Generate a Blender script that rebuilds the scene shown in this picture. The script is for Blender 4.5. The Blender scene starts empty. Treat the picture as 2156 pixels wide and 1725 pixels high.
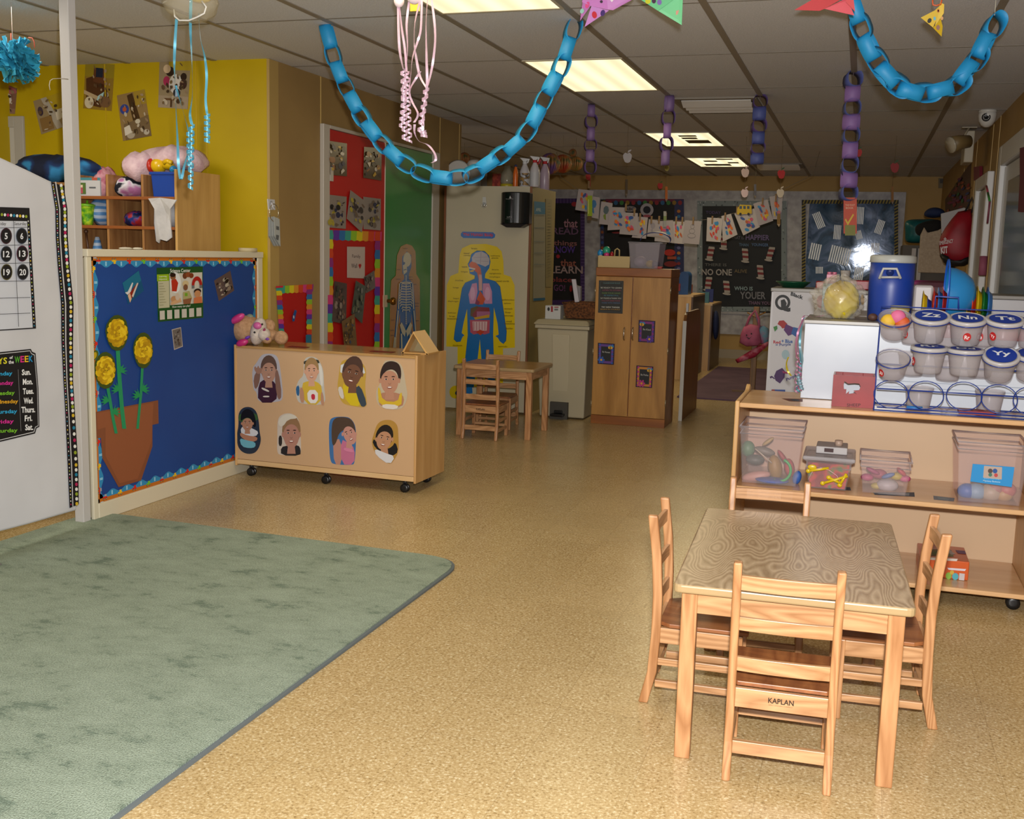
import bpy, math, random
from mathutils import Vector, Matrix, Euler

# ---------------------------------------------------------------- camera, world, lights
C = bpy.context.scene.collection
W_PX, H_PX = 2156.0, 1725.0
FPX, YAW, PITCH, ROLL, EYE = 2280.27, .306506, .143594, .026621, 1.345
cy, sy, cp, sp = math.cos(YAW), math.sin(YAW), math.cos(PITCH), math.sin(PITCH)
fw = Vector((-sy*cp, cy*cp, -sp)); rt0 = Vector((cy, sy, 0)); up0 = rt0.cross(fw)
cr, sr = math.cos(ROLL), math.sin(ROLL)
rt = cr*rt0 + sr*up0; up = -sr*rt0 + cr*up0
camd = bpy.data.cameras.new('camera'); cam = bpy.data.objects.new('camera', camd); C.objects.link(cam)
camd.sensor_fit = 'HORIZONTAL'; camd.sensor_width = 36.0; camd.lens = 36.0*FPX/W_PX
camd.clip_start = .05; camd.clip_end = 100
cam.matrix_world = Matrix(((rt.x, up.x, -fw.x, 0), (rt.y, up.y, -fw.y, 0), (rt.z, up.z, -fw.z, EYE), (0, 0, 0, 1)))
sc = bpy.context.scene; sc.camera = cam
sc.view_settings.view_transform = 'Standard'; sc.view_settings.look = 'None'
sc.view_settings.gamma = 1; sc.view_settings.exposure = 0.0; sc.view_settings.use_curve_mapping = False
world = bpy.data.worlds.new('world'); sc.world = world; world.use_nodes = True
world.node_tree.nodes['Background'].inputs[0].default_value = (1.0, .97, .93, 1)
world.node_tree.nodes['Background'].inputs[1].default_value = .42

def lamp(name, kind, loc, power, color, size=.1, sizey=None, rot=(0, 0, 0)):
    d = bpy.data.lights.new(name, kind); d.energy = power; d.color = color
    if kind == 'AREA':
        d.size = size
        if sizey: d.shape = 'RECTANGLE'; d.size_y = sizey
    else: d.shadow_soft_size = size
    o = bpy.data.objects.new(name, d); C.objects.link(o); o.location = loc; o.rotation_euler = rot
    return o
# the photographer's flash, mounted on the camera
fl = lamp('camera_flash', 'SPOT', Vector((0, 0, EYE)) + up*.15 + rt*.04 + fw*.06, 740, (1.0, .97, .94), .035)
fl.data.spot_size = math.radians(125); fl.data.spot_blend = .5
fl.rotation_euler = (fw + up*.02).to_track_quat('-Z', 'Y').to_euler()

# ---------------------------------------------------------------- pixel rays onto real planes
def ray(x, y): return rt*((x-W_PX/2)/FPX) + up*(-(y-H_PX/2)/FPX) + fw
EYEV = Vector((0, 0, EYE))
def PZ(x, y, z=0.0): r = ray(x, y); return EYEV + r*((z-EYE)/r.z)
def PY(x, y, Y): r = ray(x, y); return EYEV + r*(Y/r.y)
def PX(x, y, X): r = ray(x, y); return EYEV + r*(X/r.x)
class Plane:
    def __init__(s, o, n): s.o = Vector(o); s.n = Vector(n).normalized()
    def at(s, x, y, lift=0):
        r = ray(x, y); o = s.o + s.n*lift
        return EYEV + r*((o-EYEV).dot(s.n)/r.dot(s.n))
def YP(Y): return Plane((0, Y, 0), (0, -1, 0))
def XP(X): return Plane((X, 0, 0), (1 if X < 0 else -1, 0, 0))
XT, YY, YF, XR, CEIL = -3.41, 5.85, 14.97, .90, 2.441
PL_TAN, PL_YEL, PL_FAR, PL_RIGHT = XP(XT), YP(YY), YP(YF), XP(XR)

# ---------------------------------------------------------------- materials
def lin(c): return c/12.92 if c <= .04045 else ((c+.055)/1.055)**2.4
def hx(h):
    h = h.lstrip('#'); return tuple(lin(int(h[i:i+2], 16)/255) for i in (0, 2, 4))
MC = {}
def M(h, rough=.5, metal=0.0, spec=.5, emis=0):
    k = (h, rough, metal, spec, emis)
    if k in MC: return MC[k]
    m = bpy.data.materials.new('mat_'+h.strip('#')); m.use_nodes = True
    b = m.node_tree.nodes['Principled BSDF']; c = hx(h)+(1,)
    b.inputs['Base Color'].default_value = c; b.inputs['Roughness'].default_value = rough
    b.inputs['Metallic'].default_value = metal; b.inputs['Specular IOR Level'].default_value = spec
    if emis: b.inputs['Emission Color'].default_value = c; b.inputs['Emission Strength'].default_value = emis
    MC[k] = m; return m
def nodes(name):
    m = bpy.data.materials.new(name); m.use_nodes = True; nt = m.node_tree
    return m, nt, nt.nodes['Principled BSDF']
def N(nt, t, **kw):
    n = nt.nodes.new(t)
    for k, v in kw.items():
        if k in n.inputs: n.inputs[k].default_value = v
        else: setattr(n, k, v)
    return n
def ramp(nt, fac, stops, interp='LINEAR'):
    r = nt.nodes.new('ShaderNodeValToRGB'); nt.links.new(fac, r.inputs[0]); r.color_ramp.interpolation = interp
    e = r.color_ramp.elements
    while len(e) < len(stops): e.new(.5)
    for i, (p, h) in enumerate(stops): e[i].position = p; e[i].color = hx(h)+(1,)
    return r.outputs[0]
def print_mat(rough, spec=.35, nm='printed'):
    m, nt, b = nodes(nm)
    a = N(nt, 'ShaderNodeVertexColor', layer_name='Col'); nt.links.new(a.outputs[0], b.inputs['Base Color'])
    b.inputs['Roughness'].default_value = rough; b.inputs['Specular IOR Level'].default_value = spec
    return m
PRINT = print_mat(.55, nm='printed_paper'); GLOSSP = print_mat(.25, .5, 'glossy_print')
def wood(name, c1, c2, axis='z', sc=1.0, rough=.38, freq=9.0, stretch=.12, bump=0):
    m, nt, b = nodes(name); L = nt.links.new
    tc = N(nt, 'ShaderNodeTexCoord'); mp = N(nt, 'ShaderNodeMapping')
    s = [6*sc]*3; s['xyz'.index(axis)] = 6*sc*stretch; mp.inputs['Scale'].default_value = s
    L(tc.outputs['Object'], mp.inputs[0])
    oi = N(nt, 'ShaderNodeObjectInfo'); ad = N(nt, 'ShaderNodeVectorMath', operation='ADD')
    mu = N(nt, 'ShaderNodeMath', operation='MULTIPLY'); mu.inputs[1].default_value = 7; L(oi.outputs['Random'], mu.inputs[0])
    L(mp.outputs[0], ad.inputs[0]); L(mu.outputs[0], ad.inputs[1])
    n1 = N(nt, 'ShaderNodeTexNoise', Scale=1.0, Detail=2.0, Roughness=.4); L(ad.outputs[0], n1.inputs['Vector'])
    m1 = N(nt, 'ShaderNodeMath', operation='MULTIPLY'); m1.inputs[1].default_value = freq; L(n1.outputs['Fac'], m1.inputs[0])
    pp = N(nt, 'ShaderNodeMath', operation='PINGPONG'); pp.inputs[1].default_value = .5; L(m1.outputs[0], pp.inputs[0])
    n2 = N(nt, 'ShaderNodeTexNoise', Scale=16.0, Detail=2.0); L(ad.outputs[0], n2.inputs['Vector'])
    mx = N(nt, 'ShaderNodeMath', operation='MULTIPLY_ADD'); mx.inputs[1].default_value = 1.5; L(pp.outputs[0], mx.inputs[0])
    m3 = N(nt, 'ShaderNodeMath', operation='MULTIPLY_ADD'); m3.inputs[1].default_value = .6; m3.inputs[2].default_value = -.15
    L(n2.outputs['Fac'], m3.inputs[0]); L(m3.outputs[0], mx.inputs[2])
    L(ramp(nt, mx.outputs[0], [(.1, c1), (.95, c2)]), b.inputs['Base Color'])
    b.inputs['Roughness'].default_value = rough
    return m
def noisy(name, stops, scale=8, rough=.6, detail=3, bump=0, stretch=(1, 1, 1), spec=.4, bscale=None):
    m, nt, b = nodes(name); L = nt.links.new
    tc = N(nt, 'ShaderNodeTexCoord'); mp = N(nt, 'ShaderNodeMapping'); mp.inputs['Scale'].default_value = stretch
    L(tc.outputs['Object'], mp.inputs[0])
    n = N(nt, 'ShaderNodeTexNoise', Scale=float(scale), Detail=float(detail)); L(mp.outputs[0], n.inputs['Vector'])
    L(ramp(nt, n.outputs['Fac'], stops), b.inputs['Base Color'])
    b.inputs['Roughness'].default_value = rough; b.inputs['Specular IOR Level'].default_value = spec
    if bump:
        nb = N(nt, 'ShaderNodeTexNoise', Scale=float(bscale or scale*4), Detail=2.0); L(tc.outputs['Object'], nb.inputs['Vector'])
        bp = N(nt, 'ShaderNodeBump', Strength=bump, Distance=.01); L(nb.outputs['Fac'], bp.inputs['Height']); L(bp.outputs[0], b.inputs['Normal'])
    return m
def clear(name, h, alpha=.45, rough=.25):
    m, nt, b = nodes(name); L = nt.links.new
    b.inputs['Base Color'].default_value = hx(h)+(1,); b.inputs['Roughness'].default_value = rough
    t = N(nt, 'ShaderNodeBsdfTransparent'); t.inputs[0].default_value = hx(h)+(1,)
    mx = N(nt, 'ShaderNodeMixShader'); mx.inputs[0].default_value = alpha
    L(t.outputs[0], mx.inputs[1]); L(b.outputs[0], mx.inputs[2])
    L(mx.outputs[0], nt.nodes['Material Output'].inputs[0]); return m

# ---------------------------------------------------------------- mesh builder
_TX = {}
def text_geo(s, bold=0.0):
    k = (s, bold)
    if k in _TX: return _TX[k]
    cu = bpy.data.curves.new('t', 'FONT'); cu.body = s; cu.size = 1; cu.offset = bold; cu.resolution_u = 2
    o = bpy.data.objects.new('t', cu); C.objects.link(o)
    dg = bpy.context.evaluated_depsgraph_get(); me = bpy.data.meshes.new_from_object(o.evaluated_get(dg))
    vs = [(v.co.x, v.co.y) for v in me.vertices]; fs = [tuple(p.vertices) for p in me.polygons]
    bpy.data.objects.remove(o); bpy.data.curves.remove(cu); bpy.data.meshes.remove(me)
    x0 = min(v[0] for v in vs); x1 = max(v[0] for v in vs); y0 = 0 if min(v[1] for v in vs) > -.05 else min(v[1] for v in vs); y1 = max(v[1] for v in vs)
    _TX[k] = ([((x-x0)/(x1-x0), (y-y0)/(y1-y0)) for x, y in vs], fs, (x1-x0)/(y1-y0)); return _TX[k]
class MB:
    def __init__(s): s.v = []; s.f = []; s.c = []; s.m = []; s.sm = []; s.T = None
    def add(s, vs, fs, col=None, mi=0, smooth=False):
        b = len(s.v)
        for p in vs:
            p = Vector(p); s.v.append(s.T @ p if s.T else p)
        for f in fs: s.f.append(tuple(b+i for i in f)); s.c.append(col); s.m.append(mi); s.sm.append(smooth)
        return s
    def box(s, x0, x1, y0, y1, z0, z1, col=None, mi=0):
        v = [(x, y, z) for z in (z0, z1) for y in (y0, y1) for x in (x0, x1)]
        return s.add(v, [(0, 2, 3, 1), (4, 5, 7, 6), (0, 1, 5, 4), (2, 6, 7, 3), (0, 4, 6, 2), (1, 3, 7, 5)], col, mi)
    def hexa(s, bot, top, col=None, mi=0):
        n = len(bot); v = list(bot)+list(top)
        fs = [tuple(range(n))[::-1], tuple(range(n, 2*n))] + [(i, (i+1) % n, n+(i+1) % n, n+i) for i in range(n)]
        return s.add(v, fs, col, mi)
    def poly(s, pts, col=None, mi=0): return s.add(pts, [tuple(range(len(pts)))], col, mi)
    def tube(s, pts, r, n=8, col=None, mi=0, closed=False, cap=True):
        pts = [Vector(p) for p in pts]; K = len(pts); rings = []; prev = None
        rr = r if isinstance(r, (list, tuple)) else [r]*K
        for i, p in enumerate(pts):
            if closed: t = pts[(i+1) % K]-pts[i-1]
            else: t = pts[min(i+1, K-1)]-pts[max(i-1, 0)]
            t = t.normalized() if t.length > 1e-9 else Vector((0, 0, 1))
            if prev is None:
                a = Vector((0, 0, 1)) if abs(t.z) < .9 else Vector((1, 0, 0)); u = t.cross(a).normalized()
            else: u = (prev - t*prev.dot(t)); u = u.normalized() if u.length > 1e-6 else t.orthogonal().normalized()
            prev = u; w = t.cross(u)
            rings.append([p + (u*math.cos(2*math.pi*k/n)+w*math.sin(2*math.pi*k/n))*rr[i] for k in range(n)])
        vs = [q for g in rings for q in g]; fs = []
        for i in range(K if closed else K-1):
            j = (i+1) % K
            fs += [(i*n+k, i*n+(k+1) % n, j*n+(k+1) % n, j*n+k) for k in range(n)]
        if not closed and cap: fs += [tuple(range(n))[::-1], tuple((K-1)*n+k for k in range(n))]
        return s.add(vs, fs, col, mi, True)
    def cyl(s, p0, p1, r, n=12, col=None, mi=0, r1=None): return s.tube([p0, p1], [r, r if r1 is None else r1], n, col, mi)
    def lathe(s, prof, n=20, c=(0, 0, 0), col=None, mi=0, axis='z', sx=1, sy=1, cap=True):
        c = Vector(c); vs = []
        for r, z in prof:
            for k in range(n):
                a = 2*math.pi*k/n; x, y = r*math.cos(a)*sx, r*math.sin(a)*sy
                p = (x, y, z) if axis == 'z' else ((x, z, y) if axis == 'y' else (z, x, y)); vs.append(c+Vector(p))
        K = len(prof); fs = [(i*n+k, i*n+(k+1) % n, (i+1)*n+(k+1) % n, (i+1)*n+k) for i in range(K-1) for k in range(n)]
        if cap: fs += [tuple(range(n))[::-1], tuple((K-1)*n+k for k in range(n))]
        return s.add(vs, fs, col, mi, True)
    def ball(s, c, rx, ry=None, rz=None, n=16, m=10, col=None, mi=0, R=None, noise=0, seed=0):
        ry = rx if ry is None else ry; rz = rx if rz is None else rz; c = Vector(c); vs = []; rnd = random.Random(seed)
        for i in range(m+1):
            t = math.pi*i/m
            for k in range(n):
                a = 2*math.pi*k/n; q = 1+noise*(rnd.random()-.5)*2
                p = Vector((rx*math.sin(t)*math.cos(a)*q, ry*math.sin(t)*math.sin(a)*q, rz*math.cos(t)*q))
                vs.append(c + (R @ p if R else p))
        fs = [(i*n+k, (i+1)*n+k, (i+1)*n+(k+1) % n, i*n+(k+1) % n) for i in range(m) for k in range(n)]
        return s.add(vs, fs, col, mi, True)
    def strip(s, pts, wd, wv, col=None, mi=0, closed=False, th=0.0):
        pts = [Vector(p) for p in pts]; K = len(pts); vs = []
        for i, p in enumerate(pts):
            w = (wv[i] if isinstance(wv, list) else wv); w = Vector(w).normalized()*wd/2
            vs += [p-w, p+w]
        fs = [(2*i, 2*i+1, 2*((i+1) % K)+1, 2*((i+1) % K)) for i in range(K if closed else K-1)]
        return s.add(vs, fs, col, mi, True)
    def text(s, st, p0, p1, p2, col, bold=.0, mi=0):
        g, fs, _ = text_geo(st, bold); p0, p1, p2 = Vector(p0), Vector(p1), Vector(p2)
        return s.add([p0+(p1-p0)*x+(p2-p0)*y for x, y in g], fs, col, mi)
CT = {}
def tag(o, label=None, cat=None, group=None, kind=None):
    if label: o['label'] = label
    if cat: o['category'] = cat
    if group: o['group'] = group
    if kind: o['kind'] = kind
    return o
def obj(name, mb, mats, parent=None, label=None, cat=None, group=None, kind=None, loc=None, bevel=0, world=False, seg=2, solid=0, rotz=None):
    me = bpy.data.meshes.new(name); vs = [v.copy() for v in mb.v]
    if parent is None and loc is None:
        xs = [v.x for v in vs]; ys = [v.y for v in vs]; zs = [v.z for v in vs]
        loc = Vector(((min(xs)+max(xs))/2, (min(ys)+max(ys))/2, min(zs))); vs = [v-loc for v in vs]
    if parent is not None and world:
        Mi = wm(parent).inverted(); vs = [Mi @ v for v in vs]
    me.from_pydata([tuple(v) for v in vs], [], mb.f)
    if not isinstance(mats, (list, tuple)): mats = [mats]
    for m in mats: me.materials.append(m)
    for p, mi, sm in zip(me.polygons, mb.m, mb.sm): p.material_index = mi; p.use_smooth = sm
    if any(c is not None for c in mb.c):
        ca = me.color_attributes.new('Col', 'FLOAT_COLOR', 'CORNER'); data = []
        for p, c in zip(me.polygons, mb.c):
            q = (hx(c) if isinstance(c, str) else (c or (1, 1, 1)))
            data += [q[0], q[1], q[2], 1.0]*p.loop_total
        ca.data.foreach_set('color', data)
    me.update()
    o = bpy.data.objects.new(name, me); C.objects.link(o)
    if parent is not None: o.parent = parent
    if loc is not None: o.location = loc
    if rotz is not None: o.rotation_euler = (0, 0, rotz)
    if bevel:
        b = o.modifiers.new('bevel', 'BEVEL'); b.width = bevel; b.segments = seg; b.limit_method = 'ANGLE'; b.angle_limit = .7
    if solid:
        b = o.modifiers.new('solid', 'SOLIDIFY'); b.thickness = solid; b.offset = 0
    return tag(o, label, cat, group, kind)
def wm(o):
    m = Matrix.LocRotScale(o.location, o.rotation_euler, o.scale)
    return wm(o.parent) @ m if o.parent else m
def thing(name, label, cat, loc=(0, 0, 0), rotz=0, group=None, kind=None):
    o = bpy.data.objects.new(name, None); C.objects.link(o); o.location = loc; o.rotation_euler = (0, 0, rotz)
    o.empty_display_size = .05
    return tag(o, label, cat, group, kind)
def copy_tree(o, parent=None):
    c = o.copy(); C.objects.link(c)
    if parent is not None: c.parent = parent
    for ch in list(o.children): copy_tree(ch, c)
    return c
def dup(o, loc, rotz=0, label=None, group=None):
    c = copy_tree(o); c.location = loc; c.rotation_euler = (0, 0, rotz)
    if label: c['label'] = label
    if group: c['group'] = group
    return c
# flat printed things traced on a real plane: shapes = [(colour, [(px, py), ...]) | ('T', text, colour, p0, p1, p2, bold)]
def ell(x, y, rx, ry, n=16, rot=0, a0=0, a1=360):
    c, s = math.cos(math.radians(rot)), math.sin(math.radians(rot)); out = []
    full = abs(a1-a0) >= 360; k = n if full else n+1
    for i in range(k):
        a = math.radians(a0+(a1-a0)*i/n); u, v = rx*math.cos(a), ry*math.sin(a)
        out.append((x+u*c-v*s, y+u*s+v*c))
    return out
def rc(x0, y0, x1, y1): return [(x0, y0), (x1, y0), (x1, y1), (x0, y1)]
def smooth(p, n=2):
    for _ in range(n):
        q = []
        for i in range(len(p)):
            a, b = p[i], p[(i+1) % len(p)]; q += [(a[0]*.75+b[0]*.25, a[1]*.75+b[1]*.25), (a[0]*.25+b[0]*.75, a[1]*.25+b[1]*.75)]
        p = q
    return p
def speck(cols, seed, n=16, a=.05, lo=.08, hi=.92):
    r = random.Random(seed); out = []
    for i in range(n):
        x, y = r.uniform(lo, hi), r.uniform(lo, hi); out.append((r.choice(cols), ell(x, y, r.uniform(.3, 1)*a, r.uniform(.2, .8)*a, 6, r.uniform(0, 90))))
    return out
def quadmap(q):
    def f(u, v):
        (ax, ay), (bx, by), (cx, cy_), (dx, dy) = q   # TL, TR, BR, BL ; v down
        return ((1-u)*(1-v)*ax+u*(1-v)*bx+u*v*cx+(1-u)*v*dx, (1-u)*(1-v)*ay+u*(1-v)*by+u*v*cy_+(1-u)*v*dy)
    return f
def artmb(pl, shapes, lift=.002, quad=None, mb=None, th=.0015, step=.00035, base=True):
    mb = mb or MB(); f = quadmap(quad) if quad else (lambda a, b: (a, b))
    for i, s in enumerate(shapes):
        L = lift + step*i
        if s[0] == 'T':
            _, st, col, p0, p1, p2, bold = s
            mb.text(st, pl.at(*f(*p0), L), pl.at(*f(*p1), L), pl.at(*f(*p2), L), col, bold)
        else:
            pts = [pl.at(*f(*p), L) for p in s[1]]
            if i == 0 and base:
                back = [p - pl.n*th for p in pts]; mb.hexa(back, pts, s[0])
            else: mb.poly(pts, s[0])
    return mb
def art(name, pl, shapes, label=None, cat=None, group=None, parent=None, lift=.002, quad=None, mat=None, th=.0015, step=.00035, world=True, kind=None):
    mb = artmb(pl, shapes, lift, quad, None, th, step)
    return obj(name, mb, mat or PRINT, parent, label, cat, group, kind, world=bool(parent))
def snapshot(quad, cols, seed, n=22, border=None):
    r = random.Random(seed); sh = [(border or cols[0], rc(0, 0, 1, 1))]
    if border: sh.append((cols[0], rc(.05, .04, .95, .96)))
    for i in range(n):
        x, y = r.uniform(.12, .88), r.uniform(.15, .88); a = r.uniform(.04, .13)
        c = r.choice(cols[1:])
        if r.random() < .5: sh.append((c, ell(x, y, a, a*.8, 9)))
        else: sh.append((c, [(x+r.uniform(-a, a)*.9, y-a*r.random()), (x+a*.9, y+r.uniform(-a, a)*.5), (x+r.uniform(-a, a)*.9, y+a*r.random()), (x-a*.9, y+r.uniform(-a, a)*.5)]))
    return sh
# ================================================================ room shell
R = random.Random(7)
def S(name, mb, mat, bevel=0): return obj(name, mb, mat, kind='structure', bevel=bevel)
def floor_mat():
    m, nt, b = nodes('vinyl_floor'); L = nt.links.new
    tc = N(nt, 'ShaderNodeTexCoord')
    n = N(nt, 'ShaderNodeTexNoise', Scale=120.0, Detail=3.0, Roughness=.7); L(tc.outputs['Object'], n.inputs['Vector'])
    base = ramp(nt, n.outputs['Fac'], [(.30, '#7E643C'), (.42, '#AC9264'), (.56, '#BCA476'), (.70, '#DACEAE')])
    br = N(nt, 'ShaderNodeTexBrick', offset=0.0, squash=1.0); L(tc.outputs['Object'], br.inputs['Vector'])
    for k, v in (('Scale', 1.0), ('Mortar Size', .0012), ('Brick Width', .305), ('Row Height', .305), ('Mortar Smooth', .3)): br.inputs[k].default_value = v
    br.inputs['Color1'].default_value = (1, 1, 1, 1); br.inputs['Color2'].default_value = (.90, .89, .87, 1); br.inputs['Mortar'].default_value = (.66, .62, .56, 1)
    mx = N(nt, 'ShaderNodeMixRGB', blend_type='MULTIPLY'); mx.inputs[0].default_value = .8; L(base, mx.inputs[1]); L(br.outputs['Color'], mx.inputs[2])
    L(mx.outputs[0], b.inputs['Base Color'])
    n2 = N(nt, 'ShaderNodeTexNoise', Scale=1.3, Detail=3.0); L(tc.outputs['Object'], n2.inputs['Vector'])
    mr = N(nt, 'ShaderNodeMapRange'); L(n2.outputs['Fac'], mr.inputs[0]); mr.inputs[3].default_value = .19; mr.inputs[4].default_value = .34
    L(mr.outputs[0], b.inputs['Roughness'])
    n3 = N(nt, 'ShaderNodeTexNoise', Scale=5.0, Detail=2.0); L(tc.outputs['Object'], n3.inputs['Vector'])
    bp = N(nt, 'ShaderNodeBump', Strength=.10, Distance=.02); L(n3.outputs['Fac'], bp.inputs['Height']); L(bp.outputs[0], b.inputs['Normal'])
    b.inputs['Specular IOR Level'].default_value = .5
    return m
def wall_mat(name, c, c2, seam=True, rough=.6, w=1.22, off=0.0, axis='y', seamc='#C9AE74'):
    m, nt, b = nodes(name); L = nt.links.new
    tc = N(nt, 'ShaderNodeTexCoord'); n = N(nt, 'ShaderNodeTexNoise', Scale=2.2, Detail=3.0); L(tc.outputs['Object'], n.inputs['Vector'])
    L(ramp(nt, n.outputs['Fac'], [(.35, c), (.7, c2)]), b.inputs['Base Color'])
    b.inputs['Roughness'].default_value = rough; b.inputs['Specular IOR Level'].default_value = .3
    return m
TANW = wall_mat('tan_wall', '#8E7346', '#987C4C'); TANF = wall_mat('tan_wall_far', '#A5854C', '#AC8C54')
YEL = wall_mat('yellow_wall', '#AE9406', '#B89E0A', rough=.5)
S('floor', MB().box(-6.2, 1.6, -3.0, 15.1, -.06, 0), floor_mat())
ceilm = noisy('ceiling_tile', [(.3, '#BFC0C4'), (.7, '#D0D1D6')], 120, .9, 3, bump=.25, bscale=160, spec=.1)
S('ceiling', MB().box(-6.2, 1.6, -3.0, 15.1, CEIL, CEIL+.06), ceilm)
GX, GY = -.7312, 4.901; TB, TD = .61, 1.219
gridm = M('#857C6E', .5)
g = MB(); g2 = MB()
for i in range(-9, 4):
    x = GX+i*TB
    if -6.1 < x < 1.5: g.box(x-.017, x+.017, -1, 14.97, CEIL-.004, CEIL+.004)
for j in range(-4, 9):
    y = GY+j*TD
    g2.box(-6.1, 1.5, y-.005, y+.005, CEIL-.003, CEIL+.004)
S('trim_1', g, gridm); S('trim_2', g2, M('#6E665A', .6))
S('wall_back', MB().box(-6.0, 1.3, YF, YF+.1, 0, CEIL), TANF)
S('wall_right', MB().box(XR, XR+.1, 3.0, YF, 0, CEIL), TANF)
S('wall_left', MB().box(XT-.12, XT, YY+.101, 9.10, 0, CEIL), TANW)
S('wall_yellow', MB().box(-5.3, XT-.0145, YY, YY+.1, 0, CEIL), YEL)
S('wall_leftfar', MB().box(-5.6, -5.5, 9.1, YF, 0, CEIL), TANF)
S('wall_leftnear', MB().box(-5.4, -5.3, -1, YY+.1, 0, CEIL), YEL)
# yellow corner cap and panel seams
t = MB(); t.box(XT-.014, XT+.004, YY-.005, YY+.1, 0, CEIL-.002); S('trim_3', t, M('#A88C50', .5))
t = MB()
for px in (436, 225, 415): 
    x = PY(px, 300, YY).x; t.box(x-.004, x+.004, YY-.003, YY, 0, CEIL-.002)
S('trim_4', t, M('#B89A10', .5))
t = MB()
for px in (675, 905+22, 968):
    y = PX(px, 240, XT).y; t.box(XT, XT+.003, y-.004, y+.004, 0, CEIL-.002)
S('trim_5', t, M('#C4A766', .5))
t = MB()
for y in (5.9, 6.9, 7.35, 8.9, 9.35, 10.6, 11.8): t.box(XR-.003, XR, y-.004, y+.004, 0, CEIL-.002)
S('trim_6', t, M('#C4A766', .5))
S('baseboard_back', MB().box(-5.4, XR, YF-.015, YF, 0, .12), M('#9A8C74', .5))
S('baseboard_left', MB().box(XT, XT+.012, 5.87, 9.1, 0, .1), M('#8A7A58', .5))
# ceiling lights (recessed troffers) : cells between grid lines
def tro_mat():
    m, nt, b = nodes('light_diffuser'); L = nt.links.new
    tc = N(nt, 'ShaderNodeTexCoord'); sp = N(nt, 'ShaderNodeSeparateXYZ'); L(tc.outputs['Object'], sp.inputs[0])
    m1 = N(nt, 'ShaderNodeMath', operation='MULTIPLY'); m1.inputs[1].default_value = 2*math.pi/.15; L(sp.outputs[0], m1.inputs[0])
    m2 = N(nt, 'ShaderNodeMath', operation='COSINE'); L(m1.outputs[0], m2.inputs[0])
    mr = N(nt, 'ShaderNodeMapRange'); L(m2.outputs[0], mr.inputs[0]); mr.inputs[1].default_value = -1; mr.inputs[3].default_value = .95; mr.inputs[4].default_value = 1.35
    b.inputs['Base Color'].default_value = (.3, .3, .25, 1)
    b.inputs['Emission Color'].default_value = (1.0, .89, .55, 1); L(mr.outputs[0], b.inputs['Emission Strength'])
    return m
TRO = tro_mat()
def troffer(i, j, label, prints=0):
    cx, cy_ = GX+(i+.5)*TB, GY+(j+.5)*TD
    t = thing('ceiling_light', label, 'ceiling light', (cx, cy_, CEIL), 0, 'recessed ceiling light panels')
    f = MB(); a, b_ = TB/2-.012, TD/2-.012
    f.box(-a, a, -b_, -b_+.02, -.008, 0); f.box(-a, a, b_-.02, b_, -.008, 0); f.box(-a, -a+.012, -b_+.02, b_-.02, -.008, 0); f.box(a-.012, a, -b_+.02, b_-.02, -.008, 0)
    obj('frame', f, M('#B9AF97', .5), t)
    d = MB(); d.box(-a+.012, a-.012, -b_+.02, b_-.02, -.005, -.001); obj('diffuser', d, TRO, t)
    lamp('fixture_tubes', 'AREA', (cx, cy_, CEIL-.012), 4.5 if j == 1 else 14, (1.0, .81, .47), .56, 1.15)
    if prints:
        q = MB(); r = random.Random(prints)
        for (x0, x1, y0, y1) in ([(-.02, .2, .02, .3), (-.02, .12, -.2, -.08), (-.02, .14, -.38, -.28)] if prints == 1 else [(-.2, .1, .2, .42), (.1, .22, -.05, .1), (-.15, .0, -.25, -.1), (.02, .2, -.48, -.36)]):
            obj('taped_print', MB().box(x0, x1, y0, y1, -.0075, -.0055), M('#6A5C34', .7), t)
    return t
troffer(-2, 1, 'bright ceiling light panel with diagonal stripes, above the middle of the room')
troffer(-2, -1, 'nearest ceiling light panel, cut off by the top edge of the picture')
troffer(-2, 4, 'third ceiling light panel, with one dark square print taped on it', 1)
troffer(-2, 6, 'farthest ceiling light panel, smallest and crossed by dark prints', 2)
# unseen lamps added under the ceiling, out of frame, to brighten the room
for (i, j) in ((-6, -3), (-6, -1), (-7, 1)):
    lamp('fill_lamp', 'AREA', (GX+(i+.5)*TB, GY+(j+.5)*TD, CEIL-.02), 16, (1.0, .92, .8), .6, 1.2)
def vent(cx, cy_, w, d, label):
    t = thing('air_vent', label, 'air vent', (cx, cy_, CEIL), 0, 'ceiling air vents')
    f = MB(); f.box(-w, w, -d, -d+.05, -.012, 0); f.box(-w, w, d-.05, d, -.012, 0); f.box(-w, -w+.04, -d+.05, d-.05, -.012, 0); f.box(w-.04, w, -d+.05, d-.05, -.012, 0)
    obj('frame', f, M('#7E766A', .6), t)
    s = MB(); s.box(-w+.04, w-.04, -d+.05, d-.05, -.004, 0); obj('backing', s, M('#2A2622', .8), t)
    for k in range(3):
        s = MB(); y = -d+.09+k*(2*d-.16)/3; s.hexa([(-w+.045, y, -.012), (w-.045, y, -.012), (w-.045, y+.10, -.045), (-w+.045, y+.10, -.045)], [(-w+.045, y, -.008), (w-.045, y, -.008), (w-.045, y+.10, -.041), (-w+.045, y+.10, -.041)])
        obj('louver', s, M('#D8D6D2', .4), t)
p0 = PZ(1515, 217, CEIL); vent(p0.x, p0.y, .285, .30, 'metal ceiling vent with slanted louvers beside the bright lights')
p0 = PZ(1640, 348, CEIL); vent(p0.x, p0.y, .28, .30, 'far thin ceiling vent near the back wall')

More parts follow.
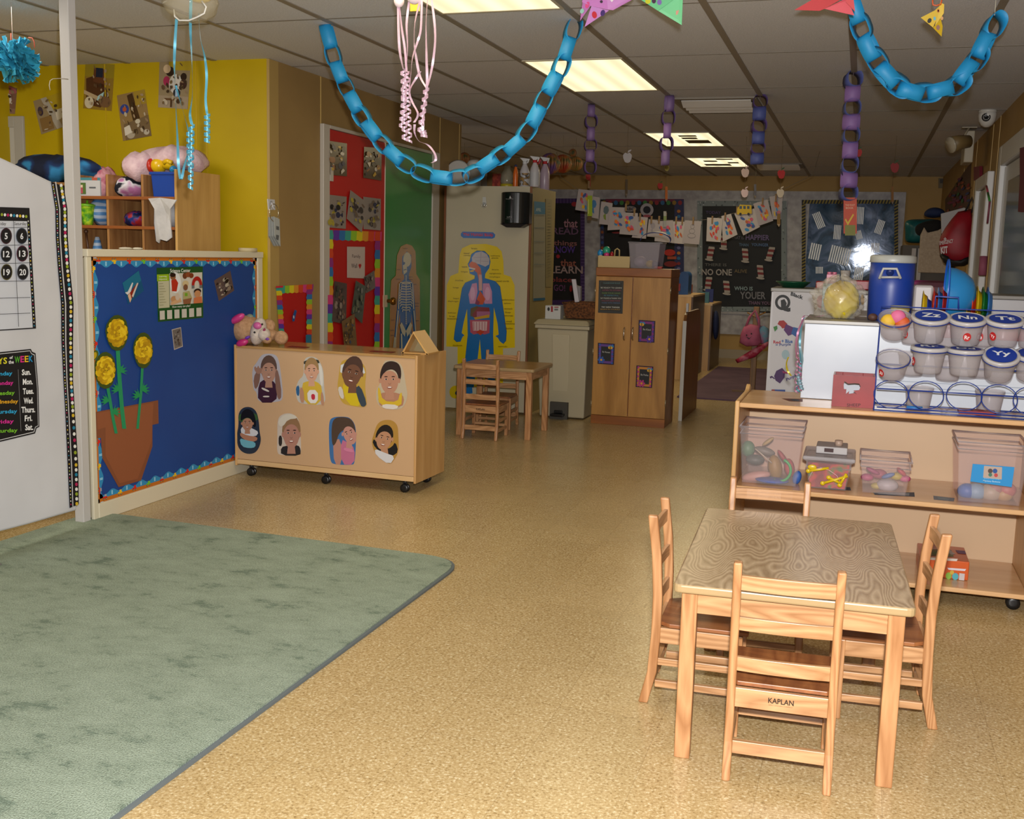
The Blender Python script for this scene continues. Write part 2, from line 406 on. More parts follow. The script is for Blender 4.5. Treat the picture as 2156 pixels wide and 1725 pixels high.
# ---------------------------------------------------------------- red / green double door
def Yt(px, py=500): return PX(px, py, XT).y
def Zt(px, py): return PX(px, py, XT).z
y0, y1, y2, y3 = Yt(686), Yt(804), Yt(903), Yt(917); yo = Yt(673); zt = Zt(800, 302)+.01; zf = Zt(672, 258)
fr = MB(); fr.box(XT, XT+.03, yo, y0, 0, zf-.004); fr.box(XT, XT+.03, y2, y3, 0, zf-.004); fr.box(XT, XT+.03, y0, y2, zt, zf-.004)
S('trim_7', fr, M('#B4ADA2', .45), .004)
d = thing('door_1', kind='structure', label=None, cat=None, loc=(XT, (y0+y1)/2, 0)); 
obj('leaf', MB().box(XT+.001, XT+.02, y0+.003, y1-.004, .01, zt-.003), M('#B01410', .55), d, world=True)
h = MB(); h.box(XT+.02, XT+.03, y0+.01, y0+.05, Zt(690, 362)-.06, Zt(690, 362)+.03); obj('hinge', h, M('#B9B2A6', .4), d, world=True)
d2 = thing('door_2', kind='structure', label=None, cat=None, loc=(XT, (y1+y2)/2, 0))
obj('leaf', MB().box(XT+.001, XT+.02, y1+.004, y2-.003, .01, zt-.003), M('#1F7A2E', .35), d2, world=True)
kp = PX(812, 634, XT+.02)
k = MB(); k.box(XT+.02, XT+.026, kp.y-.05, kp.y+.02, kp.z-.045, kp.z+.045); obj('latch_plate', k, M('#B8A98C', .4), d2, world=True)
k = MB(); k.lathe([(.014, 0), (.014, .03), (.026, .04), (.03, .055), (.024, .07), (0.001, .074)], 20); 
k.v = [Vector((v.z+kp.x, v.x+kp.y+.02, v.y+kp.z)) for v in k.v]; obj('knob', k, M('#8A5E20', .25, .8), d2, world=True)
e = MB(); e.box(XT+.002, XT+.024, y1-.004, y1+.004, .01, zt); S('trim_8', e, M('#D9D4C6', .5))

# ---------------------------------------------------------------- far wall: window frames and covered panes
def far_rect(x0, y0, x1, y1, Y=YF):
    a = PY(x0, y0, Y); b = PY(x1, y1, Y); return min(a.x, b.x), max(a.x, b.x), min(a.z, b.z), max(a.z, b.z)
fx0, fx1, fz0, fz1 = far_rect(1100, 683, 1908, 405)
S('trim_9', MB().box(fx0, fx1, YF-.03, YF, fz0, fz1), noisy('window_trim', [(.35, '#8F8C90'), (.7, '#B4B2B6')], 9, .45, 4))
panes = [(1130, 640, 1232, 416, '#0B0709'), (1262, 640, 1442, 418, '#120A0C'), (1466, 658, 1658, 421, '#0A0A0C'), (1688, 660, 1892, 421, '#26394E')]
for n, (a, b_, c, d_, col) in enumerate(panes):
    x0, x1, z0, z1 = far_rect(a, b_, c, d_, YF-.04)
    w = thing('window_%d' % (n+1), kind='structure', label=None, cat=None, loc=((x0+x1)/2, YF-.035, z0))
    f = MB(); e_ = .035
    for q in ((x0, x1, z0, z0+e_), (x0, x1, z1-e_, z1), (x0, x0+e_, z0+e_, z1-e_), (x1-e_, x1, z0+e_, z1-e_)): f.box(q[0], q[1], YF-.05, YF-.03, q[2], q[3])
    obj('sash', f, M('#9C9A9C', .4), w, world=True)
    gl = M(col, .16 if n == 3 else .08, 0, .9 if n == 3 else .7)
    obj('pane', MB().box(x0+e_, x1-e_, YF-.045, YF-.035, z0+e_, z1-e_), gl, w, world=True)
# window strip at far left (white frame beside the yellow wall)
lf = thing('window_5', kind='structure', label=None, cat=None, loc=(-4.9, YY, 1))
x1 = PY(52, 250, YY).x; z1 = PY(48, 245, YY).z
f = MB(); f.box(x1-.07, x1, YY-.02, YY, .9, z1); f.box(x1-.6, x1-.07, YY-.02, YY, z1-.07, z1); obj('frame', f, M('#A8A49C', .5), lf, world=True, bevel=.003)
f = MB(); f.box(x1-.6, x1-.07, YY-.012, YY-.001, z1-.18, z1-.07); f.box(x1-.13, x1-.07, YY-.012, YY-.001, .9, z1-.18); obj('sash', f, M('#B9B6AF', .5), lf, world=True)
obj('pane', MB().box(x1-.6, x1-.13, YY-.008, YY-.001, .9, z1-.18), M('#14161F', .15), lf, world=True)

# ---------------------------------------------------------------- right wall door casings
def casing(name, Ya, Yb, ztop, w=.10, proj=.05, leafcol='#A9A9AB'):
    f = MB(); f.box(XR-proj, XR, Ya, Ya+w, 0, ztop); f.box(XR-proj, XR, Yb-w, Yb, 0, ztop); f.box(XR-proj, XR, Ya+w, Yb-w, ztop-w, ztop)
    S(name, f, M('#C9C8C6', .35), .008)
casing('trim_10', 6.3, 8.35, 2.16, .14)
casing('trim_11', 9.0, 9.95, 2.05)
dd = thing('door_3', kind='structure', label=None, cat=None, loc=(XR, 7.2, 0)); obj('leaf', MB().box(XR-.02, XR-.002, 6.45, 8.2, .01, 2.01), M('#B9BABC', .3), dd, world=True)
obj('glass', MB().box(XR-.024, XR-.0205, 6.60, 7.9, 1.1, 1.9), M('#8E989E', .08), dd, world=True)
dd = thing('door_4', kind='structure', label=None, cat=None, loc=(XR, 9.5, 0)); obj('leaf', MB().box(XR-.02, XR-.002, 9.11, 9.84, .01, 1.94), M('#A9A8A2', .35), dd, world=True)

# ---------------------------------------------------------------- post, low partition with blue board
PXP = -3.46
po = MB(); po.box(PXP-.055, PXP-.004, 4.20, 4.25, 0, CEIL-.001); S('trim_12', po, M('#B9B6B4', .4), .003)
XB = PXP
pt = MB(); ye = YY-.012
pt.box(XB-.07, XB-.034, 4.262, ye, 0, 1.27); S('wall_partition', pt, M('#C8BDA0', .6))
ftop = PX(170, 527, XB).z+.006
f = MB(); f.box(XB-.085, XB+.012, 4.262, ye, ftop-.035, ftop); f.box(XB-.012, XB+.006, 4.262, 4.297, 0, ftop-.035); f.box(XB-.012, XB+.006, ye-.055, ye, 0, ftop-.035); f.box(XB-.012, XB+.008, 4.297, ye-.055, .0, .085)
S('trim_13', f, M('#CFC7B0', .45), .004)
ZB0, ZB1, YB0, YB1 = .085, ftop-.035, 4.297, ye-.055
bb = thing('bulletin_board', 'royal blue paper board with a vehicle border in a white frame', 'bulletin board', (XB, (YB0+YB1)/2, ZB0))
obj('backing', MB().box(XB-.012, XB-.004, YB0, YB1, ZB0, ZB1), noisy('blue_paper', [(.3, '#123A80'), (.7, '#16438C')], 2, .6), bb, world=True)
bo = MB()
def border_run(a0, a1, fixed, inward, horiz, n):
    L = abs(a1-a0); w = .052
    def P3(u, v, lift):
        a = a0+(a1-a0)*u/L; c = fixed+inward*v
        return (XB-.004+lift, a, c) if horiz else (XB-.004+lift, c, a)
    N_ = n*10; top = [P3(L*i/N_, 0, .001) for i in range(N_+1)]
    bot = [P3(L*i/N_, w*(.80+.20*math.cos(2*math.pi*i/10)), .001) for i in range(N_+1)]
    b = len(bo.v)
    bo.add(top+bot, [(i, i+1, N_+2+i, N_+1+i) for i in range(N_)], '#2E86B8')
    bo.add([P3(0, 0, .0016), P3(L, 0, .0016), P3(L, w*.36, .0016), P3(0, w*.36, .0016)], [(0, 1, 2, 3)], '#B8691C')
    for i in range(n):
        c = L*(i+.5)/n; k = i % 4; rr = w*.16
        def el(u, v, ru, rv, col, lf=.0022): bo.poly([P3(c+u+ru*math.cos(t*.628), v+rv*math.sin(t*.628), lf) for t in range(10)], col)
        def bx(u0, u1, v0, v1, col, lf=.0020): bo.poly([P3(c+u0, v0, lf), P3(c+u1, v0, lf), P3(c+u1, v1, lf), P3(c+u0, v1, lf)], col)
        col = ['#C8281E', '#E0B61E', '#C8281E', '#6FB52A'][k]
        bx(-.016, .016, w*.28, w*.46, col); bx(-.004, .012, w*.46, w*.66, '#9AA0A8' if k == 0 else col)
        for du in (-.010, .010): el(du, w*.22, rr*.6, rr*.6, '#16140F'); el(du, w*.22, rr*.25, rr*.25, '#E8E0C8', .0026)
        for du in (-.5, .45): 
            u = du*L/n; bo.poly([P3(c+u-.002, w*.45, .0018), P3(c+u+.002, w*.45, .0018), P3(c+u+.002, w*.85, .0018), P3(c+u-.002, w*.85, .0018)], '#9FD4EC')
border_run(YB0, YB1, ZB1, -1, True, 13)
border_run(YB0, YB1, ZB0, 1, True, 13)
border_run(ZB0, ZB1, YB0, 1, False, 10)
border_run(ZB0, ZB1, YB1, -1, False, 10)
obj('border', bo, PRINT, bb, world=True)
PLB = XP(XB-.004)

# ---------------------------------------------------------------- rug
def rounded(pts_c, r, n=6):
    out = []; K = len(pts_c)
    for i, p in enumerate(pts_c):
        p = Vector(p); a = Vector(pts_c[i-1]); b = Vector(pts_c[(i+1) % K]); da = (a-p).normalized(); db = (b-p).normalized()
        s, e = p+da*r, p+db*r
        for k in range(n+1):
            t = k/n; out.append(s*(1-t)**2+p*2*t*(1-t)+e*t*t)
    return out
rug = thing('area_rug', 'pale sage green carpet with darker mottled patches and a dark bound edge', 'rug', (-2.5, 2.5, 0))
oc = rounded([(-1.60, -1.5), (-1.56, 4.33), (-3.58, 4.42), (-3.62, -1.5)], .20)
ic = rounded([(-1.612, -1.49), (-1.572, 4.318), (-3.568, 4.408), (-3.608, -1.49)], .19)
m_ = MB(); m_.hexa([(p.x, p.y, 0.001) for p in oc], [(p.x, p.y, .009) for p in oc]); obj('binding', m_, M('#5C6467', .8), rug, world=True)
m_ = MB(); m_.hexa([(p.x, p.y, 0.009) for p in ic], [(p.x, p.y, .014) for p in ic])
def rug_mat():
    m, nt, b = nodes('rug_pile'); L = nt.links.new; tc = N(nt, 'ShaderNodeTexCoord'); mp = N(nt, 'ShaderNodeMapping')
    mp.inputs['Scale'].default_value = (.8, 1.4, 1); mp.inputs['Rotation'].default_value = (0, 0, .25); L(tc.outputs['Object'], mp.inputs[0])
    n = N(nt, 'ShaderNodeTexNoise', Scale=5.5, Detail=9.0, Roughness=.80); L(mp.outputs[0], n.inputs['Vector'])
    a = ramp(nt, n.outputs['Fac'], [(.40, '#A6B4A2'), (.55, '#9AA896'), (.61, '#7E8E7E'), (.72, '#6E7E70')])
    n2 = N(nt, 'ShaderNodeTexNoise', Scale=220.0, Detail=2.0); L(tc.outputs['Object'], n2.inputs['Vector'])
    a2 = ramp(nt, n2.outputs['Fac'], [(.3, '#A6A6A6'), (.7, '#FFFFFF')])
    mx = N(nt, 'ShaderNodeMixRGB', blend_type='MULTIPLY'); mx.inputs[0].default_value = .75; L(a, mx.inputs[1]); L(a2, mx.inputs[2]); L(mx.outputs[0], b.inputs['Base Color'])
    bp = N(nt, 'ShaderNodeBump', Strength=.8, Distance=.006); L(n2.outputs['Fac'], bp.inputs['Height']); L(bp.outputs[0], b.inputs['Normal'])
    b.inputs['Roughness'].default_value = .95; b.inputs['Specular IOR Level'].default_value = .1; return m
obj('pile', m_, rug_mat(), rug, world=True)

# ---------------------------------------------------------------- woods
WX = wood('ash_wood_x', '#9C7048', '#C2956A', 'x', 1.6, .35, 17, .10); WY = wood('ash_wood_y', '#9C7048', '#C2956A', 'y', 1.6, .35, 17, .10); WZ = wood('ash_wood_z', '#98683F', '#BC8C60', 'z', 1.6, .35, 17, .10)
SEATW = wood('seat_wood', '#7E4A2A', '#9A6238', 'y', 1.5, .4)
LAM = wood('laminate_top', '#8A7254', '#B49E80', 'y', .95, .28, freq=52, stretch=.26)
LAM2 = wood('oak_top', '#8E6630', '#B08446', 'x', 1.5, .3)
MAPLE = wood('maple', '#C8A474', '#D3B284', 'x', .7, .35, 5); MAPLEZ = wood('maple_z', '#B98E58', '#CBA26C', 'z', .8, .4, 5)
EDGE = M('#B08A5A', .35)
# ---------------------------------------------------------------- small wooden chairs
def make_chair(label, group):
    t = thing('childs_chair', label, 'chair', (0, 0, 0), 0, group)
    W2, H_ = .1375, .585
    for s in (-1, 1):
        x = s*(W2-.011); prof = [(-.165, 0), (-.142, .10), (-.135, .22), (-.135, .34), (-.143, .46), (-.160, .585)]
        m = MB(); d = .0145; secs = []
        for (y, z) in prof: secs.append([(x-.011, y-d, z), (x+.011, y-d, z), (x+.011, y+d, z), (x-.011, y+d, z)])
        vs = [p for q in secs for p in q]; fs = [(0, 3, 2, 1), tuple(4*5+k for k in range(4))]
        for i in range(5): fs += [(4*i+k, 4*i+(k+1) % 4, 4*i+4+(k+1) % 4, 4*i+4+k) for k in range(4)]
        m.add(vs, fs); obj('back_leg', m, WZ, t, bevel=.005, seg=3)
        m = MB(); m.box(x-.012, x+.012, .095, .121, 0, .245); obj('front_leg', m, WZ, t, bevel=.003)
        m = MB(); m.box(x-.009, x+.009, -.122, .096, .195, .243); obj('side_rail', m, WY, t, bevel=.002)
        m = MB(); m.box(x-.008, x+.008, -.126, .096, .125, .147); m.box(x-.008, x+.008, -.132, .096, .055, .077); obj('side_stretcher', m, WY, t, bevel=.002)
    w = W2-.021
    for nm, z0_, z1_, y in (('top_rail', .510, .549, -.153), ('back_slat', .400, .436, -.141), ('back_slat', .290, .328, -.137)):
        m = MB(); K = 6; vs = []
        for i in range(K+1):
            u = -w+2*w*i/K; c = y-.007*(1-(u/w)**2)
            vs += [(u, c-.006, z0_), (u, c+.006, z0_), (u, c+.006, z1_), (u, c-.006, z1_)]
        fs = [(0, 1, 2, 3), tuple(4*K+k for k in (3, 2, 1, 0))]
        for i in range(K): fs += [(4*i+k, 4*i+4+k, 4*i+4+(k+1) % 4, 4*i+(k+1) % 4) for k in range(4)]
        m.add(vs, fs); obj(nm, m, WX, t, bevel=.0015)
    m = MB(); m.box(-w, w, -.143, -.128, .192, .244); bk = obj('back_apron', m, WX, t, bevel=.0015)
    m = MB(); m.text('KAPLAN', (-.032, -.1435, .214), (.032, -.1435, .214), (-.032, -.1435, .228), '#2A1C10', .02)
    m.text('EARLY LEARNING COMPANY', (-.030, -.1435, .2075), (.030, -.1435, .2075), (-.030, -.1435, .2105), '#5A4228')
    obj('lettering', m, PRINT, bk)
    m = MB(); m.box(-w, w, .100, .116, .195, .243); obj('front_apron', m, WX, t, bevel=.0015)
    m = MB(); m.box(-w, w, -.150, -.134, .067, .102); obj('back_stretcher', m, WX, t, bevel=.0015)
    m = MB(); m.box(-w, w, .100, .114, .068, .088); obj('front_stretcher', m, WX, t, bevel=.0015)
    m = MB(); K = 8; vs = []
    for i in range(K+1):
        y = -.128+.265*i/K; dz = -.006*math.sin(math.pi*min(1, i/K*1.1))
        hw = W2-.002 if i > 0 else W2-.024
        vs += [(-hw, y, .245+dz*0), (hw, y, .245), (hw, y, .257), (0, y, .257+dz), (-hw, y, .257)]
    fs = [(0, 1, 2, 3, 4)[::-1], tuple(5*K+k for k in range(5))]
    for i in range(K): fs += [(5*i+k, 5*i+(k+1) % 5, 5*i+5+(k+1) % 5, 5*i+5+k) for k in range(5)]
    m.add(vs, fs); obj('seat', m, SEATW, t, bevel=.002)
    return t
GR = 'small wooden chairs'
ch = make_chair('small wooden chair, back to us, at the near side of the foreground table', GR)
ch.location = (-.128, 2.885, 0); ch.rotation_euler = (0, 0, math.radians(2.5))
dup(ch, (-.385, 3.26, 0), math.radians(-92+4), 'small wooden chair seen side-on at the left side of the foreground table')
dup(ch, (.115, 3.36, 0), math.radians(94), 'small wooden chair seen side-on at the right side of the foreground table')
dup(ch, (-.245, 3.66, 0), math.radians(180+3), 'small wooden chair tucked behind the far edge of the foreground table')
dup(ch, (-2.56, 7.46, 0), math.radians(2), 'small wooden chair at the near side of the little distant table')
dup(ch, (-2.63, 7.92, 0), math.radians(184), 'small wooden chair behind the little distant table, against the body poster')
# ---------------------------------------------------------------- tables
def table(name, label, loc, rz, w, d, h, top, lw=.042):
    t = thing(name, label, 'table', loc, rz)
    m = MB(); cs = rounded([(-w/2, -d/2), (w/2, -d/2), (w/2, d/2), (-w/2, d/2)], .022, 4); m.hexa([(p.x, p.y, h-.024) for p in cs], [(p.x, p.y, h) for p in cs]); m.m = [0, 1]+[0]*len(cs)
    obj('tabletop', m, [M('#A08862', .3), top], t, bevel=.006, seg=3)
    for sx in (-1, 1):
        for sy_ in (-1, 1):
            x, y = sx*(w/2-.022-lw/2), sy_*(d/2-.022-lw/2)
            obj('leg', MB().box(x-lw/2, x+lw/2, y-lw/2, y+lw/2, 0, h-.024), WZ, t, bevel=.003)
    a = w/2-.022-lw
    for s in (-1, 1):
        y = s*(d/2-.034); obj('apron', MB().box(-a, a, y-.009, y+.009, h-.082, h-.024), WX, t, bevel=.001)
        x = s*(w/2-.034); b = d/2-.022-lw; obj('apron', MB().box(x-.009, x+.009, -b, b, h-.082, h-.024), WY, t, bevel=.001)
    return t
table('activity_table', 'child-height table with swirling wood-grain top in the foreground', (-.133, 3.245, 0), math.radians(2.3), .607, .93, .492, LAM)
table('activity_table', 'small square oak-topped table in front of the body poster', (-2.50, 7.68, 0), math.radians(1), .615, .55, .52, LAM2)
# ---------------------------------------------------------------- rolling shelf with photos (seen from the back)
def caster(parent, x, y, r=.026):
    c = MB(); c.lathe([(.011, -.006), (r, -.005), (r+.001, 0), (r, .005), (.011, .006)], 16, (0, 0, 0), axis='y')
    hub = MB(); 
    for dy in (-.011, .011):
        for v, f_ in ((c.v, c.f),): hub.add([p+Vector((x, y+dy, r)) for p in c.v], c.f, None, 0, True)
    hub.cyl((x, y-.016, r), (x, y+.016, r), .006, 8)
    o = obj('caster', hub, M('#101012', .35), parent)
    b = MB(); b.box(x-.012, x+.012, y-.004, y+.004, r, r*2+.012); b.cyl((x, y, r*2), (x, y, r*2+.02), .008, 8); obj('fork', b, M('#202022', .4), o)
ps = thing('rolling_shelf', 'low maple shelf on black casters with cut-out portraits on its back', 'shelf', (-2.858, 5.47, 0), math.radians(-2.0))
SW, SD, SZ0, SZ1 = .585, .40, .072, .772
obj('back_panel', MB().box(-SW+.014, SW-.014, .006, .014, SZ0+.03, SZ1-.012), M('#BF9C76', .42), ps)
obj('top_panel', MB().box(-SW+.014, SW-.014, .0, SD, SZ1-.014, SZ1), wood('maple_top', '#A9824E', '#BE9762', 'x', .8, .16, 5), ps, bevel=.002)
for s in (-1, 1): obj('side_panel', MB().box(s*(SW-.007)-.007, s*(SW-.007)+.007, 0, SD, SZ0-.01, SZ1+.004), MAPLEZ, ps, bevel=.003)
obj('bottom_panel', MB().box(-SW+.014, SW-.014, .0, SD, SZ0, SZ0+.028), MAPLE, ps, bevel=.003)
obj('shelf_board', MB().box(-SW+.014, SW-.014, .02, SD-.01, .40, .414), MAPLE, ps)
for x, y in ((-.50, .045), (-.0, .045), (.50, .045), (-.5, .34), (.5, .34)): caster(ps, x, y, .024)
def PSpl():
    o = wm(ps) @ Vector((0, .006, 0)); n = (wm(ps).to_3x3() @ Vector((0, -1, 0))); return Plane(o, n)
# ---------------------------------------------------------------- right shelf
bs = thing('storage_shelf', 'long maple open shelf on casters holding bins behind the foreground table', 'shelf', (.12, 4.48, 0))
x0, x1, y0, y1 = -.458, .72, 4.48, 4.98
for nm, z0_, z1_ in (('top_board', .742, .762), ('middle_board', .395, .415), ('bottom_board', .062, .082)):
    obj(nm, MB().box(x0+.018, x1-.018, y0, y1-.012, z0_, z1_), [wood('maple_shelf_'+nm[:3], '#BE9364', '#CDA578', 'x', .7, .22, 4)], bs, world=True, bevel=.005)
for x in (x0, x1-.018):
    m = MB(); pr = [(y0, .055), (y1, .055), (y1, .775), (y1-.05, .79), (y1-.09, .775), (y1-.12, .768), (y0+.004, .768)]
    m.hexa([(x, y, z) for y, z in pr], [(x+.018, y, z) for y, z in pr]); obj('side_panel', m, MAPLEZ, bs, world=True, bevel=.004)
obj('back_panel', MB().box(x0+.018, x1-.018, y1-.012, y1, .08, .745), M('#C4A684', .45), bs, world=True)
bs_c = [(-.35, 4.56), (.66, 4.56), (-.35, 4.9), (.66, 4.9)]
for x, y in bs_c: caster(bs, x-.12, y-4.48, .026)
# ================================================================ left side
# photos on the yellow wall
cols_room = ['#A8923A', '#6E4A2A', '#8A6A4A', '#3A2418', '#C8B898', '#2E3E78', '#B0A8A0', '#5A4030']
def photo(name_quad, label, cols, seed, pl, group, border=None, n=22, mat=None, lift=.002):
    return art('photo', pl, snapshot(name_quad, cols, seed, n, border), label, 'photo', group, quad=name_quad, mat=mat or GLOSSP, lift=lift)
GY_ = 'photos taped on the yellow wall'
art('photo', PL_YEL, [('#8A6E28', rc(0, 0, 1, 1)), ('#8E7C20', rc(0, 0, 1, .3)), ('#4A2A18', [(.05, .35), (.6, .2), (.75, .5), (.9, .75), (.6, .95), (.1, .9)]), ('#5E3620', [(.3, .1), (.65, .12), (.7, .45), (.3, .4)]), ('#1A2238', rc(.38, .1, .62, .3)), ('#B09A78', [(.0, .6), (.9, .8), (.8, .88), (0, .68)]), ('#C8BCA0', ell(.2, .86, .16, .13)), ('#9CC0C4', [(.5, .7), (.7, .6), (.65, .8), (.45, .8)]), ('#6E5038', ell(.75, .82, .2, .12))] + speck(['#5A4430', '#8A7258', '#3A2A1E', '#B4A894', '#6E5A3E', '#9A8468'], 1, 26, .07), 'photo of a brown table top on the yellow wall, second from the post', 'photo', GY_, quad=[(180, 131), (241, 136), (235, 234), (175, 228)], mat=GLOSSP)
art('photo', PL_YEL, [('#8A7048', rc(0, 0, 1, 1)), ('#2A3E8A', ell(.2, .33, .16, .11)), ('#B05028', ell(.2, .33, .07, .05)), ('#3E2818', [(.35, .05), (.55, .02), (.7, .6), (.45, .65)]), ('#9A8030', rc(.6, 0, 1, .3)), ('#6E5A42', [(.1, .65), (1, .55), (1, 1), (.1, 1)]), ('#C0B8A4', ell(.6, .64, .09, .05)), ('#A89C88', ell(.3, .9, .14, .08)), ('#B4AA98', ell(.85, .9, .1, .06)), ('#D0C8B8', [(.1, .72), (.3, .68), (.35, .85), (.1, .9)])] + speck(['#5A4430', '#8A7258', '#3A2A1E', '#B4A894', '#6E5A3E', '#9A8468'], 2, 26, .07), 'photo with a blue plate on the yellow wall, hanging lowest of all', 'photo', GY_, quad=[(246, 201), (304, 188), (319, 286), (259, 297)], mat=GLOSSP)
art('photo', PL_YEL, [('#8E7E62', rc(0, 0, 1, 1)), ('#A89224', rc(.3, 0, 1, .22)), ('#9A8A74', rc(0, .75, 1, 1)), ('#2E1E18', ell(.35, .25, .14, .1)), ('#9E2A52', ell(.25, .45, .11, .1)), ('#C8B090', ell(.25, .2, .12, .09)), ('#C9C4BC', ell(.55, .5, .22, .2)), ('#2A1A16', ell(.8, .35, .1, .08)), ('#3C2420', ell(.8, .5, .12, .1)), ('#20202A', ell(.6, .68, .12, .09)), ('#9FB8D8', rc(.55, .62, .64, .76)), ('#5E4028', rc(.2, .8, .7, .84)), ('#4A3222', rc(.4, .84, .46, .98))] + speck(['#5A4430', '#8A7258', '#3A2A1E', '#B4A894', '#6E5A3E', '#9A8468'], 3, 26, .07), 'photo of children around a table, beside the blue ribbons on the yellow wall', 'photo', GY_, quad=[(336, 124), (402, 126), (395, 230), (333, 226)], mat=GLOSSP)
art('photo', PL_YEL, [('#8C7A5C', rc(0, 0, 1, 1)), ('#A89020', rc(.3, 0, .95, .45)), ('#A49C90', [(.2, 0), (.35, 0), (.62, 1), (.45, 1)]), ('#3E3040', ell(.12, .35, .07, .14)), ('#C8C0B0', rc(.5, .45, .8, .75)), ('#4A3A2E', ell(.9, .62, .1, .15)), ('#7E6038', rc(.05, .55, .38, .95))] + speck(['#5A4430', '#8A7258', '#3A2A1E', '#B4A894', '#6E5A3E', '#9A8468'], 4, 26, .07), 'photo partly hidden behind the white post on the yellow wall', 'photo', GY_, quad=[(70, 213), (147, 188), (161, 258), (87, 283)], mat=GLOSSP)
art('photo', PL_YEL, [('#7A5848', rc(0, 0, 1, 1)), ('#A85A62', ell(.5, .15, .5, .18)), ('#C8C0B8', ell(.6, .5, .28, .25)), ('#B0443A', ell(.6, .52, .1, .08)), ('#8A6A58', rc(0, .8, 1, 1))] + speck(['#5A4430', '#8A7258', '#3A2A1E', '#B4A894', '#6E5A3E', '#9A8468'], 5, 26, .07), 'photo of a white plate under the blue tissue flower, cut by the left edge', 'photo', GY_, quad=[(-40, 160), (36, 186), (31, 240), (-40, 236)], mat=GLOSSP)

# ---- wooden cubby shelf
CY = 5.36
cub = thing('cubby_shelf', 'wooden cubby shelf full of clothes behind the blue board', 'shelf', (-4.1, CY, 0))
cx = [PY(p, 450, CY).x for p in (155, 229, 303, 373)]; zz = [PY(230, p, CY).z for p in (378, 413, 475)]
ztop = PY(373, 356, CY).z
cw = wood('cubby_wood', '#8A5F38', '#A67A4C', 'z', .9, .4); ce = M('#8A4E28', .4); cl = wood('cubby_side', '#B28A50', '#C69E62', 'z', .8, .4, 5)
def cbox(nm, x0, x1, y0, y1, z0, z1, m, bev=.002): return obj(nm, MB().box(x0, x1, y0, y1, z0, z1), m, cub, world=True, bevel=bev)
cbox('back_panel', cx[0]-.4, cx[3]-.016, 5.80, 5.82, .02, ztop-.06, cw)
for i, x in enumerate(cx): cbox('divider' if i < 3 else 'side_panel', x-.016, x, CY+(.0), 5.80, .02, ztop-(.0 if i == 3 else .03), cw if i < 3 else cl)
cbox('side_panel', cx[0]-.416, cx[0]-.4, CY, 5.82, .02, ztop-.03, cw)
for z in (zz[1], zz[2], zz[2]-.36, zz[2]-.72, .05): cbox('shelf_board', cx[0]-.4, cx[3]-.016, CY-.006, 5.80, z-.018, z, ce)
sd = PX(445, 450, cx[3]).y
# ---- things in the cubbies
def cloth_lump(name, cx_, cy_, z, rx, ry, rz, mats, label, cat, seed, noise=.10, group=None, R_=None):
    m = MB(); m.ball((cx_, cy_, z+rz), rx, ry, rz, 22, 12, noise=0, R=R_)
    rnd = random.Random(seed); ph = [rnd.uniform(0, 6.28) for _ in range(6)]
    c = Vector((cx_, cy_, z+rz)); out = []
    for p in m.v:
        d = p-c; a = math.atan2(d.y, d.x); e = d.z/max(rz, .001)
        k = 1+noise*(math.sin(3*a+ph[0]+2*e)+.7*math.sin(5*a+ph[1]-3*e)+.5*math.sin(9*a+ph[2]+5*e))
        q = c+d*k; q.z = max(q.z, z+.0005); out.append(q)
    m.v = out
    return obj(name, m, mats, None, label, cat, group)
cl_pink = noisy('pink_blanket', [(.3, '#B896A2'), (.7, '#D9BFC4')], 18, .9, 4, .4)
cl_navy = noisy('navy_cloth', [(.45, '#0F1830'), (.55, '#16305E'), (.62, '#2C7CB0')], 7, .85, 1, .3)
cl_pat = noisy('patterned_cloth', [(.44, '#10121E'), (.48, '#1A1C2A'), (.52, '#D6D6DA'), (.62, '#B878A8')], 14, .85, 1, .3)
cl_white = noisy('white_cloth', [(.3, '#A9A8AA'), (.7, '#C8C7C8')], 8, .85, 3, .3)
pz = lambda px, py, Y: PY(px, py, Y)
a = pz(95, 375, 5.5); cloth_lump('folded_jacket', a.x+.02, 5.58, a.z-.03, .30, .14, .085, cl_navy, 'dark navy jacket with bright blue print lying behind the white post', 'jacket', 3)
obj('cubby_top', MB().box(cx[0]-.4, cx[0]-.02, CY+.02, 5.79, a.z-.05, a.z-.032), cw, cub, world=True)
a = pz(340, 355, 5.55); cloth_lump('pink_blanket', a.x+.06, 5.60, a.z-.035, .22, .15, .085, cl_pink, 'crumpled pale pink blanket piled on top of the cubby shelf', 'blanket', 5, .07)
a = pz(285, 360, 5.45); cloth_lump('pink_towel', a.x, 5.5, a.z-.06, .10, .10, .085, cl_pink, 'pale pink towel spilling over the middle divider beside the yellow toy', 'towel', 8, .07)
a = pz(265, 408, 5.5); cloth_lump('patterned_blanket', a.x, 5.54, zz[1]+.0, .105, .13, .062, cl_pat, 'black and white patterned blanket in the middle top cubby', 'blanket', 9, .06)
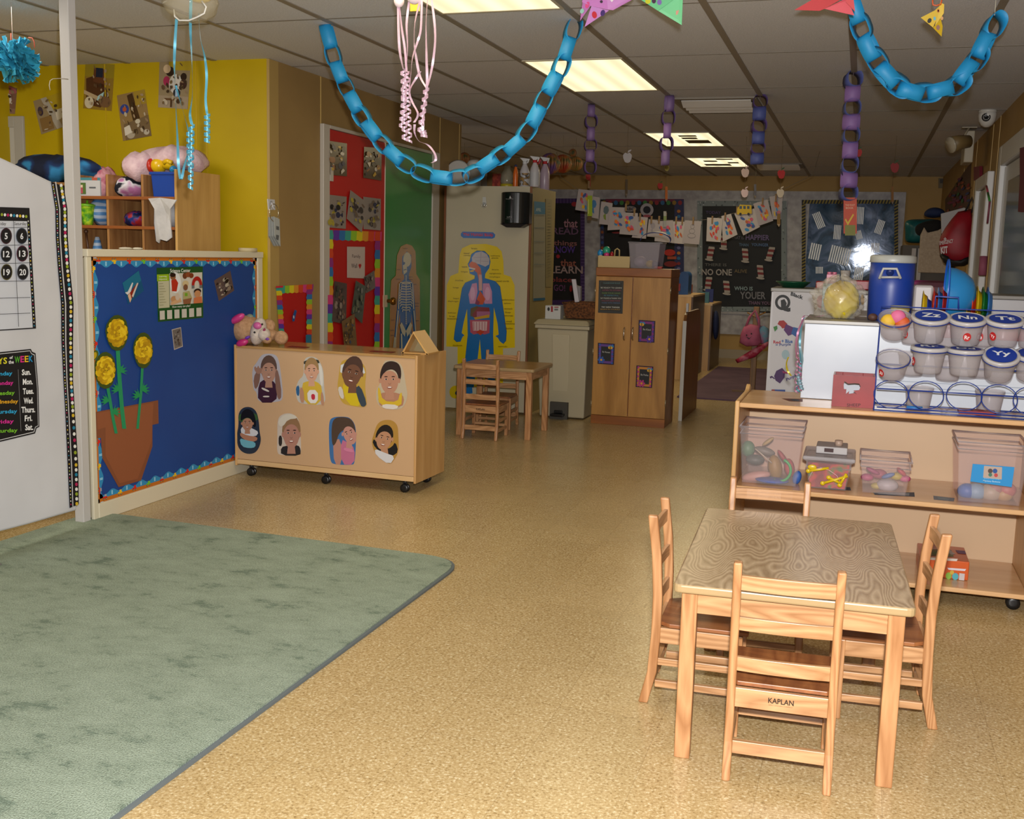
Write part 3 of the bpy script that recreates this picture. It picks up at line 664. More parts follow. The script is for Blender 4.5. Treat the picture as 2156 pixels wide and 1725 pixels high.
# open white book standing
b0 = PY(160, 374, CY+.03); b1 = PY(213, 417, CY+.03)
bk = thing('picture_book', 'white leaflet with a grey page and a small green photo in the left cubby', 'book', ((b0.x+b1.x)/2, CY+.03, zz[1]))
m = MB(); m.box(b0.x, b1.x, CY+.024, CY+.034, zz[1], b0.z); obj('cover', m, M('#B9BABF', .5), bk, world=True)
m = MB(); yb = CY+.0225; w = b1.x-b0.x; hgt = b0.z-zz[1]
def bq(u0, u1, v0, v1, c, k=0): m.box(b0.x+w*u0, b0.x+w*u1, yb-.0004*k, yb+.001, zz[1]+hgt*v0, zz[1]+hgt*v1, c)
bq(0, 1, .86, 1, '#3E7F8C'); bq(.68, .9, .86, 1, '#B0503A', 1); bq(.06, .42, .1, .72, '#4E6A34', 0); bq(.16, .3, .14, .45, '#A84A5A', 1); bq(.15, .3, .46, .6, '#D8C0A8', 1); bq(.56, .82, .42, .5, '#55585E', 0)
obj('page_print', m, PRINT, bk, world=True)
a = PY(225, 400, 5.6); cloth_lump('pink_cloth', a.x-.03, 5.62, zz[1], .06, .09, .09, noisy('rose_cloth', [(.4, '#B05A70'), (.6, '#D8A0A8')], 16, .85), 'rose pink cloth stuffed behind the white leaflet', 'cloth', 12)
# blue bin + yellow toy
b0 = PY(316, 362, CY+.02); b1 = PY(370, 409, CY+.02)
bn = thing('blue_bin', 'small bright blue plastic bin in the right top cubby', 'bin', ((b0.x+b1.x)/2, CY+.13, zz[1]))
def open_box(cx_, cy_, z0, w0, d0, w1, d1, h, t, mb=None):
    m = mb or MB(); o0 = [(-1, -1), (1, -1), (1, 1), (-1, 1)]
    ob = [(cx_+a*w0/2, cy_+b*d0/2, z0) for a, b in o0]; ot = [(cx_+a*w1/2, cy_+b*d1/2, z0+h) for a, b in o0]
    ib = [(cx_+a*(w0/2-t), cy_+b*(d0/2-t), z0+t) for a, b in o0]; it = [(cx_+a*(w1/2-t), cy_+b*(d1/2-t), z0+h) for a, b in o0]
    v = ob+ot+ib+it; f = [(3, 2, 1, 0), (8, 9, 10, 11)]
    for k in range(4):
        j = (k+1) % 4; f += [(k, j, 4+j, 4+k), (4+k, 4+j, 12+j, 12+k), (8+j, 8+k, 12+k, 12+j)]
    return m.add(v, f)
bw = b1.x-b0.x; bh = b0.z-zz[1]; BLUEP = M('#0E3F9A', .3)
obj('tub', open_box((b0.x+b1.x)/2, CY+.13, zz[1]+.001, bw*.9, .19, bw, .21, bh, .006), BLUEP, bn, world=True, bevel=.003)
m = MB(); m.box(b0.x-.006, b1.x+.006, CY+.018, CY+.026, b0.z-.014, b0.z+.001); obj('rim', m, BLUEP, bn, world=True, bevel=.002)
ty = thing('toy_figure', 'round yellow toy with red trim lying on the blue bin', 'toy', ((b0.x+b1.x)/2, CY+.13, b0.z))
m = MB(); m.ball(tuple(PY(334, 349, CY+.12)), .045, .045, .045, 18, 12); obj('body', m, M('#D9B012', .25), ty, world=True)
m = MB(); c0 = PY(321, 349, CY+.12); m.lathe([(.02, -.012), (.042, -.010), (.044, .006), (.03, .012)], 18, tuple(c0), axis='x'); obj('red_cap', m, M('#B82818', .3), ty, world=True)
m = MB(); m.ball(tuple(PY(355, 346, CY+.12)), .05, .035, .032, 18, 12); m.tube([PY(345, 344, CY+.09), PY(352, 339, CY+.09), PY(362, 343, CY+.09)], .014, 8); obj('limbs', m, M('#D9B012', .25), ty, world=True)
m = MB(); m.ball(tuple(PY(365, 357, CY+.10)), .022, .022, .022, 14, 10); obj('blue_foot', m, M('#1E7FB8', .3), ty, world=True)
# green cup, striped cloth, wallets, white cloth, stick cloth
c0 = PY(185, 474, CY+.06)
gc = thing('green_cup', 'lime green cup with a lid standing in the left middle cubby', 'cup', (c0.x, CY+.06, zz[2]))
m = MB(); m.lathe([(.028, 0), (.032, .02), (.042, .105), (.044, .108)], 20, (c0.x, CY+.06, zz[2]+.001)); obj('cup_body', m, noisy('green_print', [(.4, '#3E8A2A'), (.55, '#7FB51C'), (.7, '#C8D83A')], 30, .35), gc, world=True)
m = MB(); m.lathe([(.047, 0), (.047, .01), (.03, .016), (.008, .018), (.006, .034), (.001, .036)], 20, (c0.x, CY+.06, zz[2]+.11)); obj('lid', m, M('#6FAE22', .35), gc, world=True)
m_st, nt, bb_ = nodes('striped_cloth'); tc = N(nt, 'ShaderNodeTexCoord'); wv = N(nt, 'ShaderNodeTexWave', Scale=9.0, Distortion=2.0); wv.bands_direction = 'Z'; nt.links.new(tc.outputs['Object'], wv.inputs[0]); nt.links.new(ramp(nt, wv.outputs['Fac'], [(.4, '#4C7FB4'), (.6, '#A8B8CC')]), bb_.inputs['Base Color'])
a = PY(213, 474, 5.5); cloth_lump('striped_cloth', a.x, 5.52, zz[2], .065, .09, .082, m_st, 'light blue striped cloth bundled beside the green cup', 'cloth', 15, .05)
a = PY(287, 474, 5.5); cloth_lump('printed_pouch', a.x, 5.5, zz[2], .065, .07, .045, noisy('pouch_print', [(.42, '#141C46'), (.52, '#1E3C8A'), (.62, '#A82A30')], 26, .5, 1), 'dark blue pouch with red print in the centre cubby', 'pouch', 17, .06)
a = PY(345, 474, 5.5); cloth_lump('folded_clothes', a.x+.01, 5.55, zz[2], .10, .10, .085, cl_white, 'pale folded clothes at the back of the right middle cubby', 'clothes', 19, .06)
m = MB(); pts = [(312, 418), (335, 416), (372, 421), (360, 440), (358, 470), (360, 500), (352, 508), (338, 504), (333, 512), (328, 508), (326, 470), (325, 440), (316, 428)]
PLc = YP(CY-.016); fr_ = [PLc.at(*p) for p in pts]; 
for i, p in enumerate(fr_): p.y += .008*math.sin(i*1.7)
m.hexa([p+Vector((0, .008, 0)) for p in fr_], fr_); obj('hanging_shirt', m, cl_white, None, 'white shirt hanging out of the right middle cubby', 'shirt')
a = PY(210, 524, 5.48); m = MB(); m.tube([Vector((a.x-.03, 5.42, a.z-.05)), Vector((a.x-.045, 5.42, a.z+.09))], .007, 8); m.ball((a.x-.046, 5.42, a.z+.10), .013)
um = thing('folded_umbrella', 'small blue and white striped umbrella with brown knob in the lower left cubby', 'umbrella', (a.x, 5.45, a.z-.2)); obj('shaft', m, M('#4A2E1C', .4), um, world=True)
m = MB(); m.lathe([(.012, .13), (.02, .1), (.045, -.02), (.05, -.2)], 10, (a.x, 5.46, a.z-.06)); obj('fabric', m, m_st, um, world=True)
zz3 = zz[2]-.36
# tape roll on the partition
a = PX(522, 527, XB-.03)
tr = thing('tape_roll', 'flat roll of cream masking tape lying on the partition ledge', 'tape', (XB-.03, a.y, ftop))
m = MB(); m.lathe([(.022, 0), (.055, 0), (.055, .022), (.022, .022), (.022, 0)], 26, (0, 0, 0), cap=False); obj('tape', m, M('#B9AB86', .6), tr)
for k, (px, w_) in enumerate(((265, .05), (290, .035))):
    a = PX(px, 524, XB-.04); m = MB(); m.ball((XB-.04, a.y, ftop+.006), .02, w_, .006, 12, 6); obj('paper_scrap', m, M('#C9C2B0', .7), None, ('flat' if k == 0 else 'rounded')+' white paper scrap on the partition ledge', 'scrap', 'scraps on the partition ledge')

# ---- white draped calendar board
PLC = XP(-3.40)
cbt = thing('calendar_board', 'tall white cloth-covered board standing left of the post', 'display board', (-3.42, 3.5, 0))
out = [(-60, 300), (0, 330), (60, 358), (105, 380), (126, 388), (133, 420), (143, 640), (158, 900), (163, 1075), (60, 1105), (-60, 1136)]
fp = [PLC.at(*p) for p in out]
m = MB(); m.hexa([p+Vector((-.05, 0, 0)) for p in fp], fp); m.c = [None]*len(m.f)
obj('covered_panel', m, noisy('white_cloth_board', [(.3, '#B6B6BA'), (.7, '#C6C6CA')], 2, .55), cbt, world=True, bevel=.012, seg=3)
m = MB(); y_ = fp[-1].y+.02; m.box(-3.44, -3.42, y_, y_+.03, 0, .14); m.box(-3.6, -3.3, y_, y_+.03, 0, .02); obj('stand', m, M('#6E6A64', .5), cbt, world=True)
PLC2 = XP(-3.40+.002)
# polka border strip
def interp(pts, t):
    n = len(pts)-1; x = t*n; i = min(int(x), n-1); u = x-i; return (pts[i][0]*(1-u)+pts[i+1][0]*u, pts[i][1]*(1-u)+pts[i+1][1]*u)
Lf = [(108, 383), (117, 440), (118, 500), (122, 560), (129, 640), (130, 720), (134, 800), (138, 870), (143, 980), (147, 1070)]
Rt = [(134, 392), (142, 440), (143, 500), (147, 560), (155, 640), (154, 720), (154, 800), (158, 870), (165, 980), (166, 1062)]
mid = [((a_[0]*.62+b_[0]*.38), (a_[1]+b_[1])/2) for a_, b_ in zip(Lf, Rt)]
sh = [('#15141A', Lf+Rt[::-1]), ('#B9B9BC', [interp(Lf, t/30) for t in range(31)][0:0]+[(p[0]*.70+q[0]*.30, p[1]) for p, q in zip(Lf, Rt)]+[(p[0]*.60+q[0]*.40, p[1]) for p, q in zip(Lf, Rt)][::-1])]
pal = ['#D8D8D4', '#8A9A2A', '#D8D8D4', '#C8A82A', '#D8D8D4', '#1E7A9A', '#D8D8D4', '#A81E52']
for k in range(76):
    t = (k+.5)/76; l = interp(Lf, t); r_ = interp(Rt, t); y = (l[1]+r_[1])/2
    sh.append((pal[k % 8], ell(l[0]*.22+r_[0]*.78, y, 3.1, 3.9, 8)))
for k in range(110):
    t = (k+.5)/110; l = interp(Lf, t); r_ = interp(Rt, t); y = (l[1]+r_[1])/2
    sh.append((pal[(k*3) % 8], ell(l[0]*.87+r_[0]*.13, y, 1.2, 1.6, 6)))
art('polka_dot_trim', PLC2, sh[:2]+sh[2:], parent=cbt, step=.00002, lift=.003)
# calendar
def qd(tl, tr_, br, bl): return [tl, tr_, br, bl]
sh = [('#17161A', [(-60, 434), (62, 438), (76, 692), (-60, 700)]), ('#B9BCC4', [(-60, 464), (57, 466), (69, 690), (-60, 698)])]
for k in range(9): sh.append((pal[(k*3+1) % 8], ell(5+k*6.4-1, 452+k*.5, 2.6, 3.4, 8)))
for k in range(30):
    u = k/29; sh.append((pal[k % 8], ell(58+12.5*u+1.5, 466+220*u, 1.2, 1.8, 6)))
for y0_, y1_ in ((478, 478), (515, 515), (553, 553), (590, 591), (626, 626), (660, 659)): sh.append(('#2A2C34', [(-60, y0_+3), (64, y1_), (64, y1_+1), (-60, y0_+4)]))
sh.append(('#2A2C34', [(28, 465), (29, 465), (40, 688), (39, 688)]))
for (x, y, s_, rc_) in ((13, 497, '5', '#3A1A24'), (46, 497, '6', '#2C3440'), (13.5, 535, '12', '#2C3440'), (47, 534, '13', '#4A1E30'), (14, 573, '19', '#4A4420'), (48, 573, '20', '#3A3C44')):
    sh.append((rc_, ell(x, y, 12.2, 17, 20))); sh.append(('#121216', ell(x, y, 10.6, 15, 20)))
    w_ = 3.2 if len(s_) == 1 else 7; sh.append(('T', s_, '#D0D2D6', (x-w_, y+6.5), (x+w_, y+6.5), (x-w_, y-6.5), .02))
sh.append(('T', 'Saturday', '#15151A', (30, 476), (56, 476), (30, 467.5), 0)); sh.append(('T', 'iday', '#15151A', (1, 476), (13, 476), (1, 467.5), 0))
cal = art('wall_calendar', PLC2, sh, 'calendar sheet with black number discs and polka dot edge on the white board', 'calendar', step=.00015)
sh = [('#121216', [(-60, 748), (65, 735), (68, 741), (75, 744), (81, 818), (83, 899), (77, 902), (74, 913), (-60, 945)]),
      ('#B9B9BC', [(-60, 751), (63.5, 738), (66.5, 744), (73, 747), (79, 818), (81, 897), (75, 900), (72, 910.5), (-60, 942)]),
      ('#121216', [(-60, 752.5), (63, 739.5), (66, 745.5), (72, 748.5), (78, 818), (80, 896), (74, 899), (71, 909), (-60, 940.5)]),
      ('#8A8A8C', [(38, 778), (38.6, 778), (44.5, 908), (43.9, 908)])]
for s_, c_, x, y, w_, h_ in (('S', '#C8C02A', 7, 766, 8, 13), ('of', '#D8D8D8', 20, 756, 7, 6), ('the', '#D8D8D8', 18, 766, 11, 7), ('W', '#4FA02A', 31, 764, 11, 13), ('E', '#C82A7A', 43, 763, 8, 13), ('E', '#D0A81E', 52, 762.5, 8, 13), ('K', '#1E8AC0', 61, 762, 8, 13), ('Y', '#C8C02A', -3, 767, 9, 13)):
    sh.append(('T', s_, c_, (x, y), (x+w_, y-.4), (x, y-h_), .02))
days = [('Sunday', '#2A9AC8', 26, 793), ('Monday', '#C82A8A', 28, 813), ('Tuesday', '#6FB02A', 31, 834), ('Wednesday', '#D0981E', 38, 852), ('Thursday', '#2A9AC8', 36, 873), ('Friday', '#C82A8A', 29, 894), ('Saturday', '#6FB02A', 37, 913)]
for i, (s_, c_, x1_, y) in enumerate(days):
    w_ = 7.0*len(s_); sh.append(('T', s_, c_, (x1_-w_, y+1.8), (x1_, y-.6), (x1_-w_, y+1.8-11), .02))
for s_, x0_, x1_, y in (('Sun.', 46, 65, 789), ('Mon.', 48, 69, 809), ('Tues.', 48, 71, 829), ('Wed.', 50, 70, 849), ('Thurs.', 45, 74, 868), ('Fri.', 52, 68, 886), ('Sat.', 53, 70, 905)):
    sh.append(('T', s_, '#D8D8D8', (x0_, y+1), (x1_, y), (x0_, y-11), .03))
art('days_poster', PLC2, sh, 'black poster listing the days of the week in bright letters', 'poster', step=.00015)

# ---- things on the blue board
sh = [('#1F4F22', rc(0, 0, 1, 1)), ('#C9C6BC', rc(.27, .115, .985, .71)), ('#B9B79C', rc(.02, .25, .26, .75)), ('#8FB01E', rc(0, .125, .26, .25)),
      ('#D8DDE0', ell(.40, .29, .12, .20)), ('#B0301E', [(.31, .24), (.41, .22), (.46, .3), (.42, .46), (.32, .45)]), ('#8A5A3A', ell(.35, .18, .06, .06)), ('#2A1A14', ell(.345, .145, .065, .04)), ('#6A3A22', ell(.61, .17, .05, .06)), ('#8A4A2A', ell(.68, .15, .06, .05)), ('#7A3A1E', ell(.75, .17, .05, .05)),
      ('#A8221C', ell(.87, .36, .115, .17, 12, 0, 180, 360)+ell(.87, .36, .055, .09, 12, 0, 180, 360)[::-1]), ('#6E6E72', rc(.755, .36, .815, .42)), ('#6E6E72', rc(.925, .36, .985, .42)),
      ('#C8B48A', ell(.62, .32, .07, .06)), ('#7A5038', ell(.62, .39, .05, .06)), ('#A8A070', [(.56, .48), (.7, .46), (.76, .6), (.72, .68), (.56, .68)]), ('#6FA02A', rc(.60, .5, .66, .56)), ('#8A5A3E', [(.56, .62), (.75, .6), (.72, .71), (.57, .71)]),
      ('#B88A60', ell(.36, .60, .07, .06)), ('#C8A078', [(.28, .66), (.5, .58), (.53, .66), (.3, .71)]), ('#C8B8A8', ell(.44, .56, .05, .07)), ('#2A1A14', ell(.88, .48, .08, .055)), ('#C08A60', ell(.88, .53, .07, .07)), ('#C8744A', [(.80, .6), (.97, .58), (.985, .71), (.79, .71)])]
for k in range(6): sh.append(('#C0BDB6', rc(.04+.162*k, .80, .15+.162*k, .965)))
sh += [('T', 'Science Center', '#E4E6E4', (.29, .095), (.73, .10), (.29, .03), .01), ('T', 'How many can play?', '#D8DCD8', (.32, .775), (.72, .775), (.32, .725), .01), ('T', 'Learning', '#E4E8D8', (.05, .185), (.21, .185), (.05, .15), .01), ('T', 'Objectives', '#E4E8D8', (.04, .235), (.22, .235), (.04, .20), .01)]
for k in range(9): sh.append(('#8A8A6A', rc(.04, .29+.05*k, .13+.02*(k*5 % 4), .30+.05*k)))
art('science_poster', PLB, sh, 'Science Center poster with photos of children on the blue board', 'poster', quad=qd((330, 564), (427, 561), (428, 669), (333, 678)), mat=GLOSSP)
G2 = 'small pictures pinned on the blue board'
art('rocket_picture', PLB, [('#16507A', rc(0, 0, 1, 1)), ('#1E6A8A', rc(0, 0, 1, .5)), ('#8A2A1A', [(.1, .95), (.15, .55), (.3, .6), (.75, .45), (.8, .55), (.35, .85)]), ('#D0D0D4', [(.0, .45), (.15, .5), (.5, .28), (.55, .33), (.3, .6), (.1, .62)]), ('#C8C0B8', [(.3, .8), (.75, .45), (.82, .5), (.35, .9)]), ('#D8B090', [(.1, .65), (.25, .62), (.25, .9), (.12, 1)])], 'tilted picture of a space shuttle on the blue board', 'picture', G2, quad=qd((258, 596), (292, 570), (303, 612), (270, 641)), mat=GLOSSP)
art('moon_picture', PLB, snapshot(None, ['#5A4A48', '#3A2A26', '#6E5E5C', '#8A7A6A', '#B0A898', '#1A1410'], 31, 26), 'tilted brown picture of rocky ground near the right of the blue board', 'picture', G2, quad=qd((451, 591), (485, 570), (493, 612), (461, 634)), mat=GLOSSP)
art('footprint_picture', PLB, snapshot(None, ['#6A6462', '#2A2220', '#4A403C', '#8A8480'], 33, 18, '#B0A6A0'), 'narrow white-edged grey picture below the science poster', 'picture', G2, quad=qd((362, 694), (381, 689), (385, 730), (367, 737)), mat=GLOSSP)
# paper pot and flowers
fl_ = thing('paper_flower_display', 'brown paper pot holding three yellow paper flowers on the blue board', 'paper decoration', tuple(PLB.at(262, 1020)))
art('pot', PLB, [('#7E4A30', [(195, 869), (333, 843), (334, 892), (321, 895), (321, 940), (297, 1012), (250, 1026), (216, 965), (213, 922), (195, 925)]),
                 ('#8C5234', [(204, 870), (324, 848), (323, 850), (319, 930), (290, 1008), (252, 1018), (222, 960), (222, 900), (205, 905)])], parent=fl_, lift=.003, th=.002)
def stem(pts, w, leaves):
    l = [(x-w/2, y) for x, y in pts]; r_ = [(x+w/2, y) for x, y in pts]
    sh = [('#1F8A5A', l+r_[::-1])]
    for (x, y, s_, r0) in leaves:
        lf = [(x, y)]
        for k in range(9):
            a = math.radians(r0-48+12*k); d = 19 if k % 2 == 0 else 11; lf.append((x+s_*d*math.cos(a), y-d*math.sin(a)))
        sh.append(('#1A8A52', lf))
    art('stem', PLB, sh, parent=fl_, lift=.0065)
stem([(248, 735), (252, 800), (257, 860), (262, 903)], 8, [(250, 783, 1, 30), (252, 822, -1, 20)])
stem([(300, 775), (297, 830), (293, 870), (290, 903)], 5, [(297, 822, 1, 20), (296, 835, -1, 20)])
stem([(227, 815), (233, 850), (239, 885), (245, 913)], 6, [(230, 845, -1, 15), (236, 870, 1, 20)])
def bloom(cx_, cy_, rx, ry, seed, bud=None):
    r = random.Random(seed); p = obj_pet = None
    sh = [('#3A4A12', [(cx_+rx*1.04*math.cos(t*.3925+.1)*(1+.06*math.sin(t*5)), cy_+ry*1.06*math.sin(t*.3925+.1)) for t in range(16)])]
    if bud: sh.append(('#4A5A14', ell(bud[0], bud[1], 7, 11, 10, 20))); sh.append(('#B89A12', ell(bud[0]-1, bud[1]+1, 4.5, 8, 10, 20)))
    tones = ['#C09A0C', '#D8B414', '#B08A0A', '#CDA810', '#E0C022', '#A88008']
    for ring in range(6):
        q = 1-ring*.165; n = max(4, 13-2*ring)
        for k in range(n):
            a = 2*math.pi*k/n+ring*.5+r.uniform(-.1, .1); x, y = cx_+rx*.62*q*math.cos(a), cy_+ry*.62*q*math.sin(a)
            sh.append((tones[(k*2+ring+r.randrange(2)) % 6], ell(x, y, rx*.36*max(q, .35), ry*.22*max(q, .4), 9, math.degrees(a))))
    art('flower', PLB, sh, parent=fl_, lift=.009, step=.00008, mat=PRINT)
bloom(247, 701, 23, 36, 1); bloom(302, 738, 20, 36, 2); bloom(222, 780, 22, 37, 3, (200, 748))

# ---- tissue pom-pom, top left
pm = thing('tissue_pompom', 'large turquoise tissue paper pom-pom hanging from the ceiling at far left', 'decoration', tuple(PY(30, 120, 4.3)))
c = PY(28, 127, 4.3); m = MB(); rnd = random.Random(4)
for k in range(150):
    a = rnd.uniform(0, 6.283); t_ = math.acos(rnd.uniform(-1, 1)); d = Vector((math.sin(t_)*math.cos(a), math.sin(t_)*math.sin(a), math.cos(t_)*.82)); 
    u = d.orthogonal().normalized(); v = d.cross(u).normalized(); ww = rnd.uniform(.022, .04); L_ = rnd.uniform(.10, .135); ph = rnd.uniform(0, 3)
    e = []
    for i in range(5):
        q = i/4; cc = c+d*L_*q*1.02+u*.012*math.sin(ph+q*4); wd = ww*math.sin(math.pi*min(1, q*.85+.08))
        e += [cc-v*wd+u*.008*math.sin(i*2+ph), cc+u*.010, cc+v*wd-u*.008*math.sin(i*2)]
    m.add(e, [(3*i+j, 3*i+j+1, 3*i+4+j, 3*i+3+j) for i in range(4) for j in range(2)], None, 0, True)
obj('petals', m, noisy('tissue', [(.3, '#1E86A8'), (.7, '#3AA6C4')], 20, .7), pm, world=True)
m = MB(); m.tube([c+Vector((0, 0, .05)), Vector((c.x, c.y, CEIL))], .0012, 5); obj('thread', m, M('#B9A9A0', .6), pm, world=True)
m = MB(); m.tube([PY(23, 98, 4.3), PY(23, 70, 4.3)], .0022, 5); m.tube([PY(73, 100, 4.3), PY(72, 88, 4.3), PY(68, 80, 4.3), PY(60, 79, 4.3)], .0022, 5); obj('red_string', m, M('#B84A34', .6), pm, world=True)
# loop of string on the post
m = MB(); m.tube([PX(p[0], p[1], PXP-.0) + Vector((.004, 0, 0)) for p in ((104, 190), (102, 180), (104, 170), (110, 166), (128, 165), (142, 167))], .0016, 5)
obj('string_loop', m, M('#BDB6A6', .7), None, 'thin white string looped around the upper post', 'string')

# ---- hanging cellophane bag with ribbons
def ribbon(pts_px, Y, w, parent, mat, curl=None, wv=(1, 0, 0), seed=0, dy=0.0):
    rnd = random.Random(seed); P = [PY(x, y, Y+dy) for x, y in pts_px]
    # smooth
    Q = []
    for i in range(len(P)-1):
        a0 = P[max(i-1, 0)]; a1 = P[i]; a2 = P[i+1]; a3 = P[min(i+2, len(P)-1)]
        for k in range(5):
            t = k/5; Q.append(.5*((2*a1)+(a2-a0)*t+(2*a0-5*a1+4*a2-a3)*t*t+(3*a1-a0-3*a2+a3)*t**3))
    Q.append(P[-1]); ws = [Vector((math.cos(.9*math.sin(i*.21+seed)), math.sin(.9*math.sin(i*.21+seed)), 0)) for i in range(len(Q))]
    if curl:
        n_turn, rad, x, y = curl; e = PY(x, y, Y+dy); s_ = Q[-1]; K = n_turn*10
        for i in range(1, K+1):
            t = i/K; a = 2*math.pi*n_turn*t; c_ = s_*(1-t)+e*t; Q.append(c_+Vector((rad*math.cos(a)-rad*0, rad*math.sin(a), 0))); ws.append(Vector((0, 0, 1)))
    m = MB(); m.strip(Q, w, ws); return obj('ribbon', m, mat, parent, world=True)
Yb = 3.95
bg = thing('cellophane_bag', 'clear cellophane bag hung from the ceiling trailing light blue ribbons', 'decoration', tuple(PY(400, 20, Yb)))
c = PY(402, 2, Yb); m = MB(); m.ball(c+Vector((0, 0, -.005)), .108, .108, .078, 30, 16, noise=.07, seed=3); obj('bag', m, clear('cellophane', '#F6F2E6', .16, .10), bg, world=True)
m = MB(); m.ball(c+Vector((.03, .02, .03)), .055, .05, .035, 14, 8); obj('yellow_filling', m, M('#C8AE1E', .5), bg, world=True)
m = MB(); m.tube([PY(x, y, Yb-.05) for x, y in ((366, 20), (368, 35), (378, 43), (398, 43), (415, 36), (430, 28), (434, 15), (425, 2))], .0035, 6); obj('rim_cord', m, M('#D8D6D0', .5), bg, world=True)
RB = M('#5CA8C4', .25, .3)
ribbon([(372, 38), (369, 80), (367, 130), (368, 165), (370, 220), (374, 300), (376, 350), (381, 378), (388, 350), (398, 310), (402, 270)], Yb, .011, bg, RB, seed=1)
ribbon([(402, 0), (401, 60), (404, 130), (405, 200), (400, 240), (404, 262)], Yb, .012, bg, RB, (8, .012, 401, 398), seed=2)
ribbon([(370, 180), (380, 215), (390, 250), (397, 275)], Yb, .010, bg, RB, (6, .010, 398, 350), seed=3)
ribbon([(418, 28), (422, 80), (431, 120), (435, 160), (433, 210), (436, 240)], Yb, .010, bg, RB, (5, .013, 436, 300), seed=4)
m = MB(); m.tube([c+Vector((0, 0, .06)), Vector((c.x, c.y, CEIL))], .001, 5); obj('thread', m, M('#B9A9A0', .6), bg, world=True)
# pink ribbons
Yb = 4.0
pk = thing('ribbon_streamers', 'pale pink curled ribbon streamers hanging in front of the green door', 'ribbons', tuple(PY(875, 0, Yb)))
RP = M('#CDB0C4', .25, .3)
ribbon([(838, 5), (839, 60), (842, 110), (849, 145)], Yb, .010, pk, RP, (9, .012, 852, 296), seed=1)
ribbon([(841, 10), (846, 60), (852, 100), (856, 150)], Yb, .009, pk, RP, (9, .012, 862, 300), seed=5)
ribbon([(862, 0), (856, 50), (858, 100), (854, 160)], Yb, .009, pk, RP, (8, .011, 845, 270), seed=2)
ribbon([(885, 0), (874, 45), (872, 90), (876, 120), (884, 160), (898, 185)], Yb, .010, pk, RP, (6, .012, 884, 280), seed=3)
ribbon([(900, 0), (897, 50), (898, 120), (899, 180), (892, 230), (890, 275)], Yb, .010, pk, RP, (2, .014, 893, 288), seed=4)
ribbon([(909, 0), (915, 50), (916, 90), (910, 140), (901, 180)], Yb, .009, pk, RP, seed=6)
ribbon([(888, 0), (886, 60), (880, 85), (869, 120), (865, 155), (862, 195), (868, 215), (880, 240), (872, 258)], Yb, .009, pk, RP, seed=7)
ribbon([(885, 150), (876, 165), (866, 182), (863, 196)], Yb, .010, pk, RP, seed=8)
ribbon([(873, 262), (873, 280), (882, 297), (897, 303), (906, 310), (916, 325), (917, 338), (908, 343)], Yb, .010, pk, RP, seed=9)
m = MB(); a = PY(872, -8, Yb); m.ball(a, .03, .03, .03); m.ball(PY(840, 2, Yb), .02, .02, .025); obj('knot', m, M('#D8C8D0', .4), pk, world=True)
m = MB(); m.tube([a, Vector((a.x, a.y, CEIL))], .001, 5); obj('thread', m, M('#B9A9A0', .6), pk, world=True)
m = MB(); a = PY(866, -20, Yb+.1); b_ = PY(884, 24, Yb+.1); m.box(a.x, b_.x, Yb+.09, Yb+.10, b_.z, CEIL-.001); obj('streamer_card', m, M('#B8A02A', .5), None, 'yellow paper tab hanging from the ceiling behind the pink ribbons', 'paper decoration')
# ================================================================ middle of the room
def Z(sx, sy_, k): return lambda pts: [(sx+x/k, sy_+y/k) for x, y in pts]
z3 = Z(460, 640, 4.108); PS = PSpl()
def kid(label, outline, bg, head, skin, hair, shirt, body, extra=(), hairpoly=None, tilt=0, smile='#F0E8E0', name='portrait_cutout'):
    x, y, rx, ry = head; outline = smooth(outline, 2); body = smooth(body, 1); hairpoly = smooth(hairpoly, 2) if hairpoly else None; extra = [(e[0], e[1], smooth(e[2], 1)) for e in extra]; sh = [(bg, outline)]; sh += [e for e in extra if e[0] == 'B' and False]
    for e in extra:
        if e[0] == '<': sh.append((e[1], e[2]))
    sh.append((shirt, body))
    sh.append((skin, [(x-rx*.35, y+ry*.6), (x+rx*.35, y+ry*.6), (x+rx*.5, y+ry*1.35), (x-rx*.5, y+ry*1.35)]))
    if hairpoly: sh.append((hair, hairpoly))
    else: sh.append((hair, ell(x, y-ry*.18, rx*1.08, ry*1.0, 20, tilt)))
    sh.append((skin, ell(x-rx*1.0, y+ry*.08, rx*.14, ry*.18, 8))); sh.append((skin, ell(x+rx*1.0, y+ry*.08, rx*.14, ry*.18, 8)))
    c, s = math.cos(math.radians(tilt)), math.sin(math.radians(tilt))
    def P(u, v): return (x+u*rx*c-v*ry*s, y+u*rx*s+v*ry*c)
    sh.append((skin, [P(.92*math.cos(t*.3), .10+.88*math.sin(t*.3) if math.sin(t*.3) > 0 else .10+.70*math.sin(t*.3)) for t in range(21)]))
    def E(u, v, a, b, col, r=0): xx, yy = P(u, v); sh.append((col, ell(xx, yy, a*rx, b*ry, 10, tilt+r)))
    dk = tuple(v*.55 for v in hx(skin)); lt = '#2A1812'
    for u in (-.38, .38):
        E(u, -.20, .20, .035, lt); E(u, -.02, .13, .055, '#C8C0B8'); E(u+.01, -.02, .085, .055, lt)
    E(0, .25, .15, .09, dk); E(0, .23, .13, .07, skin)
    E(0, .54, .27, .085, '#7A3A34'); E(0, .52, .22, .04, smile)
    for e in extra:
        if e[0] == '>': sh.append((e[1], e[2]))
    return art(name, PS, sh, label, 'photo', 'portraits on the rolling shelf', step=.00012, lift=.001, mat=GLOSSP)
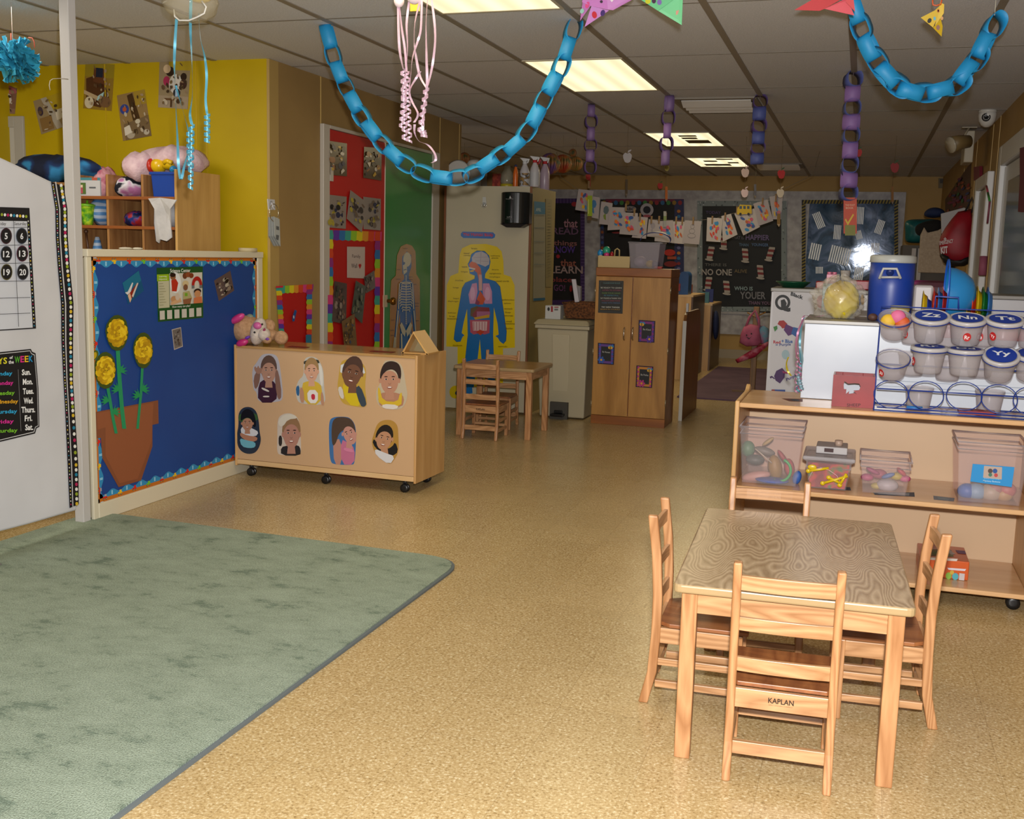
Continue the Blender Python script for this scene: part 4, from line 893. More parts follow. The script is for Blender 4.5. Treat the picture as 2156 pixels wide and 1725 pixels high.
kid('cut-out portrait of a child in a maroon shirt with hands by the face', z3([(288, 560), (330, 510), (370, 440), (430, 428), (500, 440), (525, 500), (545, 640), (562, 820), (520, 850), (340, 855), (330, 760), (300, 745)]), '#A9A6AE',
    (*z3([(435, 575)])[0], 16, 27), '#A8806C', '#5A4438', '#3A1C2C', z3([(345, 690), (400, 650), (470, 660), (510, 720), (500, 855), (340, 855)]),
    [('<', '#7A5A4C', z3([(300, 640), (345, 560), (365, 600), (350, 700), (315, 750)])), ('>', '#96705E', z3([(305, 560), (318, 535), (330, 560), (345, 530), (355, 560), (378, 550), (372, 600), (335, 610)])), ('>', '#7E5E50', z3([(490, 570), (520, 580), (550, 800), (515, 840), (490, 700)])), ('>', '#C8C0B8', z3([(375, 720), (440, 750), (435, 765), (372, 738)])), ('>', '#C8C0B8', z3([(385, 795), (440, 795), (440, 808), (385, 808)]))])
kid('cut-out portrait of a blonde child in a yellow printed shirt', z3([(735, 480), (790, 452), (860, 470), (905, 560), (910, 640), (915, 740), (930, 880), (720, 865), (680, 840), (665, 740), (690, 660), (740, 620)]), '#B9B6AE',
    (*z3([(805, 580)])[0], 14, 24), '#C89A80', '#9A7A50', '#C8A83A', z3([(715, 690), (780, 665), (850, 670), (900, 720), (880, 875), (740, 865)]),
    [('<', '#2E5E8A', z3([(668, 720), (700, 700), (700, 800), (675, 790)])), ('<', '#3A3A2E', z3([(735, 490), (860, 475), (880, 520), (740, 530)])), ('<', '#D0CEC8', z3([(865, 500), (900, 560), (905, 720), (880, 700)])), ('>', '#B0846A', z3([(700, 720), (735, 730), (745, 860), (705, 850)])), ('>', '#B0846A', z3([(885, 760), (905, 770), (915, 880), (885, 875)])), ('>', '#D8D4D0', z3([(765, 745), (860, 745), (860, 860), (775, 860)])), ('>', '#B83040', z3([(800, 780), (835, 780), (835, 830), (805, 830)]))])
kid('cut-out portrait of a smiling child in a yellow and grey shirt, tilted head', z3([(1055, 500), (1110, 478), (1190, 478), (1255, 520), (1280, 580), (1265, 720), (1285, 860), (1270, 900), (1120, 880), (1060, 850), (1025, 730), (1040, 620)]), '#B8963E',
    (*z3([(1160, 600)])[0], 20, 31), '#6E4A38', '#4A342C', '#C8B01E', z3([(1065, 680), (1120, 720), (1200, 740), (1240, 890), (1110, 870)]),
    [('<', '#C8CCD0', z3([(1060, 500), (1250, 530), (1275, 620), (1050, 620)])), ('>', '#35414E', z3([(1180, 730), (1225, 700), (1285, 860), (1260, 895), (1225, 880)])), ('>', '#C8C0B8', z3([(1030, 720), (1070, 715), (1090, 830), (1050, 810)]))], tilt=14)
kid('cut-out portrait of a dark-haired child in a yellow strapped top', z3([(1420, 500), (1480, 483), (1560, 500), (1600, 560), (1620, 700), (1640, 800), (1600, 900), (1540, 918), (1400, 900), (1360, 830), (1365, 730), (1400, 700)]), '#B6A890',
    (*z3([(1480, 655)])[0], 20, 31), '#B08068', '#2E1E1A', '#A87860', z3([(1375, 800), (1430, 760), (1560, 770), (1610, 810), (1590, 900), (1400, 900)]),
    [('>', '#C8A82A', z3([(1375, 725), (1395, 725), (1420, 840), (1550, 850), (1570, 770), (1590, 770), (1580, 900), (1390, 890)])), ('>', '#D0C8C0', z3([(1415, 865), (1560, 875), (1540, 915), (1420, 905)]))], hairpoly=z3([(1400, 690), (1395, 600), (1430, 510), (1500, 490), (1570, 520), (1585, 620), (1560, 690), (1550, 600), (1500, 560), (1430, 590)]))
kid('cut-out portrait of a child in a white shirt and light blue trousers', z3([(170, 950), (210, 895), (280, 890), (330, 930), (350, 1020), (355, 1110), (370, 1180), (345, 1260), (300, 1300), (220, 1295), (165, 1240), (158, 1130), (175, 1050)]), '#28303E',
    (*z3([(250, 1030)])[0], 12, 17), '#A87A60', '#14100E', '#C8C8CC', z3([(190, 1070), (240, 1060), (300, 1080), (350, 1110), (320, 1150), (200, 1140)]),
    [('>', '#A8765C', z3([(185, 1110), (250, 1140), (340, 1150), (330, 1190), (250, 1190), (190, 1150)])), ('>', '#6AA8B8', z3([(180, 1160), (240, 1180), (320, 1195), (320, 1240), (270, 1250), (200, 1235)])), ('<', '#3A5A2E', z3([(180, 940), (330, 940), (345, 1020), (170, 1030)]))], hairpoly=z3([(190, 1020), (195, 940), (250, 900), (310, 940), (330, 1060), (300, 1070), (290, 1000), (250, 980), (210, 1000)]))
kid('cut-out portrait of a smiling child wearing a pale cap and black shirt', z3([(510, 990), (560, 950), (630, 945), (690, 985), (705, 1080), (715, 1230), (710, 1315), (540, 1310), (505, 1290), (510, 1150)]), '#C0B4A8',
    (*z3([(630, 1120)])[0], 18, 32), '#A87A6A', '#8A6A4A', '#1C1A20', z3([(540, 1240), (600, 1225), (690, 1220), (712, 1260), (708, 1315), (540, 1312)]),
    [('>', '#C8C2B4', z3([(515, 1010), (570, 955), (650, 955), (690, 990), (600, 1000), (560, 1060), (525, 1060)])), ('<', '#2A2420', z3([(520, 1140), (550, 1140), (550, 1230), (520, 1230)]))])
kid('cut-out portrait of a long-haired child in a pink checked dress', z3([(955, 1020), (985, 980), (1080, 975), (1140, 985), (1185, 1050), (1190, 1160), (1180, 1380), (1150, 1395), (1010, 1390), (965, 1370), (955, 1180)]), '#3A6AA0',
    (*z3([(1130, 1120)])[0], 14, 25), '#B8867A', '#4A3A30', '#B86A8A', z3([(1060, 1170), (1120, 1200), (1180, 1250), (1175, 1392), (1060, 1390)]),
    [('<', '#B08070', z3([(990, 1180), (1060, 1165), (1070, 1390), (1000, 1390)])), ('>', '#C87A9A', z3([(1085, 1240), (1170, 1260), (1170, 1290), (1085, 1270)]))], hairpoly=z3([(985, 1240), (975, 1100), (990, 990), (1080, 975), (1160, 1000), (1190, 1100), (1180, 1220), (1160, 1100), (1100, 1080), (1040, 1120), (1020, 1200)]), tilt=-20)
kid('cut-out portrait of a laughing child in a black jacket, lowest right', z3([(1370, 1040), (1420, 1005), (1500, 1003), (1550, 1050), (1555, 1130), (1560, 1280), (1520, 1350), (1480, 1398), (1360, 1310), (1320, 1200), (1345, 1120)]), '#A8803A',
    (*z3([(1435, 1165)])[0], 17, 25), '#B08264', '#1E1614', '#17161A', z3([(1345, 1160), (1380, 1230), (1430, 1265), (1500, 1240), (1530, 1190), (1558, 1280), (1500, 1320), (1400, 1290), (1330, 1210)]),
    [('>', '#C8C8CC', z3([(1350, 1250), (1440, 1290), (1530, 1320), (1480, 1396), (1360, 1310)]))], tilt=14)

# plush dog on the rolling shelf
pl_ = thing('plush_toy', 'tan plush toy with pink ears and a white face stripe lying on the rolling shelf', 'stuffed toy', tuple(PY(545, 722, 5.62)))
FUR = noisy('tan_fur', [(.3, '#A8805C'), (.7, '#C49C78')], 60, .95, 3, .5); WF = noisy('cream_fur', [(.3, '#BEB0A4'), (.7, '#D2C6BC')], 60, .95, 3, .4); PF = noisy('pink_satin', [(.4, '#B82A6E'), (.7, '#D04A90')], 12, .35)
zt_ = .776+0
def B(nm, px, py, rx, ry, rz, mat, dy=0, rot=None, par=pl_):
    c = PY(px, py, 5.60+dy); m = MB(); m.ball(c, rx, ry, rz, 20, 14, R=(Euler(rot).to_matrix() if rot else None), noise=.006, seed=int(px)); return obj(nm, m, mat, par, world=True)
B('head', 520, 694, .096, .085, .083, FUR, 0)
B('face_stripe', 544, 698, .042, .055, .082, WF, -.045, (0, .25, 0))
B('nose', 542, 686, .026, .018, .021, M('#C8609A', .4), -.098)
B('eye', 536, 700, .007, .005, .006, M('#14100E', .2), -.098)
B('eye', 552, 683, .006, .005, .006, M('#14100E', .2), -.09)
B('mouth', 556, 697, .008, .01, .016, M('#8A1E4E', .5), -.075, (0, .3, 0))
B('muzzle', 556, 704, .036, .04, .038, WF, -.055)
B('upper_ear', 500, 671, .052, .028, .022, PF, -.075, (0, -.55, 0)); B('ear_cuff', 526, 669, .024, .02, .022, M('#7E8A7A', .7), -.0)
B('lower_ear', 510, 722, .040, .024, .022, PF, -.10, (0, -.35, 0)); B('ear_bow', 521, 711, .018, .014, .009, M('#6A3AB0', .4), -.09, (0, -.5, 0))
B('body', 567, 705, .055, .06, .036, FUR, .02); B('arm', 566, 686, .040, .035, .040, FUR, .03); B('leg', 592, 711, .042, .035, .040, FUR, -.01)
B('foot_pad', 562, 715, .030, .022, .024, FUR, -.05); B('heart_patch', 563, 714, .013, .006, .008, M('#7A4AA0', .5), -.073)
# triangular wooden mirror block
a = PY(845, 742, 5.55); b_ = PY(870, 697, 5.55); c_ = PY(888, 740, 5.55); ZTOP = .773
pb = thing('prism_mirror', 'triangular wooden prism block with a mirror face on the rolling shelf', 'toy block', (a.x, 5.6, ZTOP))
def prism(x0, x1, xa, z0, z1, y0_, y1_):
    m = MB(); t_ = .010
    m.hexa([(x0, y0_, z0), (x0+t_*1.3, y0_, z0), (xa, y0_, z1-t_), (xa, y0_, z1)], [(x0, y1_, z0), (x0+t_*1.3, y1_, z0), (xa, y1_, z1-t_), (xa, y1_, z1)]); return m
hgt = b_.z-a.z+.004; xa = b_.x
obj('left_board', prism(a.x, 0, xa, ZTOP+.001, ZTOP+hgt, 5.55, 5.72), M('#B98E52', .4), pb, world=True, bevel=.001)
m = MB(); t_ = .012; m.hexa([(xa, 5.55, ZTOP+hgt), (xa, 5.55, ZTOP+hgt-t_), (c_.x+.04-t_, 5.55, ZTOP+.001), (c_.x+.04, 5.55, ZTOP+.001)], [(xa, 5.72, ZTOP+hgt), (xa, 5.72, ZTOP+hgt-t_), (c_.x+.04-t_, 5.72, ZTOP+.001), (c_.x+.04, 5.72, ZTOP+.001)]); obj('right_board', m, M('#C79C5C', .4), pb, world=True, bevel=.001)
m = MB(); m.box(a.x, c_.x+.04, 5.55, 5.72, ZTOP+.001, ZTOP+.009); obj('base_board', m, M('#B98E52', .4), pb, world=True)
m = MB(); x_ = a.x; m.hexa([(x_+.016, 5.62, ZTOP+.01), (c_.x+.02, 5.62, ZTOP+.01), (xa, 5.62, ZTOP+hgt-.014)], [(x_+.016, 5.625, ZTOP+.01), (c_.x+.02, 5.625, ZTOP+.01), (xa, 5.625, ZTOP+hgt-.014)]); obj('mirror', m, M('#B8A880', .08, .6), pb, world=True)
for k, (px, lab, w_) in enumerate(((628, 'dark red name strip on the rolling shelf top, beside the plush toy', .06), (805, 'dark red name strip on the rolling shelf top, beside the wooden prism', .07))):
    p = PZ(px, 731+k*10, ZTOP); m = MB(); m.box(p.x-w_, p.x+w_, p.y-.03, p.y+.03, ZTOP+.0005, ZTOP+.002); obj('name_strip', m, M('#6E1E18', .35), None, lab, 'label strip', 'name strips on the rolling shelf')

# ---- tan wall: hook with card ring, red mini poster, door pictures
z4 = Z(540, 230, 3.2545)
hk = thing('wall_hook', 'white adhesive hook on the tan wall left of the doors', 'hook', tuple(PL_TAN.at(572, 432)))
art('plate', PL_TAN, [('#C4C4C6', z4([(78, 615), (125, 620), (130, 690), (85, 690)]))], parent=hk, lift=.006, th=.006)
m = MB(); q = [PL_TAN.at(x, y, l) for x, y, l in ((571, 425, .01), (573, 432, .03), (576, 440, .035), (578, 436, .035))]; m.tube(q, .006, 8); obj('hook_arm', m, M('#C0C0C4', .3), hk, world=True)
cr_ = thing('card_ring', 'metal ring of grey picture cards hanging from the white hook', 'cards', tuple(PL_TAN.at(578, 480)))
m = MB(); c = PL_TAN.at(577, 448, .03); m.tube([c+Vector((.0, .052*math.cos(t*.4), .052*math.sin(t*.4))) for t in range(16)], .0028, 6, closed=True); obj('ring', m, M('#C8BFA8', .2, .9), cr_, world=True)
for k in range(6):
    dx = k*3.2; base = [(78+dx*2.4, 735), (100+dx*2.6, 735), (118+dx*2.8, 930), (92+dx*2.4, 880)]
    art('card', PL_TAN, [('#8E9292' if k % 2 == 0 else '#A8ACAA', z4([(84+7*k, 740-k), (118+8*k, 738+k*3), (120+9*k, 940), (84+8*k, 870)]))]+([('#5A5E60', z4([(135, 800), (155, 805), (155, 830), (135, 825)])), ('#5A5E60', z4([(135, 860), (155, 865), (150, 900), (133, 890)]))] if k == 5 else []), parent=cr_, lift=.008+.005*k, th=.003)
RAIN = ['#8A2A7A', '#5A2E9A', '#2A6AA8', '#3A9A8A', '#8AB82A', '#D0C01E', '#D08A2A', '#C8401E', '#C83A7A']
def rainbow(quad, w, n, seed, inner='#A81412', sides='TLR', base='#A81412'):
    sh = [(base, rc(0, 0, 1, 1))]; r = random.Random(seed); wx, wy = w
    for i in range(n):
        if 'T' in sides: sh.append((RAIN[(i+seed) % 9], [(i/n, .0), ((i+1.3)/n, 0), ((i+1.2)/n, wy), ((i+.5)/n, wy*1.15), (i/n-.01, wy)]))
    nn = int(n*1.5)
    for i in range(nn):
        y0_, y1_ = i/nn, (i+1.2)/nn
        if 'L' in sides: sh.append((RAIN[(i*2+3) % 9], [(0, y0_), (wx, y0_), (wx*1.2, (y0_+y1_)/2), (wx, min(1, y1_)), (0, min(1, y1_))]))
        if 'R' in sides: sh.append((RAIN[(i*2+7) % 9], [(1, y0_), (1-wx, y0_), (1-wx*1.2, (y0_+y1_)/2), (1-wx, min(1, y1_)), (1, min(1, y1_))]))
    return sh
art('rainbow_poster', PL_TAN, rainbow(None, (.14, .12), 8, 2)+[('#C81E3A', rc(0, 0, .2, .03)), ('#1E4A8A', [(.42, .55), (.5, .42), (.56, .44), (.48, .62), (.42, .62)]), ('#C8C8D0', rc(.45, .52, .48, .57))],
    'red poster with rainbow edges left of the doors, above the plush toy', 'poster', quad=z4([(133, 1213), (382, 1200), (378, 1612), (160, 1600)]), lift=.003)
a = z4([(340, 1547), (376, 1547), (376, 1612), (340, 1612)]); art('blue_card', PL_TAN, [('#1E6A8A', a)], 'small teal card at the bottom corner of the red rainbow poster', 'card', lift=.02)
PLD = XP(XT+.021)
fam = thing('family_display', 'red rainbow-edged panel with Family Wall sign on the red door', 'display', tuple(PLD.at(745, 600)))
art('panel', PLD, rainbow(None, (.09, .075), 9, 0), parent=fam, quad=z4([(490, 828), (848, 840), (843, 1655), (488, 1655)]), lift=.001)
art('sign', PLD, [('#B6A8A2', z4([(622, 942), (744, 944), (742, 1160), (622, 1155)])), ('T', 'Family', '#3A2A28', z4([(656, 1025)])[0], z4([(712, 1028)])[0], z4([(656, 995)])[0], 0), ('T', 'Wall', '#3A2A28', z4([(650, 1088)])[0], z4([(690, 1088)])[0], z4([(650, 1058)])[0], 0), ('#A81E1E', z4([(709, 1095), (699, 1072), (703, 1058), (709, 1064), (715, 1058), (719, 1072)]))], parent=fam, lift=.006)
GD = 'photos on the red door'; fc = ['#3A2A22', '#2A1C18', '#8A6A3A', '#1E2448', '#5A3A2A', '#A8845A', '#A8A098', '#B89A2A']
def dphoto(q, label, cols, seed, lf=.007): art('photo', PLD, snapshot(None, cols, seed, 26), label, 'photo', GD, quad=z4(q), lift=lf, mat=GLOSSP)
cA = ['#4A3A22', '#1E1A3E', '#B8962A', '#8A5A32', '#2A1A14', '#C8C0B0']; cB = ['#8A8078', '#1C1A1E', '#3A322E', '#6A5A4A', '#2A2E4A', '#A89A3A']; cC = ['#4A3A38', '#2A2422', '#7A5A4A', '#8A7A70', '#5E4A3E', '#3A3A2E']
dphoto([(488, 215), (620, 235), (620, 460), (505, 450)], 'group photo at the top left corner of the red door', cA, 1)
dphoto([(738, 258), (858, 268), (856, 490), (733, 470)], 'group photo at the top right corner of the red door', cA, 2)
dphoto([(487, 585), (618, 600), (612, 820), (488, 810)], 'left photo in the middle row of the red door', cB, 3)
dphoto([(733, 600), (853, 615), (850, 830), (735, 822)], 'right photo in the middle row of the red door', cB, 5)
dphoto([(645, 555), (758, 640), (722, 845), (620, 750)], 'tilted photo in the middle row of the red door, between two straight ones', cB, 4, .012)
dphoto([(535, 1178), (620, 1195), (614, 1475), (518, 1455)], 'tall family photo at lower left of the red door', cC, 6, .012)
dphoto([(808, 1105), (815, 1225), (750, 1262), (738, 1150)], 'small tilted family photo right of the Family Wall sign', cC, 7, .012)
dphoto([(682, 1175), (750, 1215), (725, 1470), (650, 1400)], 'greenish tilted family photo below the Family Wall sign', ['#3A423A', '#2A2E26', '#5A5E4A', '#6A6A66', '#1E221E'], 8, .016)
dphoto([(585, 1455), (672, 1400), (690, 1632), (603, 1632)], 'lowest family photo on the red door, just above the shelf', ['#6A4E2A', '#3A2A1E', '#A8844A', '#8A6A3A', '#2E3A5A'], 9, .020)

# ---- skeleton poster on green door
PLG = XP(XT+.021)
sk = ('#9A6A1E'); S4 = z4
out = [(1028, 923), (1065, 935), (1090, 975), (1095, 1130), (1120, 1170), (1122, 1660), (912, 1660), (918, 1260), (925, 1170), (955, 1140), (965, 1000), (990, 940)]
sh = [(sk, S4(out)), ('#1A5A94', S4([(1000, 1010), (1030, 975), (1060, 1000), (1062, 1080), (1045, 1130), (1045, 1165), (1075, 1195), (1090, 1400), (1095, 1560), (1078, 1560), (1064, 1400), (1060, 1480), (1068, 1660), (980, 1660), (985, 1480), (982, 1400), (960, 1540), (935, 1640), (945, 1560), (968, 1300), (978, 1200), (1012, 1165), (1012, 1140), (1000, 1125), (997, 1060)]))]
bone = '#B8B498'
sh += [(bone, S4(ell(1033, 1030, 27, 50, 16))), (bone, S4([(1003, 1070), (1030, 1060), (1032, 1115), (1008, 1135)])), ('#1A4A7A', S4(ell(1013, 1055, 6, 8, 8))), ('#1A4A7A', S4([(1008, 1100), (1028, 1095), (1028, 1100), (1010, 1106)]))]
for k in range(26): sh.append((bone, S4(rc(1022, 1140+k*13, 1029, 1149+k*13))))
for k in range(11):
    y = 1195+k*18; wd = 34+3*math.sin(k*.3)*4-(k > 8)*8
    for s in (-1, 1): sh.append((bone, S4([(1025, y), (1025+s*wd*.8, y-4), (1025+s*wd, y+10), (1025+s*(wd-4), y+16), (1025+s*wd*.75, y+3), (1025, y+6)])))
for s in (-1, 1):
    sh.append((bone, S4([(1025, 1182), (1025+s*42, 1186), (1025+s*42, 1193), (1025, 1190)])))
    sh.append((bone, S4([(1025+s*42, 1195), (1025+s*48, 1195), (1025+s*55, 1370), (1025+s*48, 1370)])))
    sh.append((bone, S4([(1025+s*50, 1380), (1025+s*57, 1380), (1025+s*72, 1560), (1025+s*66, 1560)])))
    for f in range(4): sh.append((bone, S4([(1025+s*(66+f*4), 1562), (1025+s*(69+f*4), 1562), (1025+s*(72+f*5), 1635), (1025+s*(69+f*5), 1635)])))
    sh.append((bone, S4([(1025, 1520), (1025+s*30, 1460), (1025+s*42, 1480), (1025+s*30, 1530), (1025+s*8, 1560)])))
    sh.append((bone, S4([(1025+s*26, 1535), (1025+s*36, 1540), (1025+s*34, 1660), (1025+s*24, 1660)])))
for (x, y) in ((975, 1165), (1060, 1150), (1060, 1168), (1085, 1200), (975, 1100), (935, 1445), (930, 1515), (1100, 1330), (1100, 1350), (1105, 1450), (1025, 955), (930, 1550)): sh.append(('#5A3A10', S4(rc(x-12, y-2, x+12, y+2))))
art('skeleton_poster', PLG, sh, 'orange rounded poster of a human skeleton on the green door', 'poster', step=.0001, lift=.002, mat=GLOSSP)

# ---------------------------------------------------------------- tall cream cabinet with the human body poster
TC = 8.60; tx0, tx1, tz = XT+.045, -2.60, 1.885
tc_ = thing('tall_cabinet', 'tall cream cabinet with brown edges carrying the human body poster', 'cabinet', ((tx0+tx1)/2, TC, 0))
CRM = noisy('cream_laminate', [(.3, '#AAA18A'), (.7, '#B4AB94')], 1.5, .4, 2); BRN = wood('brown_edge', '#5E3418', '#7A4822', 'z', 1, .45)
def tb(nm, *a, m=CRM, bev=.001): return obj(nm, MB().box(*a), m, tc_, world=True, bevel=bev)
tb('end_panel', tx0+.02, tx1-.018, TC, TC+.02, .02, tz); tb('edge_strip', tx1-.017, tx1, TC-.002, TC+.02, .0, tz, m=BRN); tb('edge_strip', tx0, tx0+.019, TC-.002, TC+.02, .0, tz, m=BRN)
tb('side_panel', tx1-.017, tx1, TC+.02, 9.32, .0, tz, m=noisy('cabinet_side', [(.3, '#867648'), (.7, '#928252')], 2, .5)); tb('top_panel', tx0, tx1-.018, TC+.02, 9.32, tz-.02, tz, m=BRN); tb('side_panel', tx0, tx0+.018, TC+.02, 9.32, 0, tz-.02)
PLH = YP(TC); z6 = Z(900, 380, 3.0804)
art('human_body_title', PLH, [('#2A62A8', z6([(228, 332), (425, 337), (440, 352), (436, 370), (420, 378), (232, 373), (217, 360), (217, 345)])), ('#A82A2A', z6([(228, 340), (425, 345), (424, 347), (228, 342)])), ('T', 'The Human Body', '#B82A2E', z6([(230, 364)])[0], z6([(427, 369)])[0], z6([(230, 341)])[0], .03)], 'blue title strip reading The Human Body above the figure poster', 'sign', lift=.002, mat=GLOSSP)
BY = [(210, 480), (225, 440), (280, 415), (380, 412), (450, 430), (480, 460), (492, 520), (495, 610), (540, 625), (565, 680), (567, 1085), (490, 1090), (490, 1335), (440, 1340), (300, 1340), (195, 1335), (195, 1080), (122, 1078), (125, 680), (150, 620), (200, 600)]
bc = '#1C62A0'
fig = [(285, 480), (320, 457), (370, 460), (400, 490), (408, 530), (400, 570), (375, 605), (372, 635), (440, 655), (470, 690), (495, 860), (512, 980), (508, 1040), (490, 1060), (470, 1045), (455, 1020), (440, 1010), (462, 1000), (455, 930), (430, 820), (425, 1000), (430, 1160), (440, 1340), (385, 1340), (350, 1160), (340, 1030), (325, 1160), (300, 1340), (250, 1340), (245, 1160), (262, 1000), (258, 830), (235, 920), (222, 990), (240, 1005), (228, 1015), (215, 1045), (190, 1048), (172, 1030), (180, 960), (205, 820), (225, 700), (245, 665), (305, 640), (308, 618), (275, 605), (272, 580), (262, 545), (275, 520)]
sh = [('#CDB20E', z6(BY)), ('#0E2A4A', z6([(340+(x-340)*1.012, 850+(y-850)*1.006) for x, y in fig])), (bc, z6(fig)),
 ('#A8A0A4', z6([(288, 500), (310, 470), (350, 460), (385, 478), (402, 510), (400, 545), (375, 560), (340, 545), (290, 535)])), ('#8E868C', z6([(300, 500), (390, 495), (390, 498), (300, 503)])), ('#8E868C', z6([(310, 520), (395, 525), (395, 528), (310, 523)])), ('#8E868C', z6([(345, 462), (350, 462), (345, 540), (341, 540)])),
 ('#B85A3A', z6([(268, 545), (285, 525), (315, 535), (345, 570), (355, 640), (355, 715), (332, 715), (332, 640), (322, 600), (275, 560)])), ('#C8A02A', z6([(275, 585), (300, 580), (300, 592), (278, 594)])), ('#C0BCB8', z6([(268, 562), (310, 572), (308, 580), (270, 572)])), ('#B8928A', z6([(334, 610), (352, 612), (355, 715), (335, 715)])),
 ('#B880A0', z6([(290, 670), (320, 665), (325, 720), (310, 800), (275, 800), (266, 740)])), ('#B880A0', z6([(360, 668), (400, 668), (418, 720), (420, 800), (370, 800), (358, 720)])), ('#C89AB4', z6(ell(293, 735, 16, 45, 12))), ('#C89AB4', z6(ell(390, 735, 18, 45, 12))),
 ('#B84A1E', z6([(340, 715), (355, 735), (375, 770), (360, 805), (320, 805), (322, 765), (335, 735)])), ('#7A2A4A', z6([(318, 770), (340, 790), (330, 810), (308, 800)])),
 ('#5A4420', z6([(280, 830), (320, 815), (360, 830), (350, 870), (310, 890), (278, 880)])), ('#7A2A2E', z6([(330, 820), (400, 825), (408, 870), (340, 870), (300, 890), (290, 870)])), ('#9A5A7A', z6([(320, 850), (405, 850), (405, 880), (320, 885)])), ('#B88A1E', z6([(300, 890), (400, 870), (402, 890), (310, 903)])),
 ('#A84A5A', z6([(275, 905), (405, 905), (402, 990), (370, 1000), (340, 990), (300, 1000), (278, 985)])), ('#C8A8A8', z6([(292, 915), (388, 915), (384, 975), (296, 975)])), ('#B03A1E', z6([(315, 985), (340, 968), (370, 980), (345, 1005)]))]
for k in range(5): sh.append(('#A86A74', z6(rc(298+k*18, 918, 303+k*18, 972))))
for (x, y, s_) in ((285, 441, 'brain'), (235, 472, 'nasal'), (235, 488, 'cavity'), (410, 490, 'salivary'), (415, 504, 'glands'), (222, 560, 'teeth'), (216, 594, 'tongue'), (418, 580, 'larynx'), (402, 605, 'epiglottis'), (402, 627, 'esophagus'), (180, 648, 'trachea'), (445, 653, 'vocal cords'), (166, 696, 'lungs'), (168, 765, 'heart'), (132, 785, 'diaphragm'), (482, 776, 'gallbladder'), (496, 798, 'spleen'), (498, 832, 'stomach'), (505, 856, 'liver'), (495, 880, 'pancreas'), (133, 860, 'kidneys'), (142, 882, 'large'), (130, 897, 'intestine'), (510, 914, 'small'), (498, 929, 'intestine'), (503, 960, 'bladder'), (165, 1070, 'duodenum'), (458, 1078, 'appendix')):
    w_ = 7.8*len(s_)-2; sh.append(('T', s_, '#5A4A0E', z6([(x, y+5)])[0], z6([(x+w_, y+6)])[0], z6([(x, y-6)])[0], .01))
art('human_body_poster', PLH, sh, 'yellow poster of a blue human figure showing the organs', 'poster', step=.00012, lift=.002, mat=GLOSSP)
art('poster_foot', PLH, [('#B8A00E', z6(ell(180, 1373, 38, 42, 16))), ('#0E2A4A', z6(ell(197, 1380, 18, 16, 12))), (bc, z6([(190, 1370), (290, 1330), (292, 1380), (230, 1392), (190, 1390)]))], 'yellow and blue foot piece of the body poster beside the small chair', 'poster', lift=.0035, mat=GLOSSP)
# hook on the cabinet, towel dispenser
hk = thing('wall_hook', 'small white hook with steel ring on the cream cabinet', 'hook', tuple(PLH.at(1019, 430)))
art('plate', PLH, [('#B8B8B4', z6([(358, 108), (378, 108), (382, 150), (370, 165), (356, 150)]))], parent=hk, lift=.005, th=.005)
c = PLH.at(1019, 432, .012); m = MB(); m.tube([c+Vector((.02*math.cos(t*.4), 0, .02*math.sin(t*.4))) for t in range(16)], .002, 6, closed=True); m.ball(c, .012, .008, .012); obj('ring', m, M('#B8B8B8', .2, .7), hk, world=True)
dp = thing('towel_dispenser', 'black paper towel dispenser mounted on the cream cabinet', 'paper towel dispenser', tuple(PLH.at(1082, 440)))
a = PY(1052, 404, TC-.14); b_ = PY(1110, 472, TC-.14); x0_, x1_, z1_, z0_ = a.x, b_.x, a.z, b_.z
m = MB(); K = 14; f0 = []; 
for i in range(K+1):
    u = i/K; x = x0_+(x1_-x0_)*u; f0.append((x, TC-.09-.075*math.sin(math.pi*u)**.7))
pr = [(x0_, TC-.001)]+f0+[(x1_, TC-.001)]
m.hexa([(x, y, z0_) for x, y in pr][::-1], [(x, y, z1_) for x, y in pr][::-1]); obj('cover', m, M('#15181A', .18), dp, world=True, bevel=.008)
m = MB(); m.hexa([(x0_+.06, TC-.13, z0_-.028), (x1_-.06, TC-.13, z0_-.028), (x1_-.06, TC-.02, z0_-.028), (x0_+.06, TC-.02, z0_-.028)], [(x0_+.01, TC-.14, z0_), (x1_-.01, TC-.14, z0_), (x1_-.01, TC-.01, z0_), (x0_+.01, TC-.01, z0_)]); obj('chute', m, M('#1A1A1C', .4), dp, world=True)
PLdp = YP(TC-.168); m = artmb(PLdp, [('#A8A8A8', [(1072, 418), (1074, 412), (1077, 418)]), ('T', 'Georgia-Pacific', '#8A8A8A', (1065, 420.5), (1081, 420.5), (1065, 417.8), 0), ('T', 'SofPull', '#8A8A8A', (1067, 458.5), (1078, 458.5), (1067, 455.6), 0), ('T', 'CENTERPULL', '#6A6A6A', (1065, 461.5), (1081, 461.5), (1065, 460), 0)], 0, base=False); obj('lettering', m, PRINT, dp, world=True)
# calendar and paper on the cabinet side
PLS = XP(tx1+.001); PLS.n = Vector((1, 0, 0)); z7 = Z(900, 300, 5.39)
sh = [('#8E8A76', z7([(1212, 670), (1338, 680), (1335, 1790), (1203, 1800)])), ('#1E6A8E', z7([(1212, 668), (1336, 680), (1336, 815), (1212, 815)])), ('T', 'APRIL', '#A8B8B8', z7([(1230, 782)])[0], z7([(1290, 782)])[0], z7([(1230, 745)])[0], .02), ('#1E5A7A', z7([(1203, 1770), (1335, 1762), (1335, 1790), (1203, 1800)]))]
for y in (820, 965, 1120, 1250, 1380):
    for k in range(7): sh.append(('#5A6A70', z7(rc(1215+17*k, y, 1223+17*k, y+10))))
    sh.append(('#77735E', z7(rc(1205, y+15, 1335, y+17))))
art('year_calendar', PLS, sh, 'long blue-topped calendar hanging on the side of the cream cabinet', 'calendar', lift=.004)
